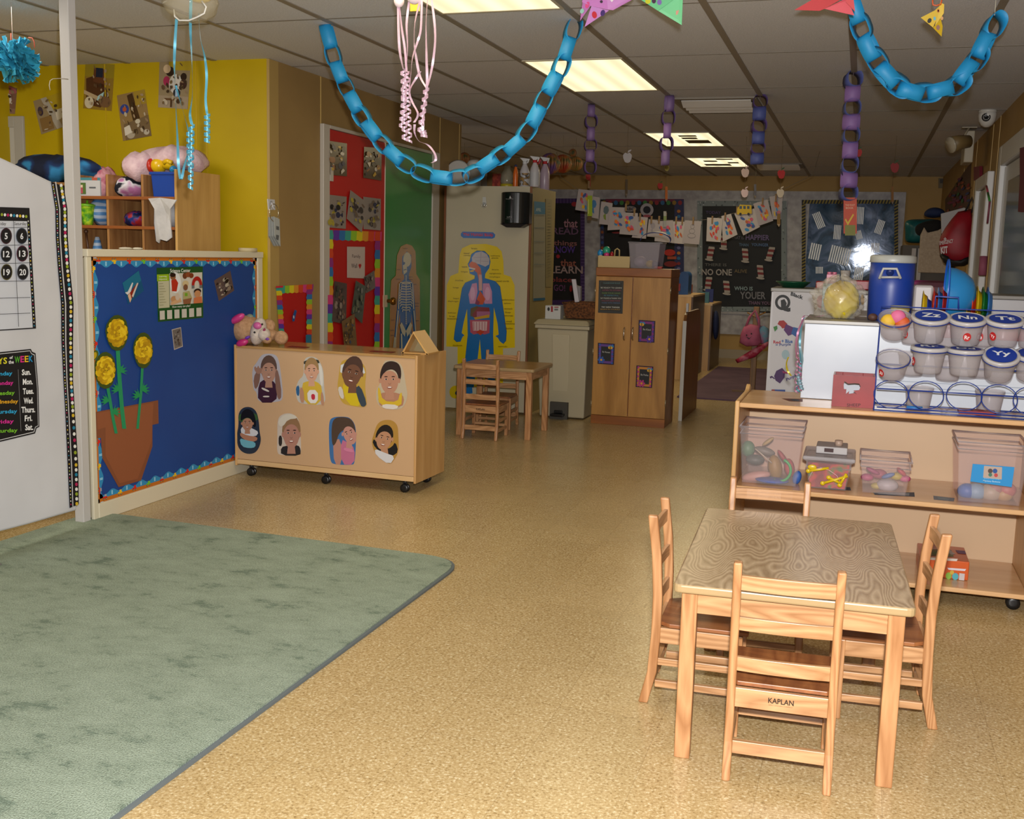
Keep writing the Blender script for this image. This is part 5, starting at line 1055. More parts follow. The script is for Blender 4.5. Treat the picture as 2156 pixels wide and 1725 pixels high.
sh = [('#857A54', z7([(1345, 640), (1415, 650), (1410, 1640), (1345, 1640)]))]
for k in range(26): sh.append(('#5E5840', z7(rc(1365, 690+k*33, 1395+((k*7) % 3)*5, 695+k*33))))
art('notice_sheet', PLS, sh, 'tall typed notice beside the blue-topped calendar on the cabinet side', 'notice', lift=.004)
# ---- things on top of the cabinet
def bottle(px, pyb, Y, h, r, label, body, capc, trig=None, lab=None, nm='spray_bottle', cat='bottle', grp='bottles on the cream cabinet'):
    p = PY(px, pyb, Y); z = tz; t = thing(nm, label, cat, (p.x, Y, z), 0, grp)
    m = MB(); m.lathe([(r*.95, 0), (r, .004), (r, h*.52), (r*.85, h*.62), (r*.42, h*.78), (r*.38, h*.84)], 18); obj('body', m, body, t)
    m = MB(); m.lathe([(r*.48, h*.80), (r*.48, h*.88)], 14); obj('cap', m, capc, t)
    if trig:
        m = MB(); m.hexa([(-.012, -.012, h*.88), (.012, -.012, h*.88), (.012, .012, h*.88), (-.012, .012, h*.88)], [(-.045, -.012, h*1.02), (.04, -.012, h*.98), (.04, .012, h*.98), (-.045, .012, h*1.02)])
        m.hexa([(.018, -.008, h*.83), (.028, -.008, h*.83), (.028, .008, h*.83), (.018, .008, h*.83)], [(.028, -.008, h*.97), (.04, -.008, h*.97), (.04, .008, h*.97), (.028, .008, h*.97)])
        obj('trigger_head', m, trig, t, bevel=.003)
    if lab:
        m = MB(); m.lathe([(r+.001, h*.06), (r+.001, h*.48)], 18, cap=False); o = obj('label_wrap', m, lab, t)
    return t
MILK = clear('milky_plastic', '#D8D4D8', .6, .3); LABM = noisy('bottle_label', [(.45, '#A8A8AC'), (.52, '#2A2A30'), (.6, '#8A6A3A')], 30, .5, 1); LABW = M('#A8A8AC', .5)
WT, RT_ = M('#C4C4C6', .3), M('#B01E28', .3)
bottle(1104, 392, 8.72, .235, .041, 'white-triggered spray bottle with grey label on the cream cabinet', MILK, WT, WT, LABM)
bottle(1125, 393, 8.68, .245, .040, 'middle spray bottle with small white nozzle and red collar', MILK, RT_, WT, LABW)
bottle(1146, 396, 9.2, .285, .043, 'pinkish spray bottle with red collar at the cabinet corner', clear('pink_plastic', '#B8A4B4', .8, .3), RT_, WT)
m_ = bottle(1128, 390, 8.95, .25, .035, 'bottle with red trigger behind the white spray bottles', MILK, RT_, RT_)
bottle(1085, 390, 8.75, .21, .022, 'slim orange bottle with a dark blue cap on the cream cabinet', M('#C8601A', .35), M('#1E2E5A', .4), None, None, 'orange_bottle')
p = PY(1067, 391, 8.8); jar = thing('clear_jar', 'clear plastic jar with yellow base beside the orange bottle', 'jar', (p.x, 8.8, tz), 0)
m = MB(); m.lathe([(.05, .03), (.055, .05), (.05, .12), (.03, .15), (.03, .18), (.0, .185)], 18); obj('glass', m, clear('clear_jar', '#C8C4B0', .3, .1), jar); m = MB(); m.lathe([(.05, 0), (.055, .005), (.055, .03), (.0, .031)], 18); obj('base', m, M('#A8981E', .4), jar)
p = PY(962, 385, 8.8); m = MB(); m.lathe([(.10, -.008), (.115, -.004), (.10, .0), (.075, .004), (.0, .004)], 26, (0, 0, 0), axis='y'); m.v = [v+Vector((p.x, 8.82, tz+.117)) for v in m.v]; obj('paper_plate', m, M('#B8B6B0', .5), None, 'white paper plate standing upright on the cream cabinet', 'plate')
p = PY(998, 385, 8.95)
for k in range(3): m = MB(); m.lathe([(.07, 0), (.055, .03), (.03, .045), (.0, .046)], 22, (p.x, 8.95, tz+.17+.014*k-.0)); obj('foam_bowl', m, M('#BDBBB6', .45), None, ('lowest', 'middle', 'topmost')[k]+' of the stacked white foam bowls on the cream cabinet', 'bowl', 'foam bowls on the cream cabinet')
m = MB(); m.box(p.x-.09, p.x+.09, 8.86, 9.04, tz+.001, tz+.169); obj('storage_tub', m, M('#8E8A80', .5), None, 'dull grey tub under the stacked foam bowls', 'tub', bevel=.01)
p = PY(1010, 385, 9.1); m = MB(); m.box(p.x-.0, p.x+.16, 9.1, 9.25, tz+.001, tz+.15); obj('cardboard_box', m, M('#6A4E22', .8), None, 'brown cardboard box behind the stacked bowls on the cream cabinet', 'box', bevel=.002)
p = PY(1048, 385, 9.0); m = MB(); m.box(p.x-.05, p.x+.05, 9.0, 9.1, tz+.001, tz+.13, None); obj('red_carton', m, noisy('red_carton', [(.45, '#7A1E1A'), (.6, '#A8442A')], 20, .5), None, 'dark red patterned carton left of the clear jar', 'box')
# tissue / honeycomb balls hanging behind (left far area)
GH = 'round paper ornaments hanging beyond the cream cabinet'
for k, (px, py, r_, col, lb) in enumerate(((1158, 345, .085, '#5A3A6A', 'purple and green round ornament behind the spray bottles'), (1185, 345, .075, '#8A2E14', 'orange red round ornament right of the spray bottles'), (1212, 345, .06, '#6A5A2A', 'multicoloured round ornament right of the orange red one'), (943, 292, .06, '#5A4A5E', 'purple round ornament at the end of the tan wall'), (978, 333, .05, '#6E3428', 'reddish round ornament just above the paper plate'), (1206, 182*0+322, .035, '#5E2E3A', 'small red ornament above the orange red one'))):
    Y = 9.75+.22*k; c = PY(px, py, Y); t = thing('paper_ornament', lb, 'ornament', tuple(c), 0, GH)
    m = MB(); nr = 9
    for q in range(nr):
        a = math.pi*q/nr; m.tube([(r_*math.cos(b*.393)*math.cos(a), r_*math.cos(b*.393)*math.sin(a), r_*math.sin(b*.393)) for b in range(16)], r_*.16, 5, closed=True)
    obj('loops', m, noisy('ornament_%d' % k, [(.35, col), (.55, '#8A5A2A' if k != 3 else '#6A5A78'), (.68, '#3E4A2A' if k != 3 else '#8A7A98')], 14, .5, 1), t)
    m = MB(); m.tube([(0, 0, r_), (0, 0, CEIL-c.z)], .001, 4); obj('thread', m, M('#7A6A50', .6), t)

# ---------------------------------------------------------------- step bin
def P2(px, py, Y): return PY(px, py, Y)
tb_ = thing('step_bin', 'large beige pedal bin with lid between the cream and wooden cabinets', 'bin', (-2.29, 8.72, 0))
BEI = M('#A89E84', .4)
m = MB(); m.hexa([(-2.47, 8.56, .012), (-2.09, 8.56, .012), (-2.09, 8.90, .012), (-2.47, 8.90, .012)], [(-2.50, 8.52, .74), (-2.07, 8.52, .74), (-2.07, 8.94, .74), (-2.50, 8.94, .74)]); obj('body', m, BEI, tb_, world=True, bevel=.012)
m = MB(); m.hexa([(-2.36, 8.555, .14), (-2.23, 8.555, .14), (-2.23, 8.57, .14), (-2.36, 8.57, .14)], [(-2.37, 8.512, .70), (-2.22, 8.512, .70), (-2.22, 8.53, .70), (-2.37, 8.53, .70)]); obj('front_panel', m, M('#B0A68C', .4), tb_, world=True, bevel=.006)
m = MB(); m.box(-2.515, -2.055, 8.50, 8.96, .742, .775); obj('rim', m, BEI, tb_, world=True, bevel=.008)
m = MB(); m.hexa([(-2.53, 8.48, .776), (-2.05, 8.48, .776), (-2.05, 8.97, .776), (-2.53, 8.97, .776)], [(-2.50, 8.53, .815), (-2.08, 8.53, .815), (-2.08, 8.95, .825), (-2.50, 8.95, .825)]); obj('lid', m, M('#ADA284', .4), tb_, world=True, bevel=.012)
m = MB(); m.box(-2.35, -2.24, 8.45, 8.56, .03, .05); m.box(-2.33, -2.26, 8.50, 8.56, .05, .075); obj('pedal', m, M('#141416', .3), tb_, world=True, bevel=.006)
m = MB(); m.box(-2.37, -2.22, 8.52, 8.558, .0, .14); obj('pedal_recess', m, M('#3A362E', .6), tb_, world=True)
# glove boxes, basket with machine
p = PY(1164, 658, 8.6)
gb = thing('glove_box', 'white and red tissue box with a hand print on the bin lid', 'box', (p.x, 8.62, .818)); w_ = PY(1180, 658, 8.6).x-PY(1148, 658, 8.6).x; hh = PY(1164, 644, 8.6).z-.818
m = MB(); m.box(p.x-w_/2, p.x+w_/2, 8.6, 8.70, .8165, .818+max(hh, .05)); obj('carton', m, M('#B4B4B2', .5), gb, world=True)
art('front_print', YP(8.599), [('#8A1E22', rc(1160, 645, 1164, 657)), ('#2A2A2A', ell(1155, 651, 2.6, 4)), ('#8A2A2A', rc(1167, 646, 1176, 648)), ('#6A6A6A', rc(1167, 650, 1175, 654))], parent=gb, lift=.001, th=.0005)
c = PY(1228, 672, 8.72); bk_ = thing('wicker_basket', 'brown woven basket standing on the bin lid', 'basket', (c.x, 8.74, .822)); WK = noisy('wicker', [(.35, '#3E2412'), (.65, '#7A4A26')], 60, .8, 2, .6)
m = open_box(c.x+.0, 8.74, .8255, .26, .22, .30, .26, .125, .012); obj('weave', m, WK, bk_, world=True, bevel=.01)
m = MB(); m.tube([(c.x-.15, 8.61, .952), (c.x+.15, 8.61, .952), (c.x+.15, 8.87, .952), (c.x-.15, 8.87, .952)], .009, 8, closed=True); obj('rim', m, WK, bk_, world=True)
mc = thing('label_printer', 'white paper and grey device standing in the woven basket', 'device', (c.x-.06, 8.72, .84))
a = [PY(x, y, 8.62) for x, y in ((1203, 588), (1212, 588), (1219, 636), (1210, 637))]; m = MB(); m.hexa(a[::-1], [p+Vector((0, .02, 0)) for p in a[::-1]]); obj('white_board', m, M('#B0ACB4', .4), mc, world=True, bevel=.004)
a = [PY(x, y, 8.70) for x, y in ((1210, 600), (1222, 604), (1222, 634), (1213, 634))]; m = MB(); m.hexa(a[::-1], [p+Vector((0, .05, 0)) for p in a[::-1]]); obj('grey_body', m, M('#7E7A7E', .4), mc, world=True, bevel=.004)

# ---------------------------------------------------------------- two-door wooden cabinet
WC = thing('wooden_cabinet', 'honey brown two-door wooden cabinet in the middle distance', 'cabinet', (-1.71, 8.45, 0))
CW = wood('cabinet_wood', '#8F6430', '#AC7E42', 'z', .7, .3, 5); CW2 = wood('cabinet_edge', '#7A4418', '#93581F', 'x', .8, .35, 5)
gx0, gx1, gy0, gy1, gz = -2.005, -1.405, 8.45, 8.86, 1.25
def wb(nm, *a, m=CW, bev=.002, par=WC): return obj(nm, MB().box(*a), m, par, world=True, bevel=bev)
wb('carcass', gx0+.004, gx1-.004, gy0+.02, gy1, .0, gz-.065, m=CW2); wb('top_panel', gx0, gx1, gy0-.004, gy1+.004, gz-.064, gz, m=CW2, bev=.004); wb('plinth', gx0, gx1, gy0-.0, gy0+.0195, 0, .068, m=CW2)
xm = (gx0+gx1)/2-.0; 
dl = wb('door', gx0+.002, xm-.004, gy0, gy0+.019, .072, gz-.07); dr = wb('door', xm+.004, gx1-.002, gy0, gy0+.019, .072, gz-.07)
for o_, px in ((dl, 1315), (dr, 1333)):
    p0 = PY(px, 690, gy0); p1 = PY(px-1, 716, gy0); m = MB(); m.tube([p0, p0+Vector((0, -.02, -.012)), (p0+p1)/2+Vector((0, -.026, 0)), p1+Vector((0, -.02, .012)), p1], .006, 8); obj('handle', m, M('#B8A898', .2, .9), o_, world=True)
for px in (1243, 1407):
    for py in (612, 740, 850):
        p = PY(px, py, gy0); m = MB(); m.cyl((gx0+.0 if px < 1300 else gx1-.0, gy0-.004, p.z-.025), (gx0 if px < 1300 else gx1, gy0-.004, p.z+.025), .005, 8); obj('hinge', m, M('#A89A80', .3, .7), dl if px < 1300 else dr, world=True)
PLW = YP(gy0-.001)
sh = [('#2A2A28', z6([(1112, 648), (1272, 652), (1265, 865), (1106, 858)])), ('#3E3E3A', z6([(1120, 656), (1266, 660), (1260, 857), (1113, 850)])), ('#262624', z6([(1123, 659), (1263, 663), (1257, 854), (1116, 847)]))]
for s_, c_, x0_, x1_, y in (('CLASSROOM RULES', '#4A6A6A', 1140, 1250, 670), ('BE READY TO LEARN', '#A8A8A0', 1124, 1260, 700), ('LISTEN TO OTHERS', '#7A3A4E', 1135, 1255, 716), ('RAISE YOUR HAND', '#5A7A3A', 1132, 1252, 735), ('BE RESPECTFUL', '#3A6A7A', 1145, 1240, 750), ('SAY PLEASE & THANK YOU', '#A8A8A0', 1122, 1256, 768), ('FOLLOW DIRECTIONS', '#7A3A4E', 1130, 1250, 784), ('SHARE WITH FRIENDS', '#4A5A7A', 1130, 1250, 798), ('TRY NEW THINGS', '#B8B8B0', 1128, 1246, 826), ('BELIEVE IN YOURSELF', '#8A6A2A', 1122, 1250, 840)):
    sh.append(('T', s_, c_, z6([(x0_, y)])[0], z6([(x1_, y+2)])[0], z6([(x0_, y-9)])[0], .015))
art('rules_poster', PLW, sh, 'dark chalkboard-style poster of classroom rules on the left cabinet door', 'poster', step=.0003)
def bee(q, txt, label, c1, c2, fx, fy, bx_, by_):
    sh = [('#24122E', rc(0, 0, 1, 1)), (c1, rc(.08, .05, .92, .95))]
    for k in range(9): sh.append((c1 if k % 2 else c2, ell(.12, .08+.105*k, .06, .05, 8))); sh.append((c1 if k % 2 else c2, ell(.88, .08+.105*k, .06, .05, 8)))
    sh += [('#1A1A1C', rc(.2, .16, .8, .84)), ('T', txt, '#A8A8A4', (.28, .45), (.74, .46), (.28, .37), .01)]
    for k in range(6): a = k*60; sh.append((c2, ell(fx+.13*math.cos(math.radians(a)), fy+.10*math.sin(math.radians(a)), .09, .06, 8, a)))
    sh += [('#C8901E', ell(fx, fy, .07, .05, 8)), ('#2E7AA8', ell(bx_-.06, by_-.07, .09, .05, 8, -20)), ('#2E7AA8', ell(bx_+.12, by_-.07, .09, .05, 8, 20)), ('#C8981E', ell(bx_, by_, .14, .075, 10)), ('#1A1410', rc(bx_-.03, by_-.07, bx_+.01, by_+.07))]
    art('motto_card', PLW, sh, label, 'card', 'bright motto cards on the wooden cabinet', quad=z6(q), step=.0003)
bee([(1370, 905), (1478, 912), (1472, 1053), (1366, 1048)], 'Be Kind', 'purple Be Kind card, upper card on the right cabinet door', '#7A2A72', '#4A2A8A', .68, .85, .2, .2)
bee([(1105, 1053), (1215, 1060), (1209, 1197), (1103, 1190)], 'Be Honest', 'violet Be Honest card alone on the left door below the rules', '#5E3A86', '#2A52A0', .22, .8, .75, .2)
bee([(1355, 1200), (1465, 1208), (1456, 1347), (1350, 1340)], 'Be Polite', 'orange-edged Be Polite card, lower card on the right cabinet door', '#B8782A', '#A82A72', .35, .82, .78, .2)
# on top : caddy, clear bin
c = PY(1291, 565, 8.62); cad = thing('wooden_caddy', 'pale wooden caddy with a handle on the wooden cabinet', 'caddy', (c.x, 8.62, gz)); pw = M('#B49C68', .5)
x0_, x1_ = PY(1259, 550, 8.55).x, PY(1326, 550, 8.55).x; hh = PY(1290, 541, 8.55).z-gz
m = open_box((x0_+x1_)/2, 8.63, gz+.001, x1_-x0_, .16, x1_-x0_, .16, max(hh, .09), .008); obj('tray', m, pw, cad, world=True, bevel=.001)
m = MB(); p = PY(1299, 540, 8.63); m.tube([p+Vector((-.02, 0, -.02)), p+Vector((-.018, 0, .05)), p+Vector((0, 0, .062)), p+Vector((.018, 0, .05)), p+Vector((.02, 0, -.02))], .006, 8); obj('handle', m, pw, cad, world=True)
GT = 'small toys standing in the wooden caddy'
for k, (px, py, col, col2, lb) in enumerate(((1277, 528, '#2E9A7A', '#C83A7A', 'faceted green and pink toy jewel in the wooden caddy'), (1264, 533, '#2A8AC8', '#B8B8B8', 'blue and white marker toy at the left of the caddy'), (1288, 536, '#A81E2A', '#A81E2A', 'small red toy piece in the middle of the caddy'))):
    c = PY(px, py, 8.62+.02*k); t = thing('toy_piece', lb, 'toy', tuple(c), 0, GT); m = MB(); m.ball(c, .034-.009*k, .03-.006*k, .036-.006*k, 7, 5); obj('upper', m, M(col, .3), t, world=True); m = MB(); m.ball(c+Vector((.005, -.012, -.032)), .024-.004*k, .02, .022, 7, 5); obj('lower', m, M(col2, .3), t, world=True)
m = MB(); x0_, x1_ = PY(1326, 550, 8.6).x, PY(1392, 550, 8.6).x; h_ = PY(1355, 511, 8.55).z-gz
cb = thing('clear_bin', 'translucent storage bin holding small toys on the wooden cabinet', 'bin', ((x0_+x1_)/2, 8.66, gz)); CLR = clear('clear_plastic', '#EAE6EC', .16, .22)
obj('tub', open_box((x0_+x1_)/2, 8.66, gz+.001, (x1_-x0_)*.86, .22, x1_-x0_, .27, h_, .004), CLR, cb, world=True)
m = MB(); xa_, ya_ = (x1_-x0_)/2, .135; cxm = (x0_+x1_)/2; m.tube([(cxm-xa_, 8.66-ya_, gz+h_), (cxm+xa_, 8.66-ya_, gz+h_), (cxm+xa_, 8.66+ya_, gz+h_), (cxm-xa_, 8.66+ya_, gz+h_)], .006, 6, closed=True); obj('rim', m, M('#9A969C', .3), cb, world=True)
GB = 'toys inside the clear bin on the wooden cabinet'
for dx, dz, r_, col, lb in ((-.05, .08, .045, '#A8A0A8', 'pale grey ball inside the clear bin on the cabinet'), (.03, .03, .03, '#C8B01E', 'yellow toy block in the clear bin on the cabinet'), (-.06, .03, .028, '#3A3A2E', 'dark toy at the left bottom of the clear bin'), (.07, .035, .03, '#6E6A7A', 'greyish toy at the right bottom of the clear bin')):
    m = MB(); m.ball((cxm+dx, 8.65, gz+.006+r_), r_*1.2, r_, r_, 12, 8); obj('small_toy', m, M(col, .4), None, lb, 'toy', GB)
m = MB(); c = PY(1385, 500, 8.62); hb = []
for i in range(20):
    a = -.4+i*.19; hb.append(c+Vector((-.02+.12*math.cos(a), .02, -.02+.06*math.sin(a))))
m.strip(hb, .045, (0, 1, .25)); obj('paper_headband', m, M('#2A3478', .5), None, 'dark blue curled paper strip resting on the clear bin', 'paper strip', solid=.002)
m = MB(); c = PZ(1405, 566, gz); m.box(c.x-.04, c.x+.02, 8.56, 8.62, gz+.001, gz+.02); obj('red_block', m, M('#9A1E14', .4), None, 'small red piece on the right end of the wooden cabinet top', 'toy', bevel=.003)
# divider panel right of the cabinet
dv = thing('divider_panel', 'low wooden divider panel with pale front edge beside the wooden cabinet', 'panel', (-1.39, 9.2, 0))
m = MB(); pr = [(8.90, 0), (9.75, 0), (9.75, .8), (9.71, .87), (9.62, .90), (9.0, .90), (8.93, .88), (8.90, .83)]
m.hexa([(-1.362, y, z) for y, z in pr], [(-1.34, y, z) for y, z in pr]); obj('board', m, wood('divider_wood', '#6E4420', '#85562A', 'z', .8, .4), dv, world=True)
m = MB(); m.box(-1.366, -1.336, 8.893, 8.90, 0.001, .83); obj('edge_strip', m, M('#B4B0A8', .4), dv, world=True)
m = MB(); m.box(-1.360, -1.342, 8.99, 9.02, .9005, .97); obj('white_clip', m, M('#B4B4B4', .4), None, 'small white clip on top of the divider panel', 'clip')
# ================================================================ far wall displays
z8 = Z(1140, 360, 3.45); PLF = YP(YF-.052)
GF = 'window displays'
sh = [('#0C080A', rc(1150, 428, 1222, 632)), ('#3A1E5A', rc(1150, 418, 1232, 428)), ('#3A1E5A', rc(1222, 428, 1231, 632)), ('#3A1E5A', rc(1150, 632, 1230, 642))]
for k in range(30): sh.append(('#5A4278', rc(1223, 430+k*6.8, 1231, 431.5+k*6.8)))
for k in range(11): sh.append(('#5A4278', rc(1152+k*7, 418, 1153.4+k*7, 428)))
for s_, c_, x0_, x1_, y, h_ in (('that', '#A87A8A', 1187, 1216, 478, 17), ('READ', '#6A4A6A', 1163, 1218, 493, 14), ('things', '#8A5A5A', 1166, 1215, 520, 14), ('KNOW', '#5A3A9A', 1160, 1211, 532, 14), ('that', '#9A5A4A', 1180, 1213, 560, 14), ('LEARN', '#A08A8A', 1158, 1227, 575, 15), ('places', '#8A3A3A', 1160, 1213, 597, 14), ('GO!', '#6A3A6A', 1166, 1190, 612, 13)):
    sh.append(('T', s_, c_, (x0_, y), (x1_, y+1), (x0_, y-h_), .02))
sh += [('#A81E2E', ell(1175, 540, 4, 4)), ('#9A1E2A', ell(1209, 430, 6, 5)), ('#9A1E2A', ell(1202, 608, 3, 7))]
art('reading_display', PLF, sh, 'black and purple lettered reading display in the leftmost far window', 'display', GF, lift=.001, step=.0006)
sh = [('#0E0A0C', rc(1264, 420, 1440, 640)), ('#6A1A3A', rc(1275, 419, 1440, 425)), ('#2A2E5A', rc(1420, 420, 1440, 640)), ('#2E2A4E', rc(1264, 430, 1272, 640))]
for k in range(14): sh.append((['#8A6A1E', '#8A1E2A', '#2A5A8A', '#3A7A3A'][k % 4], ell(1272+k*12.3, 427, 4.5, 5, 8)))
for k in range(18): sh.append((['#B8722A', '#2A6A9A', '#8A2A2A', '#6A6A9A'][k % 4], ell(1429, 445+k*11, 4, 3.5, 8))); sh.append((['#2A4A8A', '#8A4A1E', '#5A5A7A'][k % 3], ell(1268, 445+k*11, 3, 3.5, 8)))
sh += [('#A8A4B0', ell(1362, 442, 14, 14, 18)), ('#1A1A2A', ell(1362, 442, 8, 8, 14)), ('#A04A5A', ell(1362, 455, 8, 3)), ('#8A8890', ell(1326, 440, 14, 6)), ('T', 'ABC', '#2A1A1A', (1316, 443), (1336, 443), (1316, 437), .02), ('#B82A1A', ell(1410, 532, 12, 7)), ('#A84A2A', rc(1405, 540, 1424, 546)), ('#7A1E1A', ell(1412, 556, 14, 6)), ('#8A2E3A', ell(1300, 490, 12, 2)), ('#9A5A5A', ell(1325, 489, 8, 1.5))]
art('art_display', PLF, sh, 'dark display with colourful dotted edge in the second far window', 'display', GF, lift=.001, step=.0006)
sil = '#7E8A8E'
sh = [('#08090C', rc(1468, 423, 1656, 656)), (sil, rc(1468, 423, 1656, 434)), (sil, rc(1468, 434, 1479, 656)), (sil, rc(1645, 434, 1656, 656)), (sil, rc(1479, 646, 1645, 656))]
r = random.Random(11)
for k in range(90):
    e_ = r.randrange(4); x, y = (r.uniform(1468, 1656), r.uniform(424, 433)) if e_ == 0 else ((r.uniform(1469, 1478), r.uniform(434, 655)) if e_ == 1 else ((r.uniform(1646, 1655), r.uniform(434, 655)) if e_ == 2 else (r.uniform(1479, 1645), r.uniform(647, 655))))
    sh.append((r.choice(['#4A5458', '#A8B0B4', '#5E686C']), ell(x, y, 1.6, 1.6, 6)))
for s_, c_, x0_, x1_, y, h_ in (('TODAY', '#4A3A6A', 1486, 1518, 450, 6), ('THAT IS', '#5A5A6A', 1540, 1566, 503, 6), ('HAPPIER', '#6A5A8A', 1570, 1620, 505, 11), ('THAN', '#4A6A8A', 1556, 1576, 518, 6), ('YOUNGER', '#4A6A9A', 1582, 1618, 518, 6), ('THERE IS', '#5A5A5A', 1484, 1530, 560, 6), ('NO ONE', '#A09A98', 1477, 1541, 579, 13), ('ALIVE', '#6A5A3A', 1546, 1573, 574, 7), ('WHO IS', '#8AA0A8', 1546, 1585, 611, 8), ('YOUER', '#7A7A82', 1558, 1612, 629, 15), ('THAN YOU', '#7A5A78', 1576, 1622, 641, 7)):
    sh.append(('T', s_, c_, (x0_, y), (x1_, y+1), (x0_, y-h_), .02))
for (x, y, tl) in ((1494, 536, 8), (1570, 540, -3), (1619, 537, 12), (1602, 575, -4), (1490, 600, 6), (1531, 608, -4), (1524, 513, 0)):
    for k in range(5): sh.append((['#A8A09A', '#7A1E22'][k % 2], [(x-6+tl*k*.12-k*.2, y+8-k*5), (x+6+tl*k*.12+k*.2, y+9-k*5), (x+6+tl*k*.14, y+4-k*5), (x-6+tl*k*.14, y+3-k*5)]))
    sh.append(('#A8A09A', ell(x-1, y+11, 9, 2.5, 10, 8)))
art('quote_display', PLF, sh, 'black display with silver border and striped cut-outs in the third far window', 'display', GF, lift=.001, step=.0006)
# mirror-like film with tape in the fourth window
MIR = MB(); x0_, x1_, z0_, z1_ = far_rect(1690, 655, 1890, 423, YF-.05); MIR.box(x0_, x1_, YF-.054, YF-.0505, z0_, z1_)
mm, nt, bb2 = nodes('iridescent_film'); tc = N(nt, 'ShaderNodeTexCoord'); nz = N(nt, 'ShaderNodeTexNoise', Scale=3.0, Detail=6.0, Distortion=1.5); nt.links.new(tc.outputs['Object'], nz.inputs[0])
nt.links.new(ramp(nt, nz.outputs['Fac'], [(.3, '#0E1A26'), (.48, '#2E4E6E'), (.58, '#5A6E92'), (.7, '#1E3A5A')]), bb2.inputs['Base Color']); bb2.inputs['Metallic'].default_value = .12; bb2.inputs['Roughness'].default_value = .05
bpn = N(nt, 'ShaderNodeBump', Strength=.10, Distance=.01); nt.links.new(nz.outputs['Fac'], bpn.inputs['Height']); nt.links.new(bpn.outputs[0], bb2.inputs['Normal'])
fd = obj('film_display', MIR, mm, None, 'shiny bluish film with striped silver patches in the rightmost far window', 'display', GF)
PLM = YP(YF-.056); sh = []
for (x, y, w_, h_, rot) in ((1724, 464, 9, 17, -22), (1763, 489, 8, 15, 5), (1811, 454, 8, 18, 4), (1716, 530, 12, 17, 12), (1768, 538, 22, 18, 14), (1808, 495, 7, 9, -15), (1843, 522, 9, 10, 0), (1852, 478, 8, 15, 20), (1725, 569, 8, 7, 0), (1808, 577, 10, 14, 8), (1764, 585, 4, 8, 0)):
    sh = []; n = 5 if w_ < 15 else 9; c, s = math.cos(math.radians(rot)), math.sin(math.radians(rot))
    for k in range(n):
        u = -w_+2*w_*(k+.5)/n; ww = w_/n*.62
        sh.append(('#D8DCE0' if k % 2 == 0 else '#C8CCD0', [(x+(u-ww)*c+h_*s, y+(u-ww)*s-h_*c), (x+(u+ww)*c+h_*s, y+(u+ww)*s-h_*c), (x+(u+ww)*c-h_*s, y+(u+ww)*s+h_*c), (x+(u-ww)*c-h_*s, y+(u-ww)*s+h_*c)]))
    m = artmb(PLM, sh, 0, step=.00002, base=False); obj('silver_patch', m, M('#E4E8EC', .3), fd, world=True)
sh = [('#14120E', rc(1688, 421, 1892, 429)), ('#14120E', rc(1688, 429, 1696, 655)), ('#14120E', rc(1883, 429, 1891, 560))]
for k in range(30):
    sh.append(('#8A7A2A', [(1690+k*6.7, 429), (1693+k*6.7, 429), (1696+k*6.7, 421), (1693+k*6.7, 421)])); 
for k in range(32):
    sh.append(('#8A7A2A', [(1688, 436+k*6.7), (1688, 433+k*6.7), (1696, 429+k*6.7), (1696, 432+k*6.7)]))
    if k < 19: sh.append(('#8A7A2A', [(1883, 436+k*6.7), (1883, 433+k*6.7), (1891, 429+k*6.7), (1891, 432+k*6.7)]))
m = artmb(PLM, sh, .0005, step=.00002, base=False); obj('striped_border', m, PRINT, fd, world=True)
art('foot_book_poster', YP(6.8), [('#A83A1A', rc(1776, 416, 1804, 492)), ('#B89A1E', [(1781, 460), (1785, 468), (1796, 450), (1798, 453), (1785, 475), (1779, 463)]), ('#6A6A1E', rc(1779, 474, 1801, 496)), ('T', 'THE FOOT', '#C8A88A', (1780, 434), (1800, 434), (1780, 430), 0), ('T', 'BOOK', '#C8A88A', (1781, 440), (1797, 440), (1781, 436), 0)], 'orange and yellow book sheet hanging below the tallest purple chain', 'poster')
# far right cluster : shelf of soft things, kit bag
fc_ = thing('far_storage_rack', 'pale wooden rack crowded with bags in the far right corner', 'rack', (.5, 12.4, 0))
m = MB(); m.box(PY(1900, 540, 12.0).x, .86, 12.0, 12.8, 0, PY(1940, 517, 12.0).z); obj('carcass', m, M('#4A4238', .6), fc_, world=True); 
for px in (1925, 1938): 
    a = PY(px, 520, 11.97); m = MB(); m.box(a.x-.02, a.x+.02, 11.96, 11.998, 0, 1.5); obj('upright', m, M('#A49C96', .5), fc_, world=True)
a = PY(1932, 575, 12.5)
m = MB(); q = [PY(x, y, 11.85) for x, y in ((1938, 495), (1946, 478), (1953, 490), (1975, 485), (1984, 480), (1980, 540), (2005, 576), (1933, 574))]; m.hexa(q[::-1], [p+Vector((0, .05, 0)) for p in q[::-1]]); obj('padded_screen', m, noisy('beige_fabric', [(.3, '#A0907E'), (.7, '#B2A28E')], 60, .9), None, 'beige padded panel with strap standing in the far right corner', 'panel', bevel=.01)
def pillow(pts, Y, th, mat, name, label, cat):
    m = MB(); q = [PY(x, y, Y) for x, y in pts]; c = sum(q, Vector())/len(q); n = len(q)
    vs = list(q)+[c+(p-c)*.72+Vector((0, -th, 0)) for p in q]+[c+Vector((0, -th*1.15, 0))]+[c+(p-c)*.72+Vector((0, th, 0)) for p in q]+[c+Vector((0, th*1.15, 0))]
    fs = []
    for k in range(n):
        j = (k+1) % n; fs += [(k, j, n+j, n+k), (n+k, n+j, 2*n), (j, k, 2*n+1+k, 2*n+1+j), (2*n+1+j, 2*n+1+k, 3*n+1)]
    m.add(vs, fs, None, 0, True); o = obj(name, m, mat, None, label, cat); s = o.modifiers.new('sub', 'SUBSURF'); s.levels = 1; s.render_levels = 2; return o
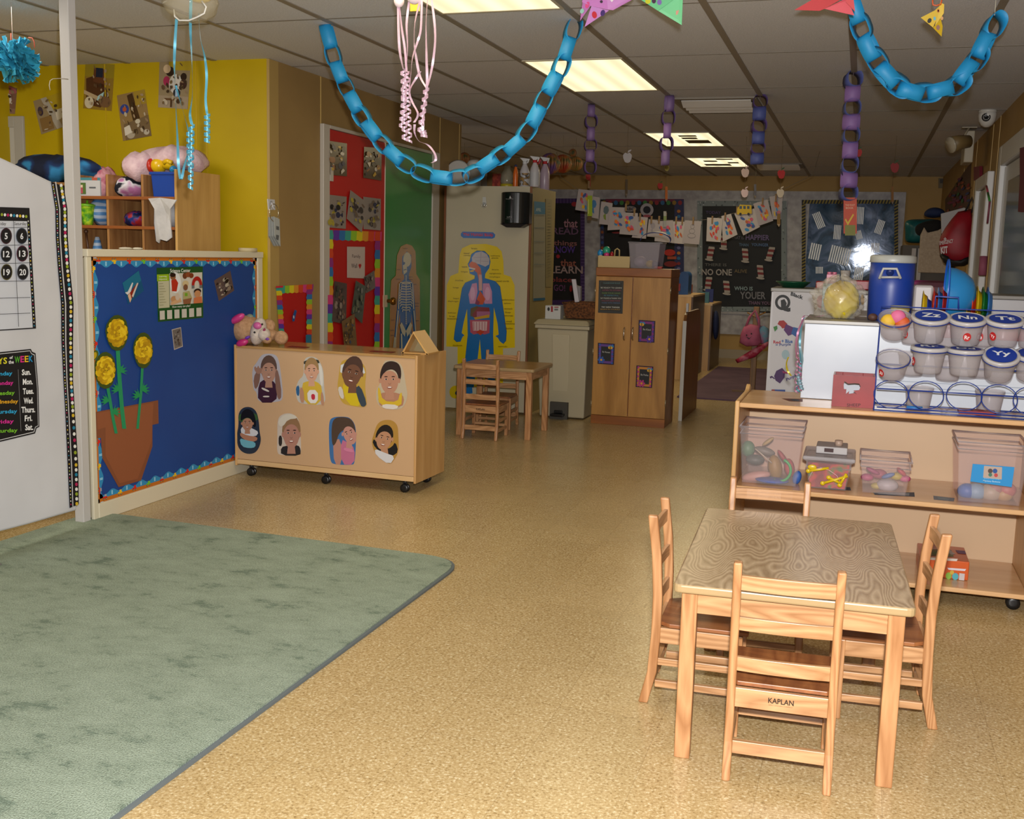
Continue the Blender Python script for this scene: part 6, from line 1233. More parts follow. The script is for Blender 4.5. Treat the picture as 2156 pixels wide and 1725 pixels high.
pillow([(1896, 458), (1940, 460), (1985, 456), (1990, 490), (1985, 515), (1935, 514), (1898, 516), (1905, 488)], 12.1, .12, noisy('teal_satin', [(.3, '#0E4A4E'), (.7, '#1A6A6C')], 5, .35), 'teal_cushion', 'shiny teal cushion in the far right corner', 'cushion')
pillow([(1921, 478), (1935, 468), (1960, 462), (1985, 458), (1990, 480), (1975, 494), (1950, 490), (1944, 500), (1926, 498)], 11.93, .06, M('#0C0B0C', .9), 'black_jacket', 'black crumpled garment in front of the teal cushion', 'garment')
pillow([(1942, 448), (1955, 436), (1975, 435), (1992, 442), (1994, 455), (1970, 462), (1943, 458)], 12.3, .10, M('#16264E', .8), 'navy_bag', 'dark blue bag on top of the teal cushion', 'bag')
# kit bag
kb = thing('kit_bag', 'red drawstring EMERGENCY KIT bag hanging on the right wall', 'bag', (.80, 10.4, 1.2))
Yk = 10.3; prof = [(2017, 446), (2045, 440), (2050, 470), (2050, 530), (2046, 552), (2028, 560), (2003, 560), (1988, 552), (1980, 535), (1977, 515), (1980, 498), (1990, 480), (2003, 462)]
def puff(pts, Y, th, mat, name, par, sub=2):
    m = MB(); q = [PY(x, y, Y) for x, y in pts]; c = sum(q, Vector())/len(q); n = len(q); vs = []
    for (s, d) in ((1, 0), (.86, -.7), (.5, -1), (.5, 1), (.86, .7)): vs += [c+(p-c)*s+Vector((0, d*th, 0)) for p in q]
    fs = [tuple(2*n+k for k in range(n)), tuple(3*n+k for k in range(n))[::-1]]
    for a_, b_ in ((0, 1), (1, 2), (3, 4), (4, 0)):
        for k in range(n): j = (k+1) % n; fs.append((a_*n+k, a_*n+j, b_*n+j, b_*n+k) if a_ < 2 else (a_*n+k, a_*n+j, b_*n+j, b_*n+k))
    m.add(vs, fs, None, 0, True); return obj(name, m, mat, par, world=True)
puff(prof, Yk, .09, noisy('red_nylon', [(.3, '#7E0E1C'), (.7, '#9C1424')], 6, .5), 'body', kb)
puff([(1978, 532), (1985, 543), (2005, 549), (2030, 547), (2047, 538), (2046, 552), (2030, 561), (2003, 562), (1987, 553)], Yk-.02, .085, M('#0A0A0E', .6), 'black_base', kb)
m = MB(); m.tube([PY(x, y, Yk-.02) for x, y in ((2032, 445), (2040, 430), (2047, 415), (2050, 430), (2046, 448))], .008, 6); obj('strap', m, M('#0C0B0C', .7), kb, world=True)
PK = YP(Yk-.098); m = artmb(PK, [('T', 'EMERGENCY', '#C8B8B8', (1978, 516), (2007, 511), (1978, 508), .03), ('T', 'KIT', '#D0C4C4', (1981, 534), (1996, 532), (1980, 520), .05), ('#C0B0B0', rc(1989, 500, 1991, 508)), ('#C0B0B0', rc(1987, 502, 1993, 505))], 0, base=False); obj('lettering', m, PRINT, kb, world=True)
m = MB(); q = [PY(x, y, 10.6) for x, y in ((1981, 450), (2030, 437), (2040, 442), (2010, 500), (1982, 492))]; m.hexa(q[::-1], [p+Vector((0, .02, 0)) for p in q[::-1]]); obj('file_crate', m, M('#9E9A98', .5), None, 'white plastic panel behind the red kit bag', 'panel', bevel=.004)
# camera dome and emergency light on ceiling / right wall
c = PZ(2080, 232, CEIL); dc = thing('dome_camera', 'white dome security camera on the ceiling by the right wall', 'camera', tuple(c))
s_ = .062; m = MB(); m.lathe([(.0, 0), (1.0*s_, 0), (1.0*s_, -.012), (.95*s_, -.02)], 24, tuple(c)); obj('base', m, M('#B8B4AC', .4), dc, world=True)
m = MB(); m.lathe([(.95*s_, -.012), (s_*1.0, -.035), (.9*s_, -.075), (.6*s_, -.105), (.25*s_, -.118), (.0, -.12)], 24, tuple(c)); obj('housing', m, M('#BDB9B2', .3), dc, world=True)
lc = c+Vector((-.012, -.052, -.055)); m = MB(); m.lathe([(.0, -.008), (.028, -.008), (.030, 0), (.028, .010)], 20, (0, 0, 0), axis='y'); m.v = [v+lc for v in m.v]; lo = obj('lens_ring', m, M('#17171A', .3), dc, world=True)
m = MB()
for k in range(10): a = k*.628; m.ball(lc+Vector((.019*math.cos(a), -.008, .019*math.sin(a))), .004, .003, .004, 8, 6)
obj('led_ring', m, M('#B8B8B8', .3), lo, world=True)
el_ = thing('emergency_light', 'beige emergency light with a tilted spotlight high on the right wall', 'emergency light', tuple(PX(2040, 300, XR)))
Ye = 9.6
def pbox(x0, y0_, x1, y1_, Y, d, mat, nm, par, bev=.006):
    a, b_ = PY(x0, y0_, Y), PY(x1, y1_, Y); return obj(nm, MB().box(min(a.x, b_.x), max(a.x, b_.x), Y, Y+d, min(a.z, b_.z), max(a.z, b_.z)), mat, par, world=True, bevel=bev)
BG = M('#A2967E', .45)
pbox(2034, 275, 2048, 342, Ye, .3, BG, 'body', el_); pbox(2026, 266, 2058, 269, Ye, .12, BG, 'ceiling_plate', el_, .001)
m = MB(); m.tube([PY(2040, 270, Ye), PY(2032, 283, Ye-.02), PY(2031, 290, Ye-.03)], .009, 8); obj('arm', m, BG, el_, world=True)
m = MB(); m.tube([PY(2040, 298, Ye), PY(2018, 300, Ye-.05), PY(2003, 305, Ye-.08)], [.05, .058, .066], 14); hd = obj('lamp_head', m, M('#7E6840', .5), el_, world=True)
m = MB(); a = PY(2003, 305, Ye-.08); b_ = PY(2000, 306, Ye-.086); m.tube([a, b_], [.068, .064], 14); obj('lens', m, M('#B0A690', .3), hd, world=True)
# right wall bits : exit box, artwork, posters, red cloth, stickers
art('red_box', PL_RIGHT, [('#7A2A38', [(2050, 352), (2062, 350), (2062, 380), (2050, 380)])], 'small dull red box above the far door on the right wall', 'box', lift=.03, th=.025)
r = random.Random(5); sh = [('#5A3E2A', [(1990, 420), (2045, 340), (2040, 460), (1990, 470)])]
for k in range(46): u, v = r.random(), r.random(); x = 1992+48*u; y = 350+(1-u)*62+v*(100-40*(1-u)); sh.append((r.choice(['#8A1E1E', '#2E6A3A', '#2A3A7A', '#A0522A', '#7A2E5A', '#6A5A2A', '#8A3A3A']), ell(x, y, 2.5, 5, 6, r.uniform(0, 90))))
art('children_artwork', PL_RIGHT, sh, 'wall of small colourful artwork in the far right corner above the kit bag', 'artwork', lift=.003, step=.0003)
art('wall_thermostat', PL_FAR, [('#6E5E40', rc(1976, 375, 1990, 396)), ('#3A3228', rc(1979, 377, 1987, 386))], 'small grey-brown wall box at the top corner of the far wall', 'wall box', lift=.03, th=.03)
art('red_wall_poster', PL_RIGHT, [('#6A241C', [(2092, 487), (2103, 482), (2101, 570), (2090, 572)]), ('#8A4A2E', [(2094, 500), (2101, 497), (2100, 540), (2092, 542)])], 'narrow dark red poster between the two door frames on the right wall', 'poster', lift=.01)
m = MB(); q = [PX(x, y, .82) for x, y in ((2147, 312), (2157, 309), (2175, 330), (2175, 445), (2150, 447), (2143, 446), (2147, 380))]; m.hexa(q, [p+Vector((.03, 0, 0)) for p in q]); obj('red_cloth', m, M('#5E0E1E', .8), None, 'dark red cloth hanging in the nearer right doorway', 'cloth')
dt = thing('door_ribbon', 'pink and green ribbon hanging on the far right door frame', 'ribbon', tuple(PX(2080, 420, .84)))
for nm, a, b_, col in (('pink_end', (2077, 392), (2080, 406), '#A83A4E'), ('green_middle', (2080, 406), (2084, 424), '#3A8A3A'), ('tail', (2084, 424), (2079, 470), '#7A3A4A')):
    m = MB(); m.tube([PX(a[0], a[1], .84), PX(b_[0], b_[1], .84)], .008, 6); obj(nm, m, M(col, .5), dt, world=True)
m = MB(); m.tube([PX(2071, 540, .83), PX(2068, 580, .83)], .028, 10); obj('pink_cloth_strip', m, M('#8E4A5E', .7), None, 'dusty pink cloth strip hanging low on the far right door frame', 'cloth')

# ---------------------------------------------------------------- clothesline with drawings
YL = 11.6
cl_ = thing('clothesline', 'thin line strung across the far half of the room', 'line', tuple(PY(1400, 480, YL)))
lp = [(1180, 372), (1215, 398), (1260, 430), (1310, 452), (1370, 462), (1440, 465), (1500, 462), (1560, 445), (1620, 418), (1650, 398), (1712, 368)]
e0, e1 = PY(1180, 372, YL), PY(1712, 368, YL); m = MB(); m.tube([(e0.x-.05, YL, CEIL)]+[PY(x, y, YL) for x, y in lp]+[(e1.x+.05, YL, CEIL)], .0025, 5); obj('cord', m, M('#6A6050', .7), cl_, world=True)
GD2 = 'drawings pegged to the clothesline'
dw = [([(1218, 398), (1250, 402), (1242, 447), (1211, 442)], 1), ([(1240, 412), (1263, 416), (1260, 461), (1236, 456)], 2), ([(1266, 424), (1290, 428), (1284, 474), (1261, 472)], 3), ([(1283, 436), (1317, 437), (1316, 483), (1279, 485)], 4), ([(1309, 447), (1343, 449), (1343, 496), (1304, 493)], 5), ([(1344, 456), (1364, 458), (1360, 503), (1330, 500)], 6), ([(1366, 462), (1385, 464), (1384, 500), (1362, 498)], 7), ([(1381, 466), (1417, 464), (1420, 512), (1378, 508)], 8), ([(1417, 466), (1441, 467), (1440, 514), (1414, 512)], 9), ([(1442, 464), (1477, 466), (1472, 515), (1436, 512)], 10), ([(1489, 458), (1522, 460), (1517, 510), (1487, 508)], 11), ([(1519, 455), (1539, 450), (1553, 494), (1522, 509)], 12), ([(1546, 450), (1588, 439), (1600, 478), (1565, 496)], 13), ([(1586, 429), (1616, 420), (1628, 465), (1597, 476)], 14), ([(1620, 414), (1648, 410), (1645, 462), (1627, 462)], 15)]
pal2 = ['#B83A2A', '#C8681E', '#C8A81E', '#2A7AB0', '#B84A6A', '#2E4A8A', '#A8522A']
desc = ['egg shape in red and blue', 'blue scribble', 'grey wash and green line', 'orange and yellow figure', 'red and blue blocks', 'red and blue patches', 'faint grey marks', 'teal and red patches', 'yellow and red oval', 'pencil outline only', 'blue-headed orange figure', 'striped blue egg', 'pink and red squares', 'red and yellow oval', 'small red and blue dots']
wherep = ['leftmost on the line', 'second from the left', 'left of the yellow pegged one', 'above the caddy', 'above the clear bin', 'just right of the red blocks', 'half hidden', 'above the headband', 'beside the plain one', 'in the middle gap', 'left of the third window', 'inside the third window', 'below the yellow bus', 'second from the right end', 'at the right end']
for q, sd_ in dw:
    r = random.Random(sd_*7); sh = [('#9A9296' if sd_ not in (9, 11, 12, 13) else '#A8A0A0', rc(0, 0, 1, 1))]
    if sd_ == 10:
        for k in range(3): sh.append(('#6E686C', ell(.5, .25+.2*k, .12+.06*k, .11, 12))); sh.append(('#9A9296', ell(.5, .25+.2*k, .10+.06*k, .09, 12)))
    elif sd_ in (2, 3, 7): sh += [(['#3A6A9A', '#4A5A62', '#86808A'][(2, 3, 7).index(sd_)], ell(.5, .35, .25, .2, 7)), (['#3A6A9A', '#6A7A2A', '#86808A'][(2, 3, 7).index(sd_)], [(.3, .6), (.5, .5), (.6, .8), (.4, .75)])]
    else:
        for k in range(13): x, y = r.uniform(.25, .75), r.uniform(.2, .85); sh.append((r.choice(pal2), ell(x, y, r.uniform(.08, .15), r.uniform(.05, .09), 7, r.uniform(0, 90))))
    art('childs_drawing', YP(YL-.003-.004*(sd_ % 3)), sh, 'pegged drawing with %s, %s' % (desc[sd_-1], wherep[sd_-1]), 'drawing', GD2, quad=q, step=.0005)
GPg = 'wooden pegs on the clothesline'
pegs = [(1240, 388), (1318, 436), (1336, 446), (1348, 456), (1372, 462), (1388, 462), (1402, 455), (1424, 463), (1437, 464), (1460, 464), (1500, 462), (1527, 455), (1552, 442), (1606, 424), (1634, 416)]
for x, y in pegs:
    c = PY(x, y, YL-.006); m = MB(); m.box(c.x-.008, c.x+.008, c.y-.016, c.y-.006, c.z-.045, c.z+.035); m.box(c.x-.008, c.x+.008, c.y+.002, c.y+.010, c.z-.045, c.z+.035); m.tube([c+Vector((-.009, -.001, 0)), c+Vector((.009, -.001, 0))], .006, 6)
    obj('clothes_peg', m, M('#7A6040', .7), None, 'wooden clothes peg holding a drawing on the far line', 'peg', GPg)
art('bus_cutout', YP(YL-.026), [('#B89A16', [(1552, 440), (1558, 431), (1582, 432), (1583, 450), (1552, 452)]), ('#3A4A5A', rc(1557, 434, 1562, 440)), ('#3A4A5A', rc(1565, 434, 1570, 440)), ('#3A4A5A', rc(1573, 434, 1578, 440)), ('#1A1814', ell(1559, 451, 2.6, 3)), ('#1A1814', ell(1576, 451, 2.6, 3))], 'yellow school bus cut-out on the line above the drawings', 'cut-out')
art('pencil_cutout', YP(YL-.026), [('#7A5A1E', rc(1636, 450, 1643, 472)), ('#A8606A', rc(1636, 444, 1643, 450)), ('#A89070', [(1636, 472), (1643, 472), (1640, 478)])], 'pencil-shaped cut-out hanging at the right end of the drawings line', 'cut-out')
art('ruler_cutout', YP(YL-.03), [('#8AA01A', rc(1237, 412, 1247, 455)), ('#B8B86A', rc(1238, 420, 1240, 450)), ('#5A4420', rc(1237, 455, 1246, 464))], 'lime green strip cut-out hanging near the left end of the line', 'cut-out')
art('glue_cutout', YP(YL-.03), [('#8A8A8A', rc(1397, 445, 1403, 478)), ('#6A7A4A', rc(1397, 455, 1403, 465))], 'grey green strip hanging in front of the middle drawings', 'cut-out')
GPn = 'pencil cut-outs hanging from the ceiling'
for x, y0_, y1_, col, lb, Y in ((1403, 393, 420, '#A85A1E', 'orange pencil cut-out hanging above the second far window', 12.5), (1241, 370, 393, '#8A2A1E', 'red pencil cut-out hanging at the end of the line', 12.0), (1879, 393, 425, '#8A5A1A', 'brown pencil cut-out hanging above the rightmost far window', 12.2), (1590, 388, 412, '#5E5E68', 'grey pencil cut-out hanging right of the pink apple', 12.5), (1319, 378, 408, '#5A4A34', 'faint brown pencil cut-out hanging left of the small red apple', 12.5)):
    c = PY(x, y0_, Y); t = thing('pencil_cutout', lb, 'cut-out', tuple(c), 0, GPn)
    art('pencil', YP(Y), [(col, rc(x-2.5, y0_, x+2.5, y1_)), ('#7A6A5A', [(x-2.5, y1_), (x+2.5, y1_), (x, y1_+6)])], parent=t); m = MB(); m.tube([c, Vector((c.x, c.y, CEIL))], .001, 4); obj('thread', m, M('#6A5E4A', .7), t, world=True)
GA = 'apple cut-outs hanging from the ceiling'
for x, y, rx, Y, col, lb in ((1321, 331, 9.2, 9.2, '#B0AAAA', 'largest white apple cut-out, left of the second purple chain'), (1569, 363, 8.2, 10.2, '#C0A8A0', 'pale pink apple cut-out against the farthest ceiling light'), (1645, 366, 8, 10.4, '#B01410', 'bright red apple cut-out below the far air vent'), (1390, 391, 5.5, 12.8, '#8E1A1C', 'small dark red apple cut-out above the second far window'), (1884, 352, 9, 10.2, '#8E120E', 'red apple cut-out with green leaf near the right wall'), (1808, 321, 7, 9.6, '#B01410', 'red apple cut-out half hidden behind the tallest purple chain'), (1568, 406, 7.6, 11.2, '#A8949C', 'dull pink apple cut-out above the third far window'), (1643, 406, 7.8, 11.0, '#B8AC9C', 'cream apple cut-out leaning left at the end of the drawings line'), (1404, 354, 5, 9.4, '#8A7A2E', 'small golden apple cut-out under the second purple chain'), (1238, 372, 5, 10.5, '#8E1E18', 'small red apple cut-out under the leftmost purple chain')):
    c = PY(x, y-rx, Y); t = thing('apple_cutout', lb, 'cut-out', tuple(c), 0, GA); leaf = '#2A4A1E' if col in ('#8E120E', '#8E1A1C', '#B01410', '#8E1E18') else col
    ap = [(x, y-rx*.8), (x+rx*.5, y-rx*1.05), (x+rx, y-rx*.5), (x+rx*.95, y+rx*.3), (x+rx*.6, y+rx*1.1), (x+rx*.15, y+rx*1.3), (x-rx*.15, y+rx*1.3), (x-rx*.6, y+rx*1.1), (x-rx*.95, y+rx*.3), (x-rx, y-rx*.5), (x-rx*.5, y-rx*1.05)]
    art('apple', YP(Y), [(col, ap)], parent=t, th=.003); art('leaf', YP(Y), [(leaf, [(x, y-rx*.9), (x+rx*.2, y-rx*1.5), (x+rx*.9, y-rx*1.8), (x+rx*.8, y-rx*1.4), (x+rx*.25, y-rx*1.1)])], parent=t, th=.003)
    m = MB(); m.tube([c, Vector((c.x, c.y, CEIL))], .001, 4); obj('thread', m, M('#6A5E4A', .7), t, world=True)
# ---------------------------------------------------------------- far furniture
mat_ = thing('play_mat', 'dull purple mat on the floor of the far room', 'mat', (-1.1, 11.8, 0))
m = MB(); m.box(-1.62, -.35, 10.4, 13.6, .001, .014); obj('sheet', m, noisy('purple_mat', [(.4, '#5A4456'), (.7, '#6A5264')], 3, .85), mat_, world=True)
def sunit(x1_, y0_, y1_, zt_, lb, mat, w=.4):
    t = thing('far_shelf_unit', lb, 'shelf', (x1_-w/2, y0_, 0), 0, 'shelf units along the left of the far room')
    o1 = obj('end_panel', MB().box(x1_-w, x1_-.02, y0_, y0_+.02, .0, zt_-.021), MAPLEZ, t, world=True); obj('back_panel', MB().box(x1_-.019, x1_, y0_, y1_, .0, zt_-.021), mat, t, world=True)
    obj('top_panel', MB().box(x1_-w, x1_, y0_, y1_, zt_-.02, zt_), MAPLE, t, world=True); obj('base', MB().box(x1_-w, x1_-.02, y0_+.021, y1_, 0, .3), MAPLE, t, world=True); return t
z1_ = PY(1455, 622, 12.0).z; x1_ = PY(1456, 700, 12.0).x
sunit(x1_+.0, 12.0, 12.95, z1_, 'brown-sided shelf unit behind the wooden cabinet', wood('dark_panel', '#4A3322', '#5E4430', 'z', .6, .35), .75)
x2_ = PY(1497, 700, 13.1).x; zu = PY(1497, 640, 13.1).z; sunit(x2_, 13.1, 14.0, PY(1497, 640, 13.1).z, 'pale-edged low shelf unit beyond the brown-sided one', wood('dark_panel2', '#5A4230', '#6E543C', 'z', .6, .35), .4)
pillow([(1500, 650), (1512, 648), (1516, 680), (1512, 720), (1500, 722)], 13.3, .08, M('#16224A', .8), 'blue_backpack', 'dark blue backpack hanging at the end of the far shelves', 'backpack')
mb_ = thing('toy_mailbox', 'blue toy mailbox on the brown-sided far shelf', 'toy', tuple(PY(1440, 600, 12.2)))
a = PY(1430, 622, 12.2); b_ = PY(1452, 572, 12.2); rr = (b_.x-a.x)/2; cx_ = (a.x+b_.x)/2; BL = M('#124A86', .35); zb_ = z1_
m = MB(); pr = [(cx_-rr, zb_)]+[(cx_+rr*math.cos(math.pi-math.pi*k/10), b_.z-rr+rr*math.sin(math.pi*k/10)) for k in range(11)]+[(cx_+rr, zb_)]
m.hexa([(x, 12.15, z) for x, z in pr][::-1], [(x, 12.4, z) for x, z in pr][::-1]); obj('body', m, BL, mb_, world=True)
c = PY(1426, 605, 12.1); m = MB(); m.box(c.x-.03, c.x+.03, 12.1, 12.14, c.z-.04, c.z+.04); obj('red_flag', m, M('#9A1A1E', .4), mb_, world=True)
for k, (px, py, col, lb) in enumerate(((1480, 605, '#7A3A22', 'brownish picture book on the far shelf'), (1497, 610, '#3A6A7A', 'teal toy box on the far shelf behind the mailbox'), (1510, 612, '#1A2A6A', 'dark blue toy on the far shelf end'))):
    zb2 = (z1_+.001, zu+.001, zu+.001); c = PY((1447, 1484, 1493)[k], 625, (12.7, 13.3, 13.6)[k]); m = MB(); m.box(c.x-.05, c.x+.05, c.y, c.y+.05, zb2[k], zb2[k]+.10+.03*k); obj('toy_box', m, M(col, .6), None, lb, 'toy')
# coat tree with bags
ct = thing('coat_tree', 'light wooden coat tree in front of the far windows', 'coat stand', (PZ(1583, 830, 0).x, PZ(1583, 830, 0).y, 0)); bx = PZ(1583, 830, 0); Yc = bx.y; tp = PY(1592, 646, Yc)
m = MB(); m.box(bx.x-.028, bx.x+.028, Yc-.028, Yc+.028, .0, tp.z); obj('pole', m, wood('coat_wood', '#6A4A22', '#8A6232', 'z', 1, .5), ct, world=True, bevel=.004)
m = MB(); m.box(bx.x-.2, bx.x+.2, Yc-.02, Yc+.02, 0, .03); m.box(bx.x-.02, bx.x+.02, Yc-.2, Yc+.2, 0.0, .03); obj('foot', m, M('#6A4A22', .5), ct, world=True)
m = MB(); m.tube([tp+Vector((-.08, -.03, -.06)), tp+Vector((0, -.03, -.1)), tp+Vector((.1, -.03, -.05))], .008, 6); obj('peg', m, M('#8A6232', .4), ct, world=True)
def bag(pts, Y, th, mat, lb, nm='toy_bag', strap=None, extra=None):
    t = thing(nm, lb, 'bag', tuple(PY(pts[0][0], pts[0][1], Y)), 0, 'bags on the coat tree'); puff(pts, Y, th, mat, 'body', t)
    if strap: m = MB(); m.tube([PY(x, y, Y) for x, y in strap], .012, 8); obj('strap', m, mat, t, world=True)
    if extra: m = artmb(YP(Y-th-.004), extra, 0, base=False); obj('print', m, PRINT, t, world=True)
PK1 = noisy('pink_plush', [(.3, '#9A4A66'), (.7, '#B4607E')], 12, .8)
bag([(1566, 688), (1580, 682), (1598, 686), (1604, 720), (1598, 728), (1572, 730), (1557, 722), (1559, 704)], Yc-.12, .06, PK1, 'pink plush bag with a smile print hanging on the coat tree', strap=[(1570, 690), (1578, 668), (1590, 654), (1598, 672), (1598, 690)], extra=[('#2A1018', ell(1572, 706, 1.5, 2)), ('#2A1018', ell(1582, 703, 1.5, 2)), ('#3A1420', [(1570, 709), (1577, 715), (1584, 707), (1578, 712)])])
bag([(1594, 690), (1608, 684), (1618, 692), (1624, 712), (1616, 726), (1600, 724)], Yc-.08, .05, noisy('pastel_bag', [(.4, '#A05A80'), (.55, '#5A8AA0'), (.7, '#7A6AA0')], 7, .7), 'pink and light blue bag on the right of the coat tree', strap=[(1600, 690), (1594, 670), (1592, 656)])
bag([(1620, 716), (1624, 722), (1590, 752), (1552, 765), (1548, 758), (1585, 735)], Yc-.10, .03, noisy('red_umbrella', [(.45, '#9A1E3A'), (.6, '#B86A7A')], 14, .6), 'red and pink folded umbrella slanting across the coat tree', 'toy_umbrella')
# white play cabinet with colour posters
wc = thing('white_cabinet', 'white cabinet carrying colour posters behind the right counter', 'cabinet', (0, 6.3, 0)); Yw = 6.3
a = PY(1625, 606, Yw); b_ = PY(1698, 612, Yw); WH = M('#A8A6AA', .35)
m = MB(); m.box(a.x, XR-.03, Yw, Yw+.45, 0, a.z-.021); obj('carcass', m, WH, wc, world=True, bevel=.003)
m = MB(); m.box(a.x-.004, XR-.03, Yw-.006, Yw+.455, a.z-.02, a.z); obj('top_panel', m, M('#7A7670', .4), wc, world=True, bevel=.003)
zw = a.z; PWC = YP(Yw-.001)
z9 = Z(1600, 360, 3.194)
sh = [('#B0AEB2', z9([(92, 790), (322, 800), (322, 1500), (55, 1500)])), ('#18181A', z9(ell(153, 885, 52, 52, 22))), ('#B0AEB2', z9(ell(153, 885, 34, 34, 18))), ('#18181A', z9([(140, 870), (165, 862), (180, 890), (172, 925), (205, 920), (205, 945), (190, 948), (160, 940), (142, 915)])),
      ('T', 'Black', '#18181A', z9([(205, 838)])[0], z9([(288, 866)])[0], z9([(210, 812)])[0], .04), ('T', 'Red', '#9A1E2A', z9([(90, 1160)])[0], z9([(138, 1162)])[0], z9([(90, 1140)])[0], .03), ('T', '+ Blue', '#1E4A8A', z9([(145, 1156)])[0], z9([(220, 1158)])[0], z9([(145, 1132)])[0], .03), ('T', '= Purple', '#2A3A7A', z9([(105, 1185)])[0], z9([(208, 1180)])[0], z9([(105, 1162)])[0], .02),
      ('#8A1E1E', z9([(118, 1030), (130, 1008), (160, 1005), (185, 1030), (175, 1055), (150, 1060), (140, 1045)])), ('#4A1E5A', z9([(175, 1030), (230, 1055), (215, 1100), (190, 1110), (160, 1070)])), ('#1A4A86', z9([(225, 1050), (265, 1060), (268, 1110), (240, 1115), (210, 1095)])), ('#2E6A2E', z9([(90, 1050), (115, 1040), (118, 1062), (100, 1082)])),
      ('#3A1A4E', z9([(110, 1345), (150, 1325), (170, 1350), (165, 1390), (135, 1430), (105, 1410), (95, 1380)])), ('#3A1A4E', z9([(65, 1385), (80, 1378), (100, 1395), (98, 1402), (80, 1390), (72, 1398)])), ('#8A2A5A', z9([(150, 1345), (190, 1355), (185, 1366), (155, 1360)])), ('T', 'Purple', '#3A2A6A', z9([(180, 1420)])[0], z9([(255, 1385)])[0], z9([(175, 1395)])[0], .03),
      ('#8AA0A8', z9(ell(172, 1235, 26, 32, 12))), ('#1E3A7A', z9([(78, 1470), (170, 1472), (170, 1495), (76, 1495)])), ('#7A2A2A', z9([(78, 1470), (100, 1470), (100, 1480), (78, 1480)]))]
art('colour_poster', PWC, sh, 'white poster with Black and Red plus Blue equals Purple drawings', 'poster', step=.0003)
art('shape_poster', PWC, [('#B0AEB2', z9([(324, 800), (700, 815), (700, 975), (322, 965)])), ('#8A1E22', z9(ell(410, 880, 30, 45, 14))), ('#1A4A86', z9(ell(660, 870, 22, 42, 14))), ('#B08A1E', z9(ell(690, 865, 12, 36, 12)))], 'white poster with red and blue round shapes behind the balloon bag', 'poster', lift=.003)
# things on the white cabinet
c = PY(1670, 602, 6.5); gbw = thing('green_tray', 'shallow dark green bowl on the left end of the white cabinet', 'bowl', (c.x, 6.5, zw)); m = MB(); m.lathe([(.06, 0), (.095, .03), (.1, .033), (.095, .035), (.058, .006), (0, .006)], 24); obj('bowl', m, M('#0E4A30', .35), gbw)
def sbox(x0, y0_, x1, y1_, Y, d, col, nm, lb, cat, bev=.006, grp=None, zb=None):
    a, b_ = PY(x0, y0_, Y), PY(x1, y1_, Y); zb = b_.z if zb is None else zb; return obj(nm, MB().box(a.x, b_.x, Y, Y+d, zb, a.z), M(col, .4) if isinstance(col, str) else col, None, lb, cat, grp, bevel=bev)
sbox(1718, 592, 1742, 607, 6.45, .12, '#8E0E1A', 'red_box', 'dark red box left of the pink brick on the white cabinet', 'box', zb=zw)
sbox(1790, 590, 1840, 610, 6.5, .12, '#8A0E1E', 'red_basket', 'dark red box right of the striped film, next to the blue jug', 'box', zb=zw)
# balloon bag box and goods on the white step
zb0 = 1.098
wb_ = thing('white_counter', 'white panelled counter standing behind the letter tub rack', 'counter', (.27, 4.75, 0)); x0_, x1_ = PY(1690, 760, 4.76).x, .695
m = MB(); m.box(x0_, x1_, 4.76, 5.25, .7635, zb0-.016); obj('front_box', m, noisy('white_board', [(.3, '#B9C0CC'), (.7, '#C4CBD6')], 3, .25), wb_, world=True, bevel=.002)
m = MB(); m.box(x0_-.005, x1_, 4.754, 5.26, zb0-.015, zb0); obj('top_panel', m, M('#8E8A84', .3), wb_, world=True, bevel=.002)
for py in (800, 812): 
    a = PY(1846, py, 4.755); m = MB(); m.box(a.x, x1_, 4.7575, 4.7595, a.z-.0015, a.z+.0015); obj('seam', m, M('#8A94A4', .4), wb_, world=True)
c = PY(1764, 655, 4.95); bb3 = thing('balloon_bag', 'clear plastic bag of yellow balloons on the white counter', 'bag', (c.x, 4.95, zb0)); cc = Vector((c.x, 4.95, zb0+.085))
def lump(c, rx, ry, rz, n, m_, amp, seed, mb):
    rnd = random.Random(seed); ph = [rnd.uniform(0, 6.28) for _ in range(8)]; b = len(mb.v); mb.ball(c, rx, ry, rz, n, m_)
    for i in range(b, len(mb.v)):
        d = mb.v[i]-c; a = math.atan2(d.y, d.x); e = d.z/rz*3
        k = 1+amp*(math.sin(4*a+ph[0]+2*e)+.8*math.sin(7*a-3*e+ph[1])+.8*math.sin(11*a+4*e+ph[2])+.6*math.sin(17*a-6*e+ph[3])); mb.v[i] = c+d*k
        mb.v[i].z = max(mb.v[i].z, zb0+.0015)
m = MB(); lump(cc, .105, .09, .095, 56, 36, .085, 2, m); obj('plastic', m, clear('film', '#F4F2EE', .13, .08), bb3, world=True)
m = MB(); lump(cc+Vector((.012, 0, -.005)), .075, .065, .082, 30, 18, .03, 5, m); obj('balloons', m, noisy('yellow_balloon', [(.35, '#A8901A'), (.6, '#D0BC1E')], 9, .25), bb3, world=True)
for k, (px, py, px1, py1, Y, d, col, nm, lb, cat) in enumerate(((1733, 597, 1796, 612, 5.6, .1, '#5E7A86', 'game_box', 'shiny teal box standing behind the balloon bag', 'box'),)):
    a, b_ = PY(1733, 597, 5.6), PY(1799, 640, 5.6); obj(nm, MB().box(a.x, b_.x, 5.6, 5.7, zb0+.0, a.z), noisy('teal_foil', [(.3, '#1E4A56'), (.5, '#6E96A0'), (.7, '#2E6E7E')], 14, .15), None, lb, cat, bevel=.002); gt = a.z
fs_ = thing('counter_support', 'white cupboard behind the counter under the boxes', 'cupboard', (.3, 5.5, 0)); m = MB(); m.box(x0_+.01, .82, 5.3, 5.95, 0, zb0-.001); obj('body', m, WH, fs_, world=True)
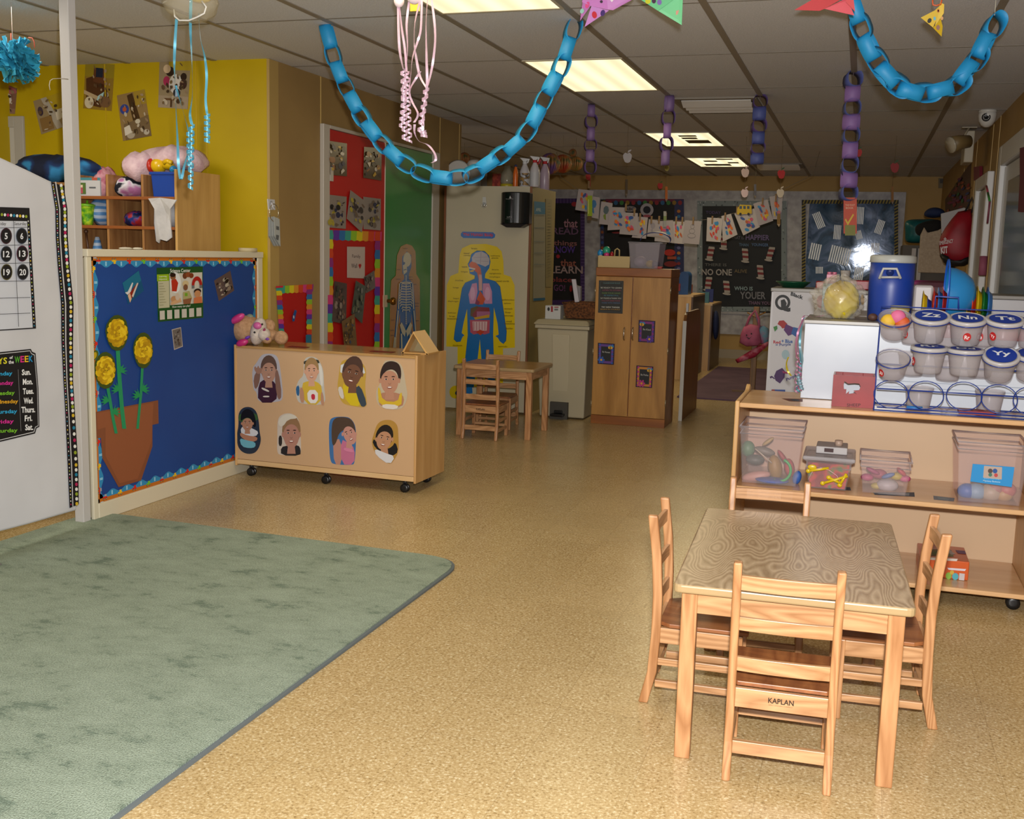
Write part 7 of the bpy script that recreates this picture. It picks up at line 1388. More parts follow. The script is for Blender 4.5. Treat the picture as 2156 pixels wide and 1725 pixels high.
def on_box(px, w, h, col, nm, lb, stud=False):
    c = PY(px, 590, 5.65); m = MB(); m.box(c.x-w/2, c.x+w/2, 5.62, 5.68, gt+.0005, gt+h)
    if stud:
        for dx in (-w/4, w/4): m.lathe([(.011, h), (.011, h+.012), (0, h+.012)], 12, (c.x+dx, 5.65, gt))
    return obj(nm, m, M(col, .4), None, lb, 'toy', bevel=.001)
on_box(1751, .048, .045, '#B0607A', 'pink_brick', 'pink toy brick with studs on the teal box', True)
c = PY(1779, 590, 5.65); m = MB(); m.lathe([(.018, 0), (.024, .065), (.022, .066), (.016, .004), (0, .004)], 18, (c.x, 5.65, gt+.0005)); obj('small_cup', m, M('#8E8884', .4), None, 'small grey cup beside the pink toy brick', 'cup')
rb = thing('counter_ribbons', 'pastel curled ribbons dangling from the left end of the white counter', 'ribbons', tuple(PY(1688, 680, 4.76)))
Yr = 4.72
for k, (pts, col) in enumerate((([(1735, 664), (1712, 668), (1696, 664), (1690, 672), (1686, 700), (1680, 740)], '#A87A90'), ([(1700, 668), (1690, 675), (1684, 720), (1686, 760)], '#5A90A0'), ([(1692, 672), (1680, 700), (1676, 740), (1684, 765)], '#A06A86'), ([(1684, 730), (1690, 760), (1680, 790)], '#7A9AA8'), ([(1660, 752), (1656, 765), (1658, 780), (1666, 792)], '#A8981E'))):
    ribbon(pts, Yr-.005*k, .009, rb, M(col, .25, .3), ((5, .009, 1676+4*k, 828-3*k) if k < 4 else None), seed=k)
# blue jug
c = PY(1872, 660, 4.98); jg = thing('drinks_cooler', 'round blue drinks cooler with a white lid on the counter', 'cooler', (c.x, 4.98, zb0)); rj = (PY(1921, 600, 4.98).x-PY(1825, 600, 4.98).x)/2; hj = PY(1872, 537, 4.98).z-zb0
m = MB(); m.lathe([(rj*.93, 0), (rj*.97, .01), (rj, hj*.5), (rj*.99, hj*.88)], 36); obj('body', m, M('#13358A', .4), jg)
m = MB(); m.lathe([(rj*1.01, hj*.88), (rj*1.03, hj*.90), (rj*1.02, hj*.98), (rj*.9, hj), (0, hj)], 36); obj('lid', m, M('#9A9C98', .4), jg)
PJ = YP(4.98-rj-.012); ha = [PJ.at(x, y) for x, y in ((1852, 586), (1860, 566), (1888, 566), (1896, 586))]; m = MB()
m.tube([ha[0]+Vector((0, .016, 0)), ha[0], ha[1], ha[2], ha[3], ha[3]+Vector((0, .016, 0))], .0055, 8); m.tube([ha[0]+Vector((0, .004, .004)), ha[3]+Vector((0, .004, .004))], .005, 8); obj('handle', m, M('#A8A8A4', .4), jg, world=True)
m = MB(); c2 = PJ.at(1874, 574); m.lathe([(.0, 0), (.016, 0), (.016, .01)], 14, (0, 0, 0), axis='y'); m.v = [v*1.0+c2+Vector((0, .004, 0)) for v in m.v]; obj('recess', m, M('#0E2460', .4), jg, world=True)
# brown knob thing, yellow jar, white container
c = PY(1838, 665, 4.86); m = MB(); m.ball((c.x, 4.86, zb0+.017), .020, .018, .0165, 14, 10); obj('brown_ball', m, M('#4A2E26', .6), None, 'dark brown ball at the foot of the blue cooler', 'ball')
c = PY(1895, 655, 4.84); yj = thing('yellow_jar', 'clear-rimmed tub of yellow dough beside the cooler', 'jar', (c.x, 4.84, zb0)); m = MB(); m.lathe([(.030, 0), (.036, .055), (.036, .058), (0, .058)], 20); obj('tub', m, M('#C09A10', .4), yj); m = MB(); m.lathe([(.038, .05), (.039, .07), (.037, .07), (.036, .052)], 20, cap=False); obj('rim', m, clear('clear_rim', '#D0C890', .5), yj)
sbox(1925, 600, 1962, 655, 5.05, .10, '#A8A09E', 'white_carton', 'whitish plastic box between the cooler and the plates', 'box', zb=zb0, bev=.01)
sbox(1912, 590, 2040, 640, 5.62, .15, noisy('magenta_pile', [(.4, '#3A0E1E'), (.55, '#7A1E5A'), (.65, '#1E4A4A')], 7, .6, 1), 'fabric_pile', 'dark magenta fabric pile behind the blue bowl', 'fabric', zb=zb0, bev=.03)
# plate rack with red tray
rt_ = thing('red_tray', 'flat red tray under the row of plastic plates', 'tray', (.45, 4.85, zb0)); a = PY(1960, 655, 4.77); b_ = PY(2110, 655, 4.77)
m = MB(); m.box(PY(1985, 650, 4.77).x, .69, 4.765, 4.99, zb0+.0005, zb0+.010); obj('base', m, M('#9E2A2E', .35), rt_, world=True, bevel=.003)
m = MB(); m.box(PY(1985, 650, 4.77).x, .69, 4.748, 4.7535, zb0-.05, zb0+.012); obj('front_lip', m, M('#A8343A', .35), rt_, world=True, bevel=.002)
GP = 'plastic plates standing on edge on the counter'
plates = [(1951, 612, 48, '#C8A80E', 'yellow', 'far left of the plate row'), (1960, 624, 40, '#14358A', 'dark blue', 'behind the left yellow one'), (1972, 605, 55, '#B8301A', 'orange red', 'left of the big bowl'), (1982, 605, 54, '#2468B0', 'mid blue', 'second left of the big bowl'), (1991, 603, 56, '#A81E28', 'crimson', 'just left of the big bowl'), (2042, 604, 52, '#C8A80E', 'yellow', 'just right of the big bowl'), (2052, 602, 54, '#B8301A', 'orange red', 'right of the big bowl'), (2064, 602, 54, '#C8A80E', 'yellow', 'between an orange red and a green plate'), (2076, 604, 52, '#1A6A2A', 'green', 'second from the right end'), (2086, 604, 52, '#2468B0', 'mid blue', 'at the right end of the plate row')]
for x, yt, hpx, col, cn, wh in plates:
    Yp = 4.88; zt_ = PY(x, yt, Yp).z; z0_ = zb0+.0108; r_ = max(.03, (zt_-z0_)/2); t = thing('toy_plate', '%s toy plate %s' % (cn, wh), 'plate', (PY(x, 650, Yp).x, Yp, z0_), 0, GP)
    m = MB(); pr = [(0, .0), (r_*.62, 0), (r_*.78, -.013), (r_, -.017), (r_, -.0185), (r_*.78, -.0155), (r_*.6, -.0022), (0, -.0022)]
    m.lathe(pr, 28, (0, 0, r_), axis='x', cap=False); m.v = [Vector((v.x, v.y, v.z)) for v in m.v]; obj('dish', m, M(col, .3), t, bevel=0)
Yp = 4.87; c = PY(2008, 610, Yp); bw_ = thing('toy_bowl', 'big light blue toy bowl on its side among the plates', 'bowl', tuple(PY(2015, 650, Yp))); r_ = (PY(2000, 563, Yp).z-zb0-.011)/2
x0_ = PY(1994, 610, Yp).x; m = MB(); m.lathe([(r_, 0), (r_*.97, r_*.25), (r_*.85, r_*.55), (r_*.6, r_*.85), (r_*.3, r_*.98), (0, r_)], 32, (x0_, Yp, zb0+.0115+r_), axis='x', cap=False); obj('shell', m, M('#1E74AE', .25), bw_, world=True)
m = MB(); m.lathe([(r_*1.14, -.006), (r_*1.15, 0), (r_, .004), (r_*.97, 0)], 32, (x0_, Yp, zb0+.012+r_*1.15), axis='x', cap=False); m.v = [v for v in m.v]; obj('rim', m, M('#1A56B0', .3), bw_, world=True)
# ---------------------------------------------------------------- wire rack with letter tubs
BW = M('#1A3484', .3)
rk = thing('wire_rack', 'blue wire rack holding round letter tubs on the maple shelf', 'rack', (.35, 4.55, .762))
Yf = 4.505; YT_ = 4.64
def RP(x, y, t): return PY(x, y, Yf+(YT_-Yf)*t)       # t = 0 at the foot, 1 at the top of the leaning frame
L0, L1 = PZ(1840, 868, .768), RP(1856, 645, 1); xr = .69
def W(nm, pts, r_=.0028, closed=False): m = MB(); m.tube(pts, r_, 6, closed=closed); return obj(nm, m, BW, rk, world=True)
zb1 = .7655; Lx = L0.x
W('upright', [Vector((Lx, Yf, zb1)), L1]); W('foot_wire', [Vector((Lx, Yf, zb1)), Vector((xr, Yf, zb1))]); W('foot_wire', [Vector((Lx+.0, 4.72, zb1)), Vector((xr, 4.72, zb1))]); W('foot_wire', [Vector((Lx, Yf, zb1)), Vector((Lx, 4.72, zb1))])
W('upright', [Vector((xr, Yf, zb1)), Vector((xr, YT_, L1.z))]); W('upright', [Vector((Lx, 4.72, zb1)), L1])
W('bar', [L1, Vector((xr, YT_, L1.z-.0))])
for (y0_, t, rr) in ((766, .55, .004), (818, .2, .003), (857, .03, .003)):
    a = RP(1846, y0_, t); W('bar', [Vector((a.x, a.y, a.z)), Vector((xr, a.y, a.z))], rr)
hA, hB = RP(1970, 655, 1), RP(2018, 655, 1); W('top_handle', [Vector((RP(1968, 652, 1).x, YT_, L1.z)), RP(1970, 624, 1), RP(2018, 627, 1), Vector((RP(2018, 652, 1).x, YT_, L1.z))], .004)
GT2 = 'lidded letter tubs in the blue wire rack'
TUBM = clear('tub_plastic', '#E4E0E2', .26, .25); LIDM = clear('tub_lid', '#C4C2C4', .7, .3); BL2 = M('#16338C', .35)
def tilt_frame(c, tilt): return Matrix.Translation(c) @ Euler((tilt, 0, 0)).to_matrix().to_4x4()
def tub(px, py, Y, r_, tilt, label, lid=True, letters=None, red=None, h=.095, grp=GT2, ring=True):
    c = PY(px, py, Y); t = thing('letter_tub', label, 'tub', tuple(c), 0, grp); T = tilt_frame(c, tilt)
    m = MB(); m.T = T; m.lathe([(0, -h), (r_*.66, -h), (r_*.72, -h+.006), (r_*.84, -.03), (r_*.88, -.01), (r_*.93, -.008), (r_*.93, 0)], 28, cap=False); obj('cup', m, TUBM, t, world=True)
    if lid:
        m = MB(); m.T = T; m.lathe([(r_*.98, -.006), (r_, 0), (r_*.99, .006), (r_*.86, .009), (r_*.84, .006), (0, .006)], 30, cap=False); l = obj('lid', m, LIDM, t, world=True)
        m = MB(); m.T = T; m.lathe([(r_*.80, .0075), (0, .0078)], 28, cap=False, col='#16338C')
        if letters: m.text(letters, (-.5*r_*.95, -r_*.25, .0085), (.5*r_*.95, -r_*.25, .0085), (-.5*r_*.95, r_*.32, .0085), '#D4D8DC', .025)
        obj('letter_label', m, PRINT, l, world=True)
    if red:
        m = MB(); m.T = T; a0 = red[1]; q = []
        for k in range(16): a = a0+.24*math.cos(k*.393); z = -.05+.017*math.sin(k*.393); rr = r_*.84+.002; q.append((rr*math.sin(a), -rr*math.cos(a), z))
        m.poly(q, '#A81E1E'); 
        rr = r_*.84+.003; w_ = .15; m.text(red[0], (rr*math.sin(a0-w_), -rr*math.cos(a0-w_), -.058), (rr*math.sin(a0+w_), -rr*math.cos(a0+w_), -.058), (rr*math.sin(a0-w_), -rr*math.cos(a0-w_), -.043), '#D8C8C8', .03)
        obj('red_sticker', m, PRINT, t, world=True)
    if ring: m = MB(); m.T = T; m.tube([(r_*.96*math.cos(k*.314), r_*.96*math.sin(k*.314), -.009) for k in range(20)], .0022, 6, closed=True); obj('wire_ring', m, BW, rk, world=True)
    return t
R1 = .067; tl = .28
tub(1885, 667, 4.50, R1, .5, 'open tub of yellow, pink and orange paper at the rack\'s top left', lid=False, h=.085)
c = PY(1885, 672, 4.52)
for dx, dz, col, nm in ((-.025, .0, '#D0A82A', 'yellow'), (.01, .018, '#C8608A', 'pink'), (.028, -.006, '#C0521E', 'orange')):
    m = MB(); m.ball(c+Vector((dx, .01, dz-.01)), .030, .016, .028, 10, 8); obj('paper_piece', m, M(col, .6), None, nm+' paper piece inside the open top left tub', 'paper', 'paper pieces in the open tub')
tub(1960, 668, 4.47, .073, tl+.05, 'tub with blue Zz lid in the rack\'s top row', letters='Zz')
tub(2037, 673, 4.47, .070, tl, 'tub with blue Nn lid and red sticker in the top row', letters='Nn', red=('Rr', -.0))
tub(2116, 675, 4.47, .070, tl, 'tub with blue Tt lid in the rack\'s top row', letters='Tt', red=('Yy', -.75))
tub(2180, 680, 4.49, .068, tl, 'tub in the top row cut off by the right edge', letters='Xx')
tub(1881, 752, 4.45, .066, .55, 'open empty tub at the rack\'s middle left', lid=False, red=('Jj', -.8), h=.085)
tub(1957, 733, 4.46, .069, .10, 'tub with edge-on blue lid in the middle row, beside the open tub', letters='Rr', red=('Oo', -1.2))
tub(2033, 738, 4.46, .069, .08, 'tub with edge-on blue lid left of the Yy tub', letters='Dd')
tub(2108, 750, 4.44, .068, .5, 'tub with blue Yy lid in the middle row', letters='Yy')
tub(2176, 748, 4.47, .068, .3, 'tub in the middle row cut off by the right edge', letters='Ww')
GT3 = 'lidless tubs behind the wire rack'
for px, py, Y, lb, red in ((1926, 676, 4.60, 'tub with red sticker half hidden behind the Zz tub', ('Ll', -.7)), (1999, 682, 4.60, 'tub squeezed between the Zz and Nn tubs', None), (2072, 680, 4.60, 'tub with red Ee sticker between the Nn and Tt tubs', ('Ee', -.3)), (1922, 742, 4.60, 'tub partly hidden left of the middle edge-on lids', None), (1998, 752, 4.60, 'tub partly hidden between the two edge-on lids', None), (2066, 745, 4.60, 'tub partly hidden left of the Yy tub', None), (1936, 815, 4.62, 'empty tub behind the second bottom ring', None), (2085, 822, 4.62, 'empty tub behind the fourth bottom ring', None)):
    tub(px, py, Y, .060, .05, lb, lid=False, red=red, grp=GT3, ring=False, h=.09)
for k, (px, py) in enumerate(((1876, 830), (1950, 832), (2030, 834), (2104, 840), (2172, 845))):
    c = PY(px, py, 4.47); T = tilt_frame(c, .95); m = MB(); m.T = T; m.tube([(.064*math.cos(q*.2513), .046*math.sin(q*.2513)*1.35, 0) for q in range(25)], .002, 6, closed=True); obj('wire_ring', m, BW, rk, world=True)
# red sheep box, lid, chalk
sb = thing('sheep_box', 'red wooden cube with a sheep-shaped hole and SHEEP lettering', 'toy box', (.0, 4.62, .762)); RD = noisy('worn_red', [(.3, '#7A1A1E'), (.7, '#922428')], 9, .45)
sx0, sx1, sy0, sy1, sz0 = -.080, .082, 4.56, 4.70, .7625; sz1 = PY(1790, 791, 4.56).z; t_ = .007
m = MB(); m.box(sx0, sx1, sy0+t_, sy1-t_, sz0, sz0+t_); obj('bottom', m, RD, sb, world=True)
for nm, a in (('left_side', (sx0, sx0+t_, sy0+t_, sy1-t_, sz0+t_, sz1)), ('right_side', (sx1-t_, sx1, sy0+t_, sy1-t_, sz0+t_, sz1)), ('back', (sx0, -.045, sy1-t_, sy1, sz0, sz1)), ('back', (.035, sx1, sy1-t_, sy1, sz0, sz1)), ('back', (-.045, .035, sy1-t_, sy1, sz0, sz0+.03)), ('back', (-.045, .035, sy1-t_, sy1, sz1-.035, sz1))): obj(nm, MB().box(*a), RD if nm != 'left_side' else M('#B08E8E', .5), sb, world=True, bevel=.001)
# front with the cut-out, built as a ring of quads between outline and hole
PSB = YP(sy0); hole_px = [(1776, 811), (1778, 803), (1786, 808), (1800, 807), (1809, 808), (1812, 814), (1809, 822), (1804, 831), (1800, 828), (1797, 823), (1788, 824), (1787, 830), (1781, 830), (1782, 820), (1777, 820)]
hole = [PSB.at(*p) for p in hole_px]; cc = Vector((sum(p.x for p in hole)/len(hole), sy0, sum(p.z for p in hole)/len(hole)))
def outer(d):
    tx = ((sx1 if d.x > 0 else sx0)-cc.x)/d.x if abs(d.x) > 1e-9 else 1e9; tz = ((sz1 if d.z > 0 else sz0)-cc.z)/d.z if abs(d.z) > 1e-9 else 1e9
    return cc+d*min(tx, tz)
angs = sorted([(math.atan2(p.z-cc.z, p.x-cc.x), 'h', p) for p in hole]); ring = []
for a, _, p in angs: ring.append((a, p, outer(p-cc)))
for cxn, czn in ((sx0, sz0), (sx1, sz0), (sx1, sz1), (sx0, sz1)):
    a = math.atan2(czn-cc.z, cxn-cc.x); k = max([i for i in range(len(ring)) if ring[i][0] <= a], default=len(ring)-1); j = (k+1) % len(ring); a0, a1 = ring[k][0], ring[j][0]; 
    if a1 <= a0: a1 += 2*math.pi
    aa = a if a >= a0 else a+2*math.pi; u = (aa-a0)/(a1-a0+1e-9); ring.append((a, ring[k][1]*(1-u)+ring[j][1]*u, Vector((cxn, sy0, czn)))); ring.sort(key=lambda q: q[0])
m = MB(); n = len(ring); vs = [q[1] for q in ring]+[q[2] for q in ring]; vb = [v+Vector((0, t_, 0)) for v in vs]; fs = []
for k in range(n): j = (k+1) % n; fs += [(k, j, n+j, n+k), (2*n+j, 2*n+k, 3*n+k, 3*n+j), (j, k, 2*n+k, 2*n+j), (n+k, n+j, 3*n+j, 3*n+k)]
m.add(vs+vb, fs); fo = obj('front', m, RD, sb, world=True)
m = artmb(YP(sy0-.001), [('T', 'SHEEP', '#3A1012', (1783, 856), (1812, 856), (1783, 850), .01)], 0, base=False); obj('lettering', m, PRINT, fo, world=True)
a = PZ(2050, 872, .7625); rl = thing('shape_board', 'red wooden lid piece with a dark shape lying under the rack', 'toy lid', (a.x, 4.58, .7625)); m = MB(); x0_, x1_ = PZ(2015, 870, .7625).x, PZ(2088, 870, .7625).x
m.box(x0_, x1_, 4.515, 4.60, .7690, .783); obj('board', m, RD, rl, world=True, bevel=.001); m = MB(); m.ball(((x0_+x1_)/2, 4.555, .7835), .03, .012, .002, 12, 4); obj('dark_mark', m, M('#5E1418', .5), rl, world=True)
a = PZ(1923, 855, .768); m = MB(); m.tube([Vector((PZ(1906, 852, .775).x, 4.54, .7775)), Vector((PZ(1939, 855, .775).x, 4.54, .7775))], .0085, 12); obj('blue_chalk', m, M('#1A6AB0', .5), None, 'short light blue rod lying at the foot of the rack', 'chalk')
art('printed_strip', Plane((0, 0, .7622), (0, 0, 1)), [('#5A2A24', [(1646, 839), (1690, 840), (1690, 846), (1662, 845)]), ('#2A3A4A', [(1662, 841), (1680, 841), (1684, 845), (1670, 844)])], 'small dark printed label lying on the left of the shelf top', 'label strip', lift=.0004, th=.0002)
# ---------------------------------------------------------------- bins on the middle board
CP = clear('bin_plastic', '#FCF8F8', .075, .10); CPR = clear('bin_rim', '#E8E0E2', .4, .2); mz = .4155
def cbin(x0, x1, ytop, w0f, label, d=.30, y0=4.53, lid=False, nm='clear_bin'):
    a = PY(x0, ytop, y0); b_ = PY(x1, ytop, y0); cx_ = (a.x+b_.x)/2; w = b_.x-a.x; h = a.z-mz; yc = y0+d/2
    t = thing(nm, label, 'bin', (cx_, yc, mz)); obj('tub', open_box(cx_, yc, mz+.0005, w*w0f, d*.86, w, d, h, .003), CP, t, world=True, bevel=.006)
    m = MB(); m.tube([(cx_-w/2, yc-d/2, mz+h), (cx_+w/2, yc-d/2, mz+h), (cx_+w/2, yc+d/2, mz+h), (cx_-w/2, yc+d/2, mz+h)], .004, 8, closed=True)
    q = h-.028; k = 1-.028/h*(1-w0f); m.tube([(cx_-w/2*k, yc-d/2, mz+q), (cx_+w/2*k, yc-d/2, mz+q), (cx_+w/2*k, yc+d/2, mz+q), (cx_-w/2*k, yc+d/2, mz+q)], .0025, 8, closed=True); obj('rim', m, CPR, t, world=True)
    return cx_, yc, w, h, t
GI = 'toys inside the shelf bins'
def item(px, py, Y, rx, ry, rz, col, lb, rot=0, rough=.5, nm='bin_toy'):
    c = PY(px, py, Y); c.z = max(c.z, mz+.004+min(rx, rz)*.6); m = MB(); m.ball(c, rx, ry, rz, 14, 10, R=Euler((0, rot, 0)).to_matrix()); return obj(nm, m, M(col, rough), None, lb, 'toy', GI)
cbin(1558, 1693, 898, .86, 'tall clear bin of mixed toys at the left end of the middle board')
item(1592, 1003, 4.62, .062, .022, .022, '#B0847A', 'pinkish roller in the left tall bin', -.25)
item(1632, 985, 4.64, .03, .03, .055, '#8A6A2E', 'mustard brown toy in the middle of the left tall bin', -.2)
item(1662, 985, 4.66, .022, .03, .04, '#A83A44', 'reddish toy at the right of the left tall bin', -.2)
item(1575, 945, 4.70, .03, .03, .035, '#4E7A5A', 'dull green toy high in the left tall bin'); item(1590, 968, 4.68, .04, .03, .022, '#4A524E', 'dark grey toy in the left tall bin'); item(1610, 950, 4.68, .045, .02, .018, '#6A665E', 'dark spoon-like toy in the left tall bin', .2)
item(1625, 1016, 4.6, .07, .05, .012, '#2A4A9A', 'flat blue piece on the floor of the left tall bin')
m = MB(); c = PY(1640, 990, 4.575); m.tube([c+Vector((.048*math.cos(a*.2), 0, -.048*math.sin(a*.2)+.0)) for a in range(-6, 11)], .006, 8); obj('green_ring', m, M('#1E9A4E', .4), None, 'green curved ring in the left tall bin', 'toy', GI)
m = MB(); m.tube([PY(1590, 945, 4.60), PY(1625, 975, 4.60)], .003, 6); obj('white_stick', m, M('#A8A090', .5), None, 'thin whitish stick in the left tall bin', 'toy', GI)
for px, py, rx, rz, col, rot, lb in ((1604, 1012, .04, .014, '#5A6E62', .5, 'grey green stick low in the left tall bin'), (1648, 962, .035, .010, '#8E2A34', .9, 'thin red toy leaning in the left tall bin'), (1678, 1006, .018, .03, '#2E58A0', .2, 'blue toy in the right corner of the left tall bin'), (1617, 930, .03, .009, '#A08A5A', -.7, 'tan spoon handle sticking up in the left tall bin')):
    item(px, py, 4.63, rx, .014, rz, col, lb, rot)
# red tools bin with lid
cx_, yc, w, h, t = cbin(1696, 1795, 968, .80, 'lidded clear bin packed with red and yellow tools', d=.24, y0=4.54)
m = MB(); m.box(cx_-w/2-.012, cx_+w/2+.012, yc-.132, yc+.132, mz+h, mz+h+.018); obj('lid', m, clear('bin_lid', '#D8D4D8', .4, .2), t, world=True, bevel=.007)
obj('filling', MB().hexa([(cx_-w*.38, yc-.09, mz+.005), (cx_+w*.38, yc-.09, mz+.005), (cx_+w*.38, yc+.09, mz+.005), (cx_-w*.38, yc+.09, mz+.005)], [(cx_-w*.45, yc-.105, mz+h*.9), (cx_+w*.45, yc-.105, mz+h*.9), (cx_+w*.45, yc+.105, mz+h*.9), (cx_-w*.45, yc+.105, mz+h*.9)]), noisy('red_tools', [(.42, '#7A1418'), (.55, '#B82A2A'), (.68, '#2E7A2E')], 22, .35, 1), t, world=True)
GY2 = 'yellow toy tools in the lidded bin'
for k, (p, q, lb) in enumerate((((1702, 992), (1745, 986), 'yellow toy tool lying across the upper left of the lidded bin'), ((1732, 1018), (1785, 1003), 'long yellow toy tool across the lower middle of the lidded bin'), ((1745, 1006), (1770, 1018), 'short yellow toy tool crossing under the long one'), ((1768, 1022), (1782, 998), 'yellow toy tool standing at the right of the lidded bin'))):
    a_, b_ = PY(*p, 4.53), PY(*q, 4.53); m = MB(); m.tube([a_, b_], .0058, 8); m.ball(a_, .010, .006, .009); obj('yellow_tool', m, M('#C8AC10', .35), None, lb, 'toy', GY2)
a = PY(1710, 984, 4.53); m = MB(); m.ball(a, .018, .005, .011); obj('yellow_tool', m, M('#C8AC10', .35), None, 'yellow rounded spoon head at the upper left of the lidded bin', 'toy', GY2)
m = MB(); m.tube([PY(x, y, 4.527) for x, y in ((1702, 1010), (1712, 990), (1728, 986), (1745, 990), (1762, 1002), (1768, 1014))], .0016, 6); obj('handle_wire', m, M('#C89AA0', .4), t, world=True)
b1_ = thing('small_box', 'small white box with dark drawing lying on the lidded bin', 'box', (cx_, yc, mz+h+.02)); m = MB(); zl = mz+h+.0185; m.box(cx_-w*.30, cx_+w*.38, yc-.05, yc+.09, zl, zl+.030); obj('carton', m, M('#A8A4A4', .5), b1_, world=True, bevel=.004)
m = MB(); m.box(cx_-w*.12, cx_+w*.08, yc-.0512, yc-.0502, zl+.008, zl+.024, '#3A2424'); obj('front_print', m, PRINT, b1_, world=True)
m = MB(); c = Vector((cx_+w*.18, yc+.0, zl+.0305)); m.lathe([(.016, 0), (.016, .022), (0, .022)], 16, tuple(c)); obj('small_jar', m, M('#A89080', .4), None, 'tiny beige jar on the white box over the lidded bin', 'jar')
# empty-ish bin
cx_, yc, w, h, t = cbin(1812, 1922, 967, .84, 'short open clear bin with pink toys in the middle of the board', d=.26, y0=4.54)
for px, py, col, a_, lb in ((1826, 1005, '#A8386A', .020, 'dark pink toy at the left of the short bin'), (1850, 998, '#9A4A62', .026, 'rosy toy near the centre of the short bin'), (1888, 1003, '#B0A03A', .020, 'yellowish toy at the right of the short bin'), (1905, 1008, '#B84A78', .018, 'pink toy in the right corner of the short bin'), (1868, 1022, '#A8A4A8', .034, 'flat white toy on the floor of the short bin'), (1845, 1028, '#A89A4A', .018, 'small mustard toy at the front of the short bin')):
    item(px, py, 4.66, a_*1.3, a_, a_*.8, col, lb)
for px, py, rx, rz, col, rot, lb in ((1838, 992, .03, .010, '#8E2A5E', .4, 'thin magenta toy high in the short bin'), (1870, 1002, .028, .010, '#4E6AA0', -.4, 'thin blue toy in the short bin'), (1898, 994, .024, .010, '#A82A3A', .7, 'thin red toy at the right of the short bin')):
    item(px, py, 4.63, rx, .012, rz, col, lb, rot)
# right tall bin
cx_, yc, w, h, t = cbin(2018, 2172, 930, .86, 'tall clear bin with a bright blue label at the right end')
PLb = YP(4.528)
art('bin_label', PLb, [('#1A82C0', [(2048, 977), (2136, 984), (2130, 1026), (2043, 1014)]), ('#A8968A', [(2072, 981), (2110, 984), (2109, 1010), (2070, 1006)]), ('#4A3A34', ell(2085, 992, 5, 5)), ('#1E4A8A', ell(2095, 992, 5, 5)), ('#3A6A5A', ell(2085, 1000, 4, 4)), ('#B03A3A', ell(2097, 1001, 4, 4)), ('T', 'Mystery Buttons', '#A8C8D8', (2070, 1015), (2106, 1018), (2070, 1010.5), .01), ('T', 'Early Learning', '#8ABAD0', (2072, 1009), (2104, 1011), (2072, 1006), 0)], parent=t, lift=.001)
for px, py, col, a_, lb in ((2035, 1050, '#2A5AA8', .032, 'blue toy at the left bottom of the right tall bin'), (2055, 1040, '#7A9AB8', .034, 'pale blue toy in the right tall bin'), (2085, 1052, '#A89A8A', .036, 'round pale toy at the bottom centre of the right tall bin'), (2112, 1052, '#A8865A', .030, 'tan toy at the bottom right of the right tall bin'), (2120, 1032, '#A85A5A', .03, 'reddish toy above the tan one in the right tall bin'), (2095, 1030, '#9A6A6A', .03, 'dusty red toy in the middle of the right tall bin')):
    item(px, py, 4.66, a_*1.2, a_, a_, col, lb)
a, b_ = PY(2150, 1052, 4.6), PY(2175, 1075, 4.6); 
GS = 'picture labels on the middle shelf board'; PSH = Plane((0, 0, .4152), (0, 0, 1))
for q, lb in (([(1745, 1026), (1790, 1026), (1792, 1033), (1746, 1031)], 'dark picture label under the lidded bin'), ([(1838, 1037), (1925, 1037), (1926, 1046), (1842, 1042)], 'dark picture label in front of the short bin'), ([(1965, 1044), (2010, 1049), (2008, 1056), (1966, 1052)], 'grey blue picture label left of the right tall bin')):
    art('shelf_label', PSH, [('#2E3E50' if 'grey' not in lb else '#6E7680', q), ('#7A8890', [(q[0][0]+8, q[0][1]+1.5), (q[1][0]-10, q[1][1]+1.5), (q[2][0]-12, q[2][1]-2), (q[3][0]+9, q[3][1]-1.5)])], lb, 'label', GS, lift=.0004, th=.0002)
# orange toy box on the bottom board
bz = .0825; a, b_ = PY(1958, 1225, 4.66), PY(2038, 1225, 4.66); Ybx = 4.60
ob = thing('puzzle_box', 'orange cardboard toy box on the bottom board behind the right chair', 'box', ((a.x+b_.x)/2, 4.7, bz)); x0_, x1_ = PY(1935, 1200, Ybx).x, PY(2040, 1200, Ybx).x; zt_ = PY(2000, 1180, Ybx).z
m = MB(); m.box(x0_, x1_, Ybx, Ybx+.24, bz+.001, zt_); obj('carton', m, noisy('orange_print', [(.35, '#A83E14'), (.6, '#C05420')], 5, .3, 2), ob, world=True, bevel=.003)
zA = Z(1540, 870, 3.5)
m = artmb(YP(Ybx-.001), [('#C0B8B0', zA([(1400, 1060), (1668, 1075), (1660, 1092), (1400, 1078)])), ('#3A6AA0', zA(ell(1530, 1130, 22, 32, 12))), ('#B8B8C0', zA(ell(1525, 1115, 12, 15, 10))), ('#2A4A9A', zA([(1508, 1145), (1560, 1150), (1570, 1165), (1510, 1160)])), ('#7AA03A', zA(ell(1600, 1200, 22, 26, 12))), ('#4A9AA8', zA(ell(1650, 1205, 24, 26, 12))), ('#B89A3A', zA(ell(1625, 1175, 16, 16, 10))), ('#C8C0C8', zA([(1590, 1140), (1730, 1150), (1720, 1165), (1600, 1155)])), ('#B8B0B0', zA([(1680, 1180), (1720, 1185), (1715, 1235), (1675, 1230)]))], 0, base=False); obj('front_print', m, PRINT, ob, world=True)
m = artmb(Plane((0, 0, zt_+.0006), (0, 0, 1)), [('#7A7A5A', zA([(1420, 1000), (1620, 1010), (1640, 1060), (1450, 1050)])), ('#A8A09A', zA([(1560, 1000), (1600, 1002), (1650, 1040), (1620, 1045)])), ('#6A4A6A', zA([(1650, 1010), (1720, 1015), (1730, 1040), (1670, 1035)])), ('#5A7A4A', zA(ell(1520, 1030, 40, 12)))], 0, base=False); obj('top_print', m, PRINT, ob, world=True)
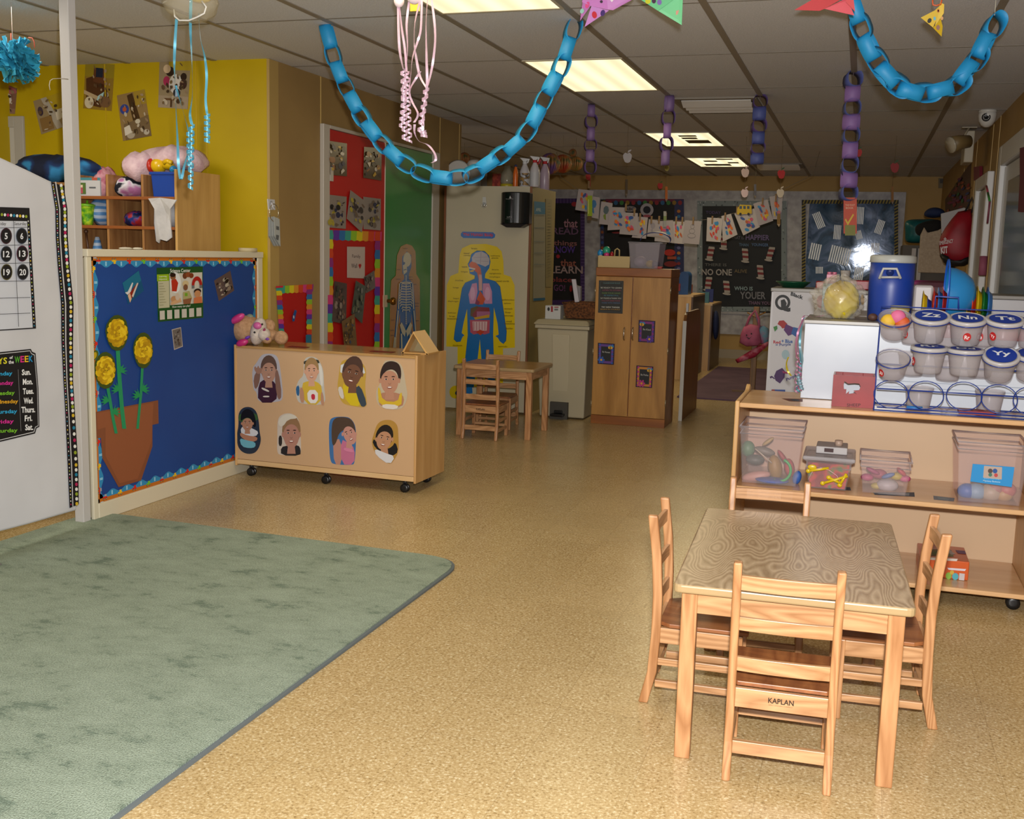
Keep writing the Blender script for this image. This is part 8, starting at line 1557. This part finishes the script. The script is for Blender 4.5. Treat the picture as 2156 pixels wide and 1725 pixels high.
# ================================================================ paper chains and things hung from the ceiling
def link(par, c, t, n, L, Rr, w, mat, face, rnd):
    # face: the strip's flat side is turned to the room; otherwise the loop is seen open
    t = t.normalized(); s = t.cross(n).normalized(); p, q = (n, s) if face else (s, n)
    q = (q + p*(rnd.uniform(-.25, .25) if face else rnd.uniform(.15, .42)) + t*(rnd.uniform(-.08, .08) if face else rnd.uniform(.1, .4))).normalized(); p = (p - q*p.dot(q)).normalized()
    pts = []; K = 22
    for k in range(K):
        a = 2*math.pi*k/K; ca, sa = math.cos(a), math.sin(a); e = .72
        pts.append(c+t*(L/2*math.copysign(abs(ca)**e, ca))+p*(Rr*math.copysign(abs(sa)**.9, sa)))
    m = MB(); m.strip(pts, w, q, closed=True); return obj('link', m, mat, par, world=True, solid=.0006)
def blue_chain(pts, Y0, Y1, xa, xb, label, mat, L=.15, w=.062):
    t = thing('paper_chain', label, 'paper chain', tuple(PY(*pts[0][:2], Y0)), 0, 'blue paper chains looping under the ceiling'); rnd = random.Random(3)
    P = [PY(x, y, Y0+(Y1-Y0)*(x-xa)/(xb-xa)) for x, y, f in pts]
    for i, (x, y, f) in enumerate(pts):
        a = P[max(i-1, 0)]; b = P[min(i+1, len(P)-1)]; tt = b-a; n = (EYEV-P[i]); n = (n-tt.normalized()*n.dot(tt.normalized())).normalized()
        LL = tt.length/(2 if 0 < i < len(P)-1 else 1)*1.28; link(t, P[i], tt, n, min(max(LL, .11), .2), .035, w, mat, f, rnd)
    for e in (P[0], P[-1]): m = MB(); m.tube([Vector((e.x, e.y, CEIL)), e+Vector((0, 0, .045))], .0015, 5); obj('thread', m, M('#B9B6A6', .6), t, world=True)
    return t
BC = M('#1583B8', .55); zc = lambda x, y: (640+x/3.593, y/3.593)
cp_ = [(185, 275, 1), (222, 418, 0), (265, 545, 1), (318, 655, 0), (375, 772, 1), (438, 880, 0), (510, 985, 1), (600, 1090, 0), (680, 1170, 1), (770, 1238, 0), (905, 1310, 0), (1040, 1345, 1), (1165, 1342, 0), (1280, 1315, 0), (1390, 1240, 1), (1485, 1175, 0), (1590, 1100, 1), (1682, 1000, 0), (1755, 878, 1), (1808, 762, 0), (1880, 632, 1), (1945, 502, 0), (1990, 365, 1), (2035, 225, 0)]
blue_chain([zc(x, y)+(f,) for x, y, f in cp_], 5.04, 5.16, 690, 1213, 'long blue paper chain sagging in front of the red and green doors', BC)
zd = lambda x, y: (1656+x/4.312, y/4.312)
cp_ = [(560, -110, 0), (625, 90, 1), (680, 245, 0), (750, 430, 1), (830, 555, 0), (912, 685, 1), (1015, 770, 0), (1125, 832, 1), (1262, 840, 0), (1395, 815, 1), (1545, 770, 0), (1625, 650, 1), (1722, 545, 0), (1785, 410, 1), (1880, 245, 0)]
blue_chain([zd(x, y)+(f,) for x, y, f in cp_], 4.75, 5.0, 1790, 2098, 'blue paper chain hanging near the right wall above the counter', M('#1583B8', .55), w=.058)
LAV, PUR, MAU, BLV = M('#7E5E96', .6), M('#4E3A72', .6), M('#6E5684', .6), M('#46508A', .6)
def vchain(px, pys, Y, w, r_, cols, label):
    c0 = PY(px[0], pys[0], Y); t = thing('hanging_chain', label, 'paper chain', (c0.x, Y, CEIL), 0, 'purple paper chains hanging straight down'); rnd = random.Random(int(px[0]))
    for i, y in enumerate(pys):
        c = PY(px[0]+(px[1]-px[0])*i/max(1, len(pys)-1), y, Y); nb = abs(PY(px[0], pys[min(i+1, len(pys)-1)], Y).z-PY(px[0], pys[max(i-1, 0)], Y).z)/(2 if 0 < i < len(pys)-1 else 1)
        link(t, c, Vector((0, 0, 1)), (EYEV-c).normalized(), nb*1.18, r_, w, cols[i % len(cols)], cols_face[i % 2], rnd)
    m = MB(); m.tube([(c0.x, Y, CEIL), (c0.x, Y, c0.z+.02)], .0015, 5); obj('thread', m, M('#6A5A60', .6), t, world=True)
cols_face = (0, 1)
vchain((1796, 1786), [168, 197, 228, 257, 287, 316, 349, 379, 407], 6.8, .085, .045, [BLV, LAV, BLV, LAV], 'tallest purple paper chain, hanging in front of the orange book sheet')
vchain((1600, 1594), [215, 239, 266, 290, 313, 334], 7.66, .08, .046, [PUR, BLV], 'blue and purple paper chain hanging right of the metal ceiling vent')
cols_face = (1, 0)
vchain((1409, 1401), [218, 248, 275, 304, 332], 7.6, .052, .044, [MAU, PUR, LAV, PUR], 'mauve paper chain hanging across the third ceiling light')
vchain((1245, 1242), [233, 256, 282, 306, 328, 352], 7.93, .052, .044, [MAU, PUR], 'leftmost mauve paper chain, near the spray bottles')
# folded paper butterflies / kites
def folded(name, label, Y, parts, threads=(), grp='folded paper shapes hanging from the ceiling'):
    c = PY(*parts[0][1][0], Y); t = thing(name, label, 'paper decoration', tuple(c), 0, grp)
    for i, (col, pts, dots, dys) in enumerate(parts):
        q = [PY(x, y, Y+(dys[k] if dys else 0)) for k, (x, y) in enumerate(pts)]
        m = MB(); m.hexa([p+Vector((0, .002, 0)) for p in q], q, col)
        if len(q) >= 3:
            n = (q[1]-q[0]).cross(q[2]-q[0]).normalized(); n = n if n.dot(EYEV-q[0]) > 0 else -n; pl = Plane(q[0], n)
            for dc, dp in dots: m.poly([pl.at(x, y, .0016) for x, y in dp], dc)
        obj('fold', m, PRINT, t, world=True)
    for (x, y) in threads: p = PY(x, y, Y); m = MB(); m.tube([p, (p.x, p.y, CEIL)], .001, 4); obj('thread', m, M('#A8A090', .6), t, world=True)
zk = lambda pts: [(1200+x/4.312, y/4.312) for x, y in pts]
folded('paper_kite', 'lilac folded paper shape with coloured spots at the top edge', 4.3, [
    ('#A868A8', zk([(120, -60), (330, -60), (345, 88), (195, 55), (110, 20)]), [('#2A1A2A', zk(ell(285, 15, 14, 14, 8))), ('#C8C0C8', zk([(355, -10), (405, -10), (380, 20)]))], None),
    ('#B076B0', zk([(330, -60), (620, -60), (560, 0), (392, 92), (345, 88)]), [('#4A5A1E', zk(ell(465, 8, 22, 16, 10, 15))), ('#C4BCC4', zk(ell(380, 8, 22, 14, 10)))], [0, .02, .02, 0, 0]),
    ('#A872B0', zk([(195, 55), (355, 95), (133, 245)]), [('#A81A2A', zk(ell(222, 135, 23, 33, 12, -10))), ('#34185E', zk(ell(298, 118, 21, 30, 12, 15)))], [0, .01, .03]),
    ('#9A609E', zk([(120, -20), (190, 50), (92, 188)]), [('#B8407A', zk(ell(158, 45, 18, 32, 10, 20))), ('#7AA8A0', zk(ell(110, 100, 18, 24, 10, 20)))], [0, 0, .03])], [(1260, -8)])
folded('paper_kite', 'mint green folded paper shape with coloured spots at the top edge', 4.3, [
    ('#5EAE7A', zk([(600, -30), (830, -60), (990, -40), (800, 98)]), [('#B0B01E', zk(ell(708, 10, 26, 26, 10))), ('#3A1A3A', zk(ell(762, 8, 20, 24, 10))), ('#6E5A9A', zk(ell(812, 20, 22, 26, 10)))], None),
    ('#68B884', zk([(850, -40), (1025, -20), (1015, 228), (800, 98)]), [('#0E6A78', zk(ell(890, 70, 24, 30, 12, 30))), ('#C08A7A', zk([(930, 80), (960, 70), (965, 100), (990, 90), (980, 130), (950, 140), (940, 160), (920, 158), (930, 125)]))], [0, 0, .04, .01])], [(1400, -8)])
zk2 = lambda pts: [(1656+x/4.312, y/4.312) for x, y in pts]
folded('paper_kite', 'coral red folded paper shape above the right blue chain', 4.35, [
    ('#B84448', zk2([(72, 90), (330, -60), (520, -20), (345, 80), (300, 98)]), [], [0, .02, .02, 0, 0]), ('#C4505A', zk2([(345, 80), (520, -5), (560, 0), (615, 140)]), [], [0, .02, .02, .03]), ('#B84044', zk2([(520, -60), (605, -40), (622, 105), (540, 20)]), [], None)], [(1765, -8)])
folded('paper_kite', 'small yellow folded paper shape with spots and an orange ring', 4.4, [
    ('#B89A22', zk2([(1218, 160), (1345, 95), (1395, 50), (1365, 170), (1330, 250)]), [('#14140E', zk2(ell(1298, 187, 18, 24, 12, 30))), ('#5A9AA8', zk2(ell(1345, 168, 12, 18, 10))), ('#A8622A', zk2(ell(1378, 98, 12, 18, 10))), ('#B89A22', zk2(ell(1378, 98, 6, 10, 10)))], None),
    ('#C0A22A', zk2([(1395, 20), (1432, 40), (1428, 120), (1345, 245)]), [('#B88A5A', zk2(ell(1410, 165, 14, 18, 8)))], [0, 0, .01, .02]),
    ('#B6981E', zk2([(1330, 252), (1400, 170), (1418, 240), (1408, 333)]), [('#8E6A62', zk2(ell(1376, 250, 17, 24, 10)))], [0, .01, .02, .02])], [(1980, 5)])
m = MB(); m.tube([PY(1656+x/4.312, y/4.312, 4.39) for x, y in ((1340, -30), (1325, 10), (1330, 45), (1360, 50), (1400, 40), (1410, 0), (1395, -20))], .003, 6); obj('orange_ring', m, M('#B84A10', .4), None, 'orange looped cord above the small yellow paper shape', 'cord')
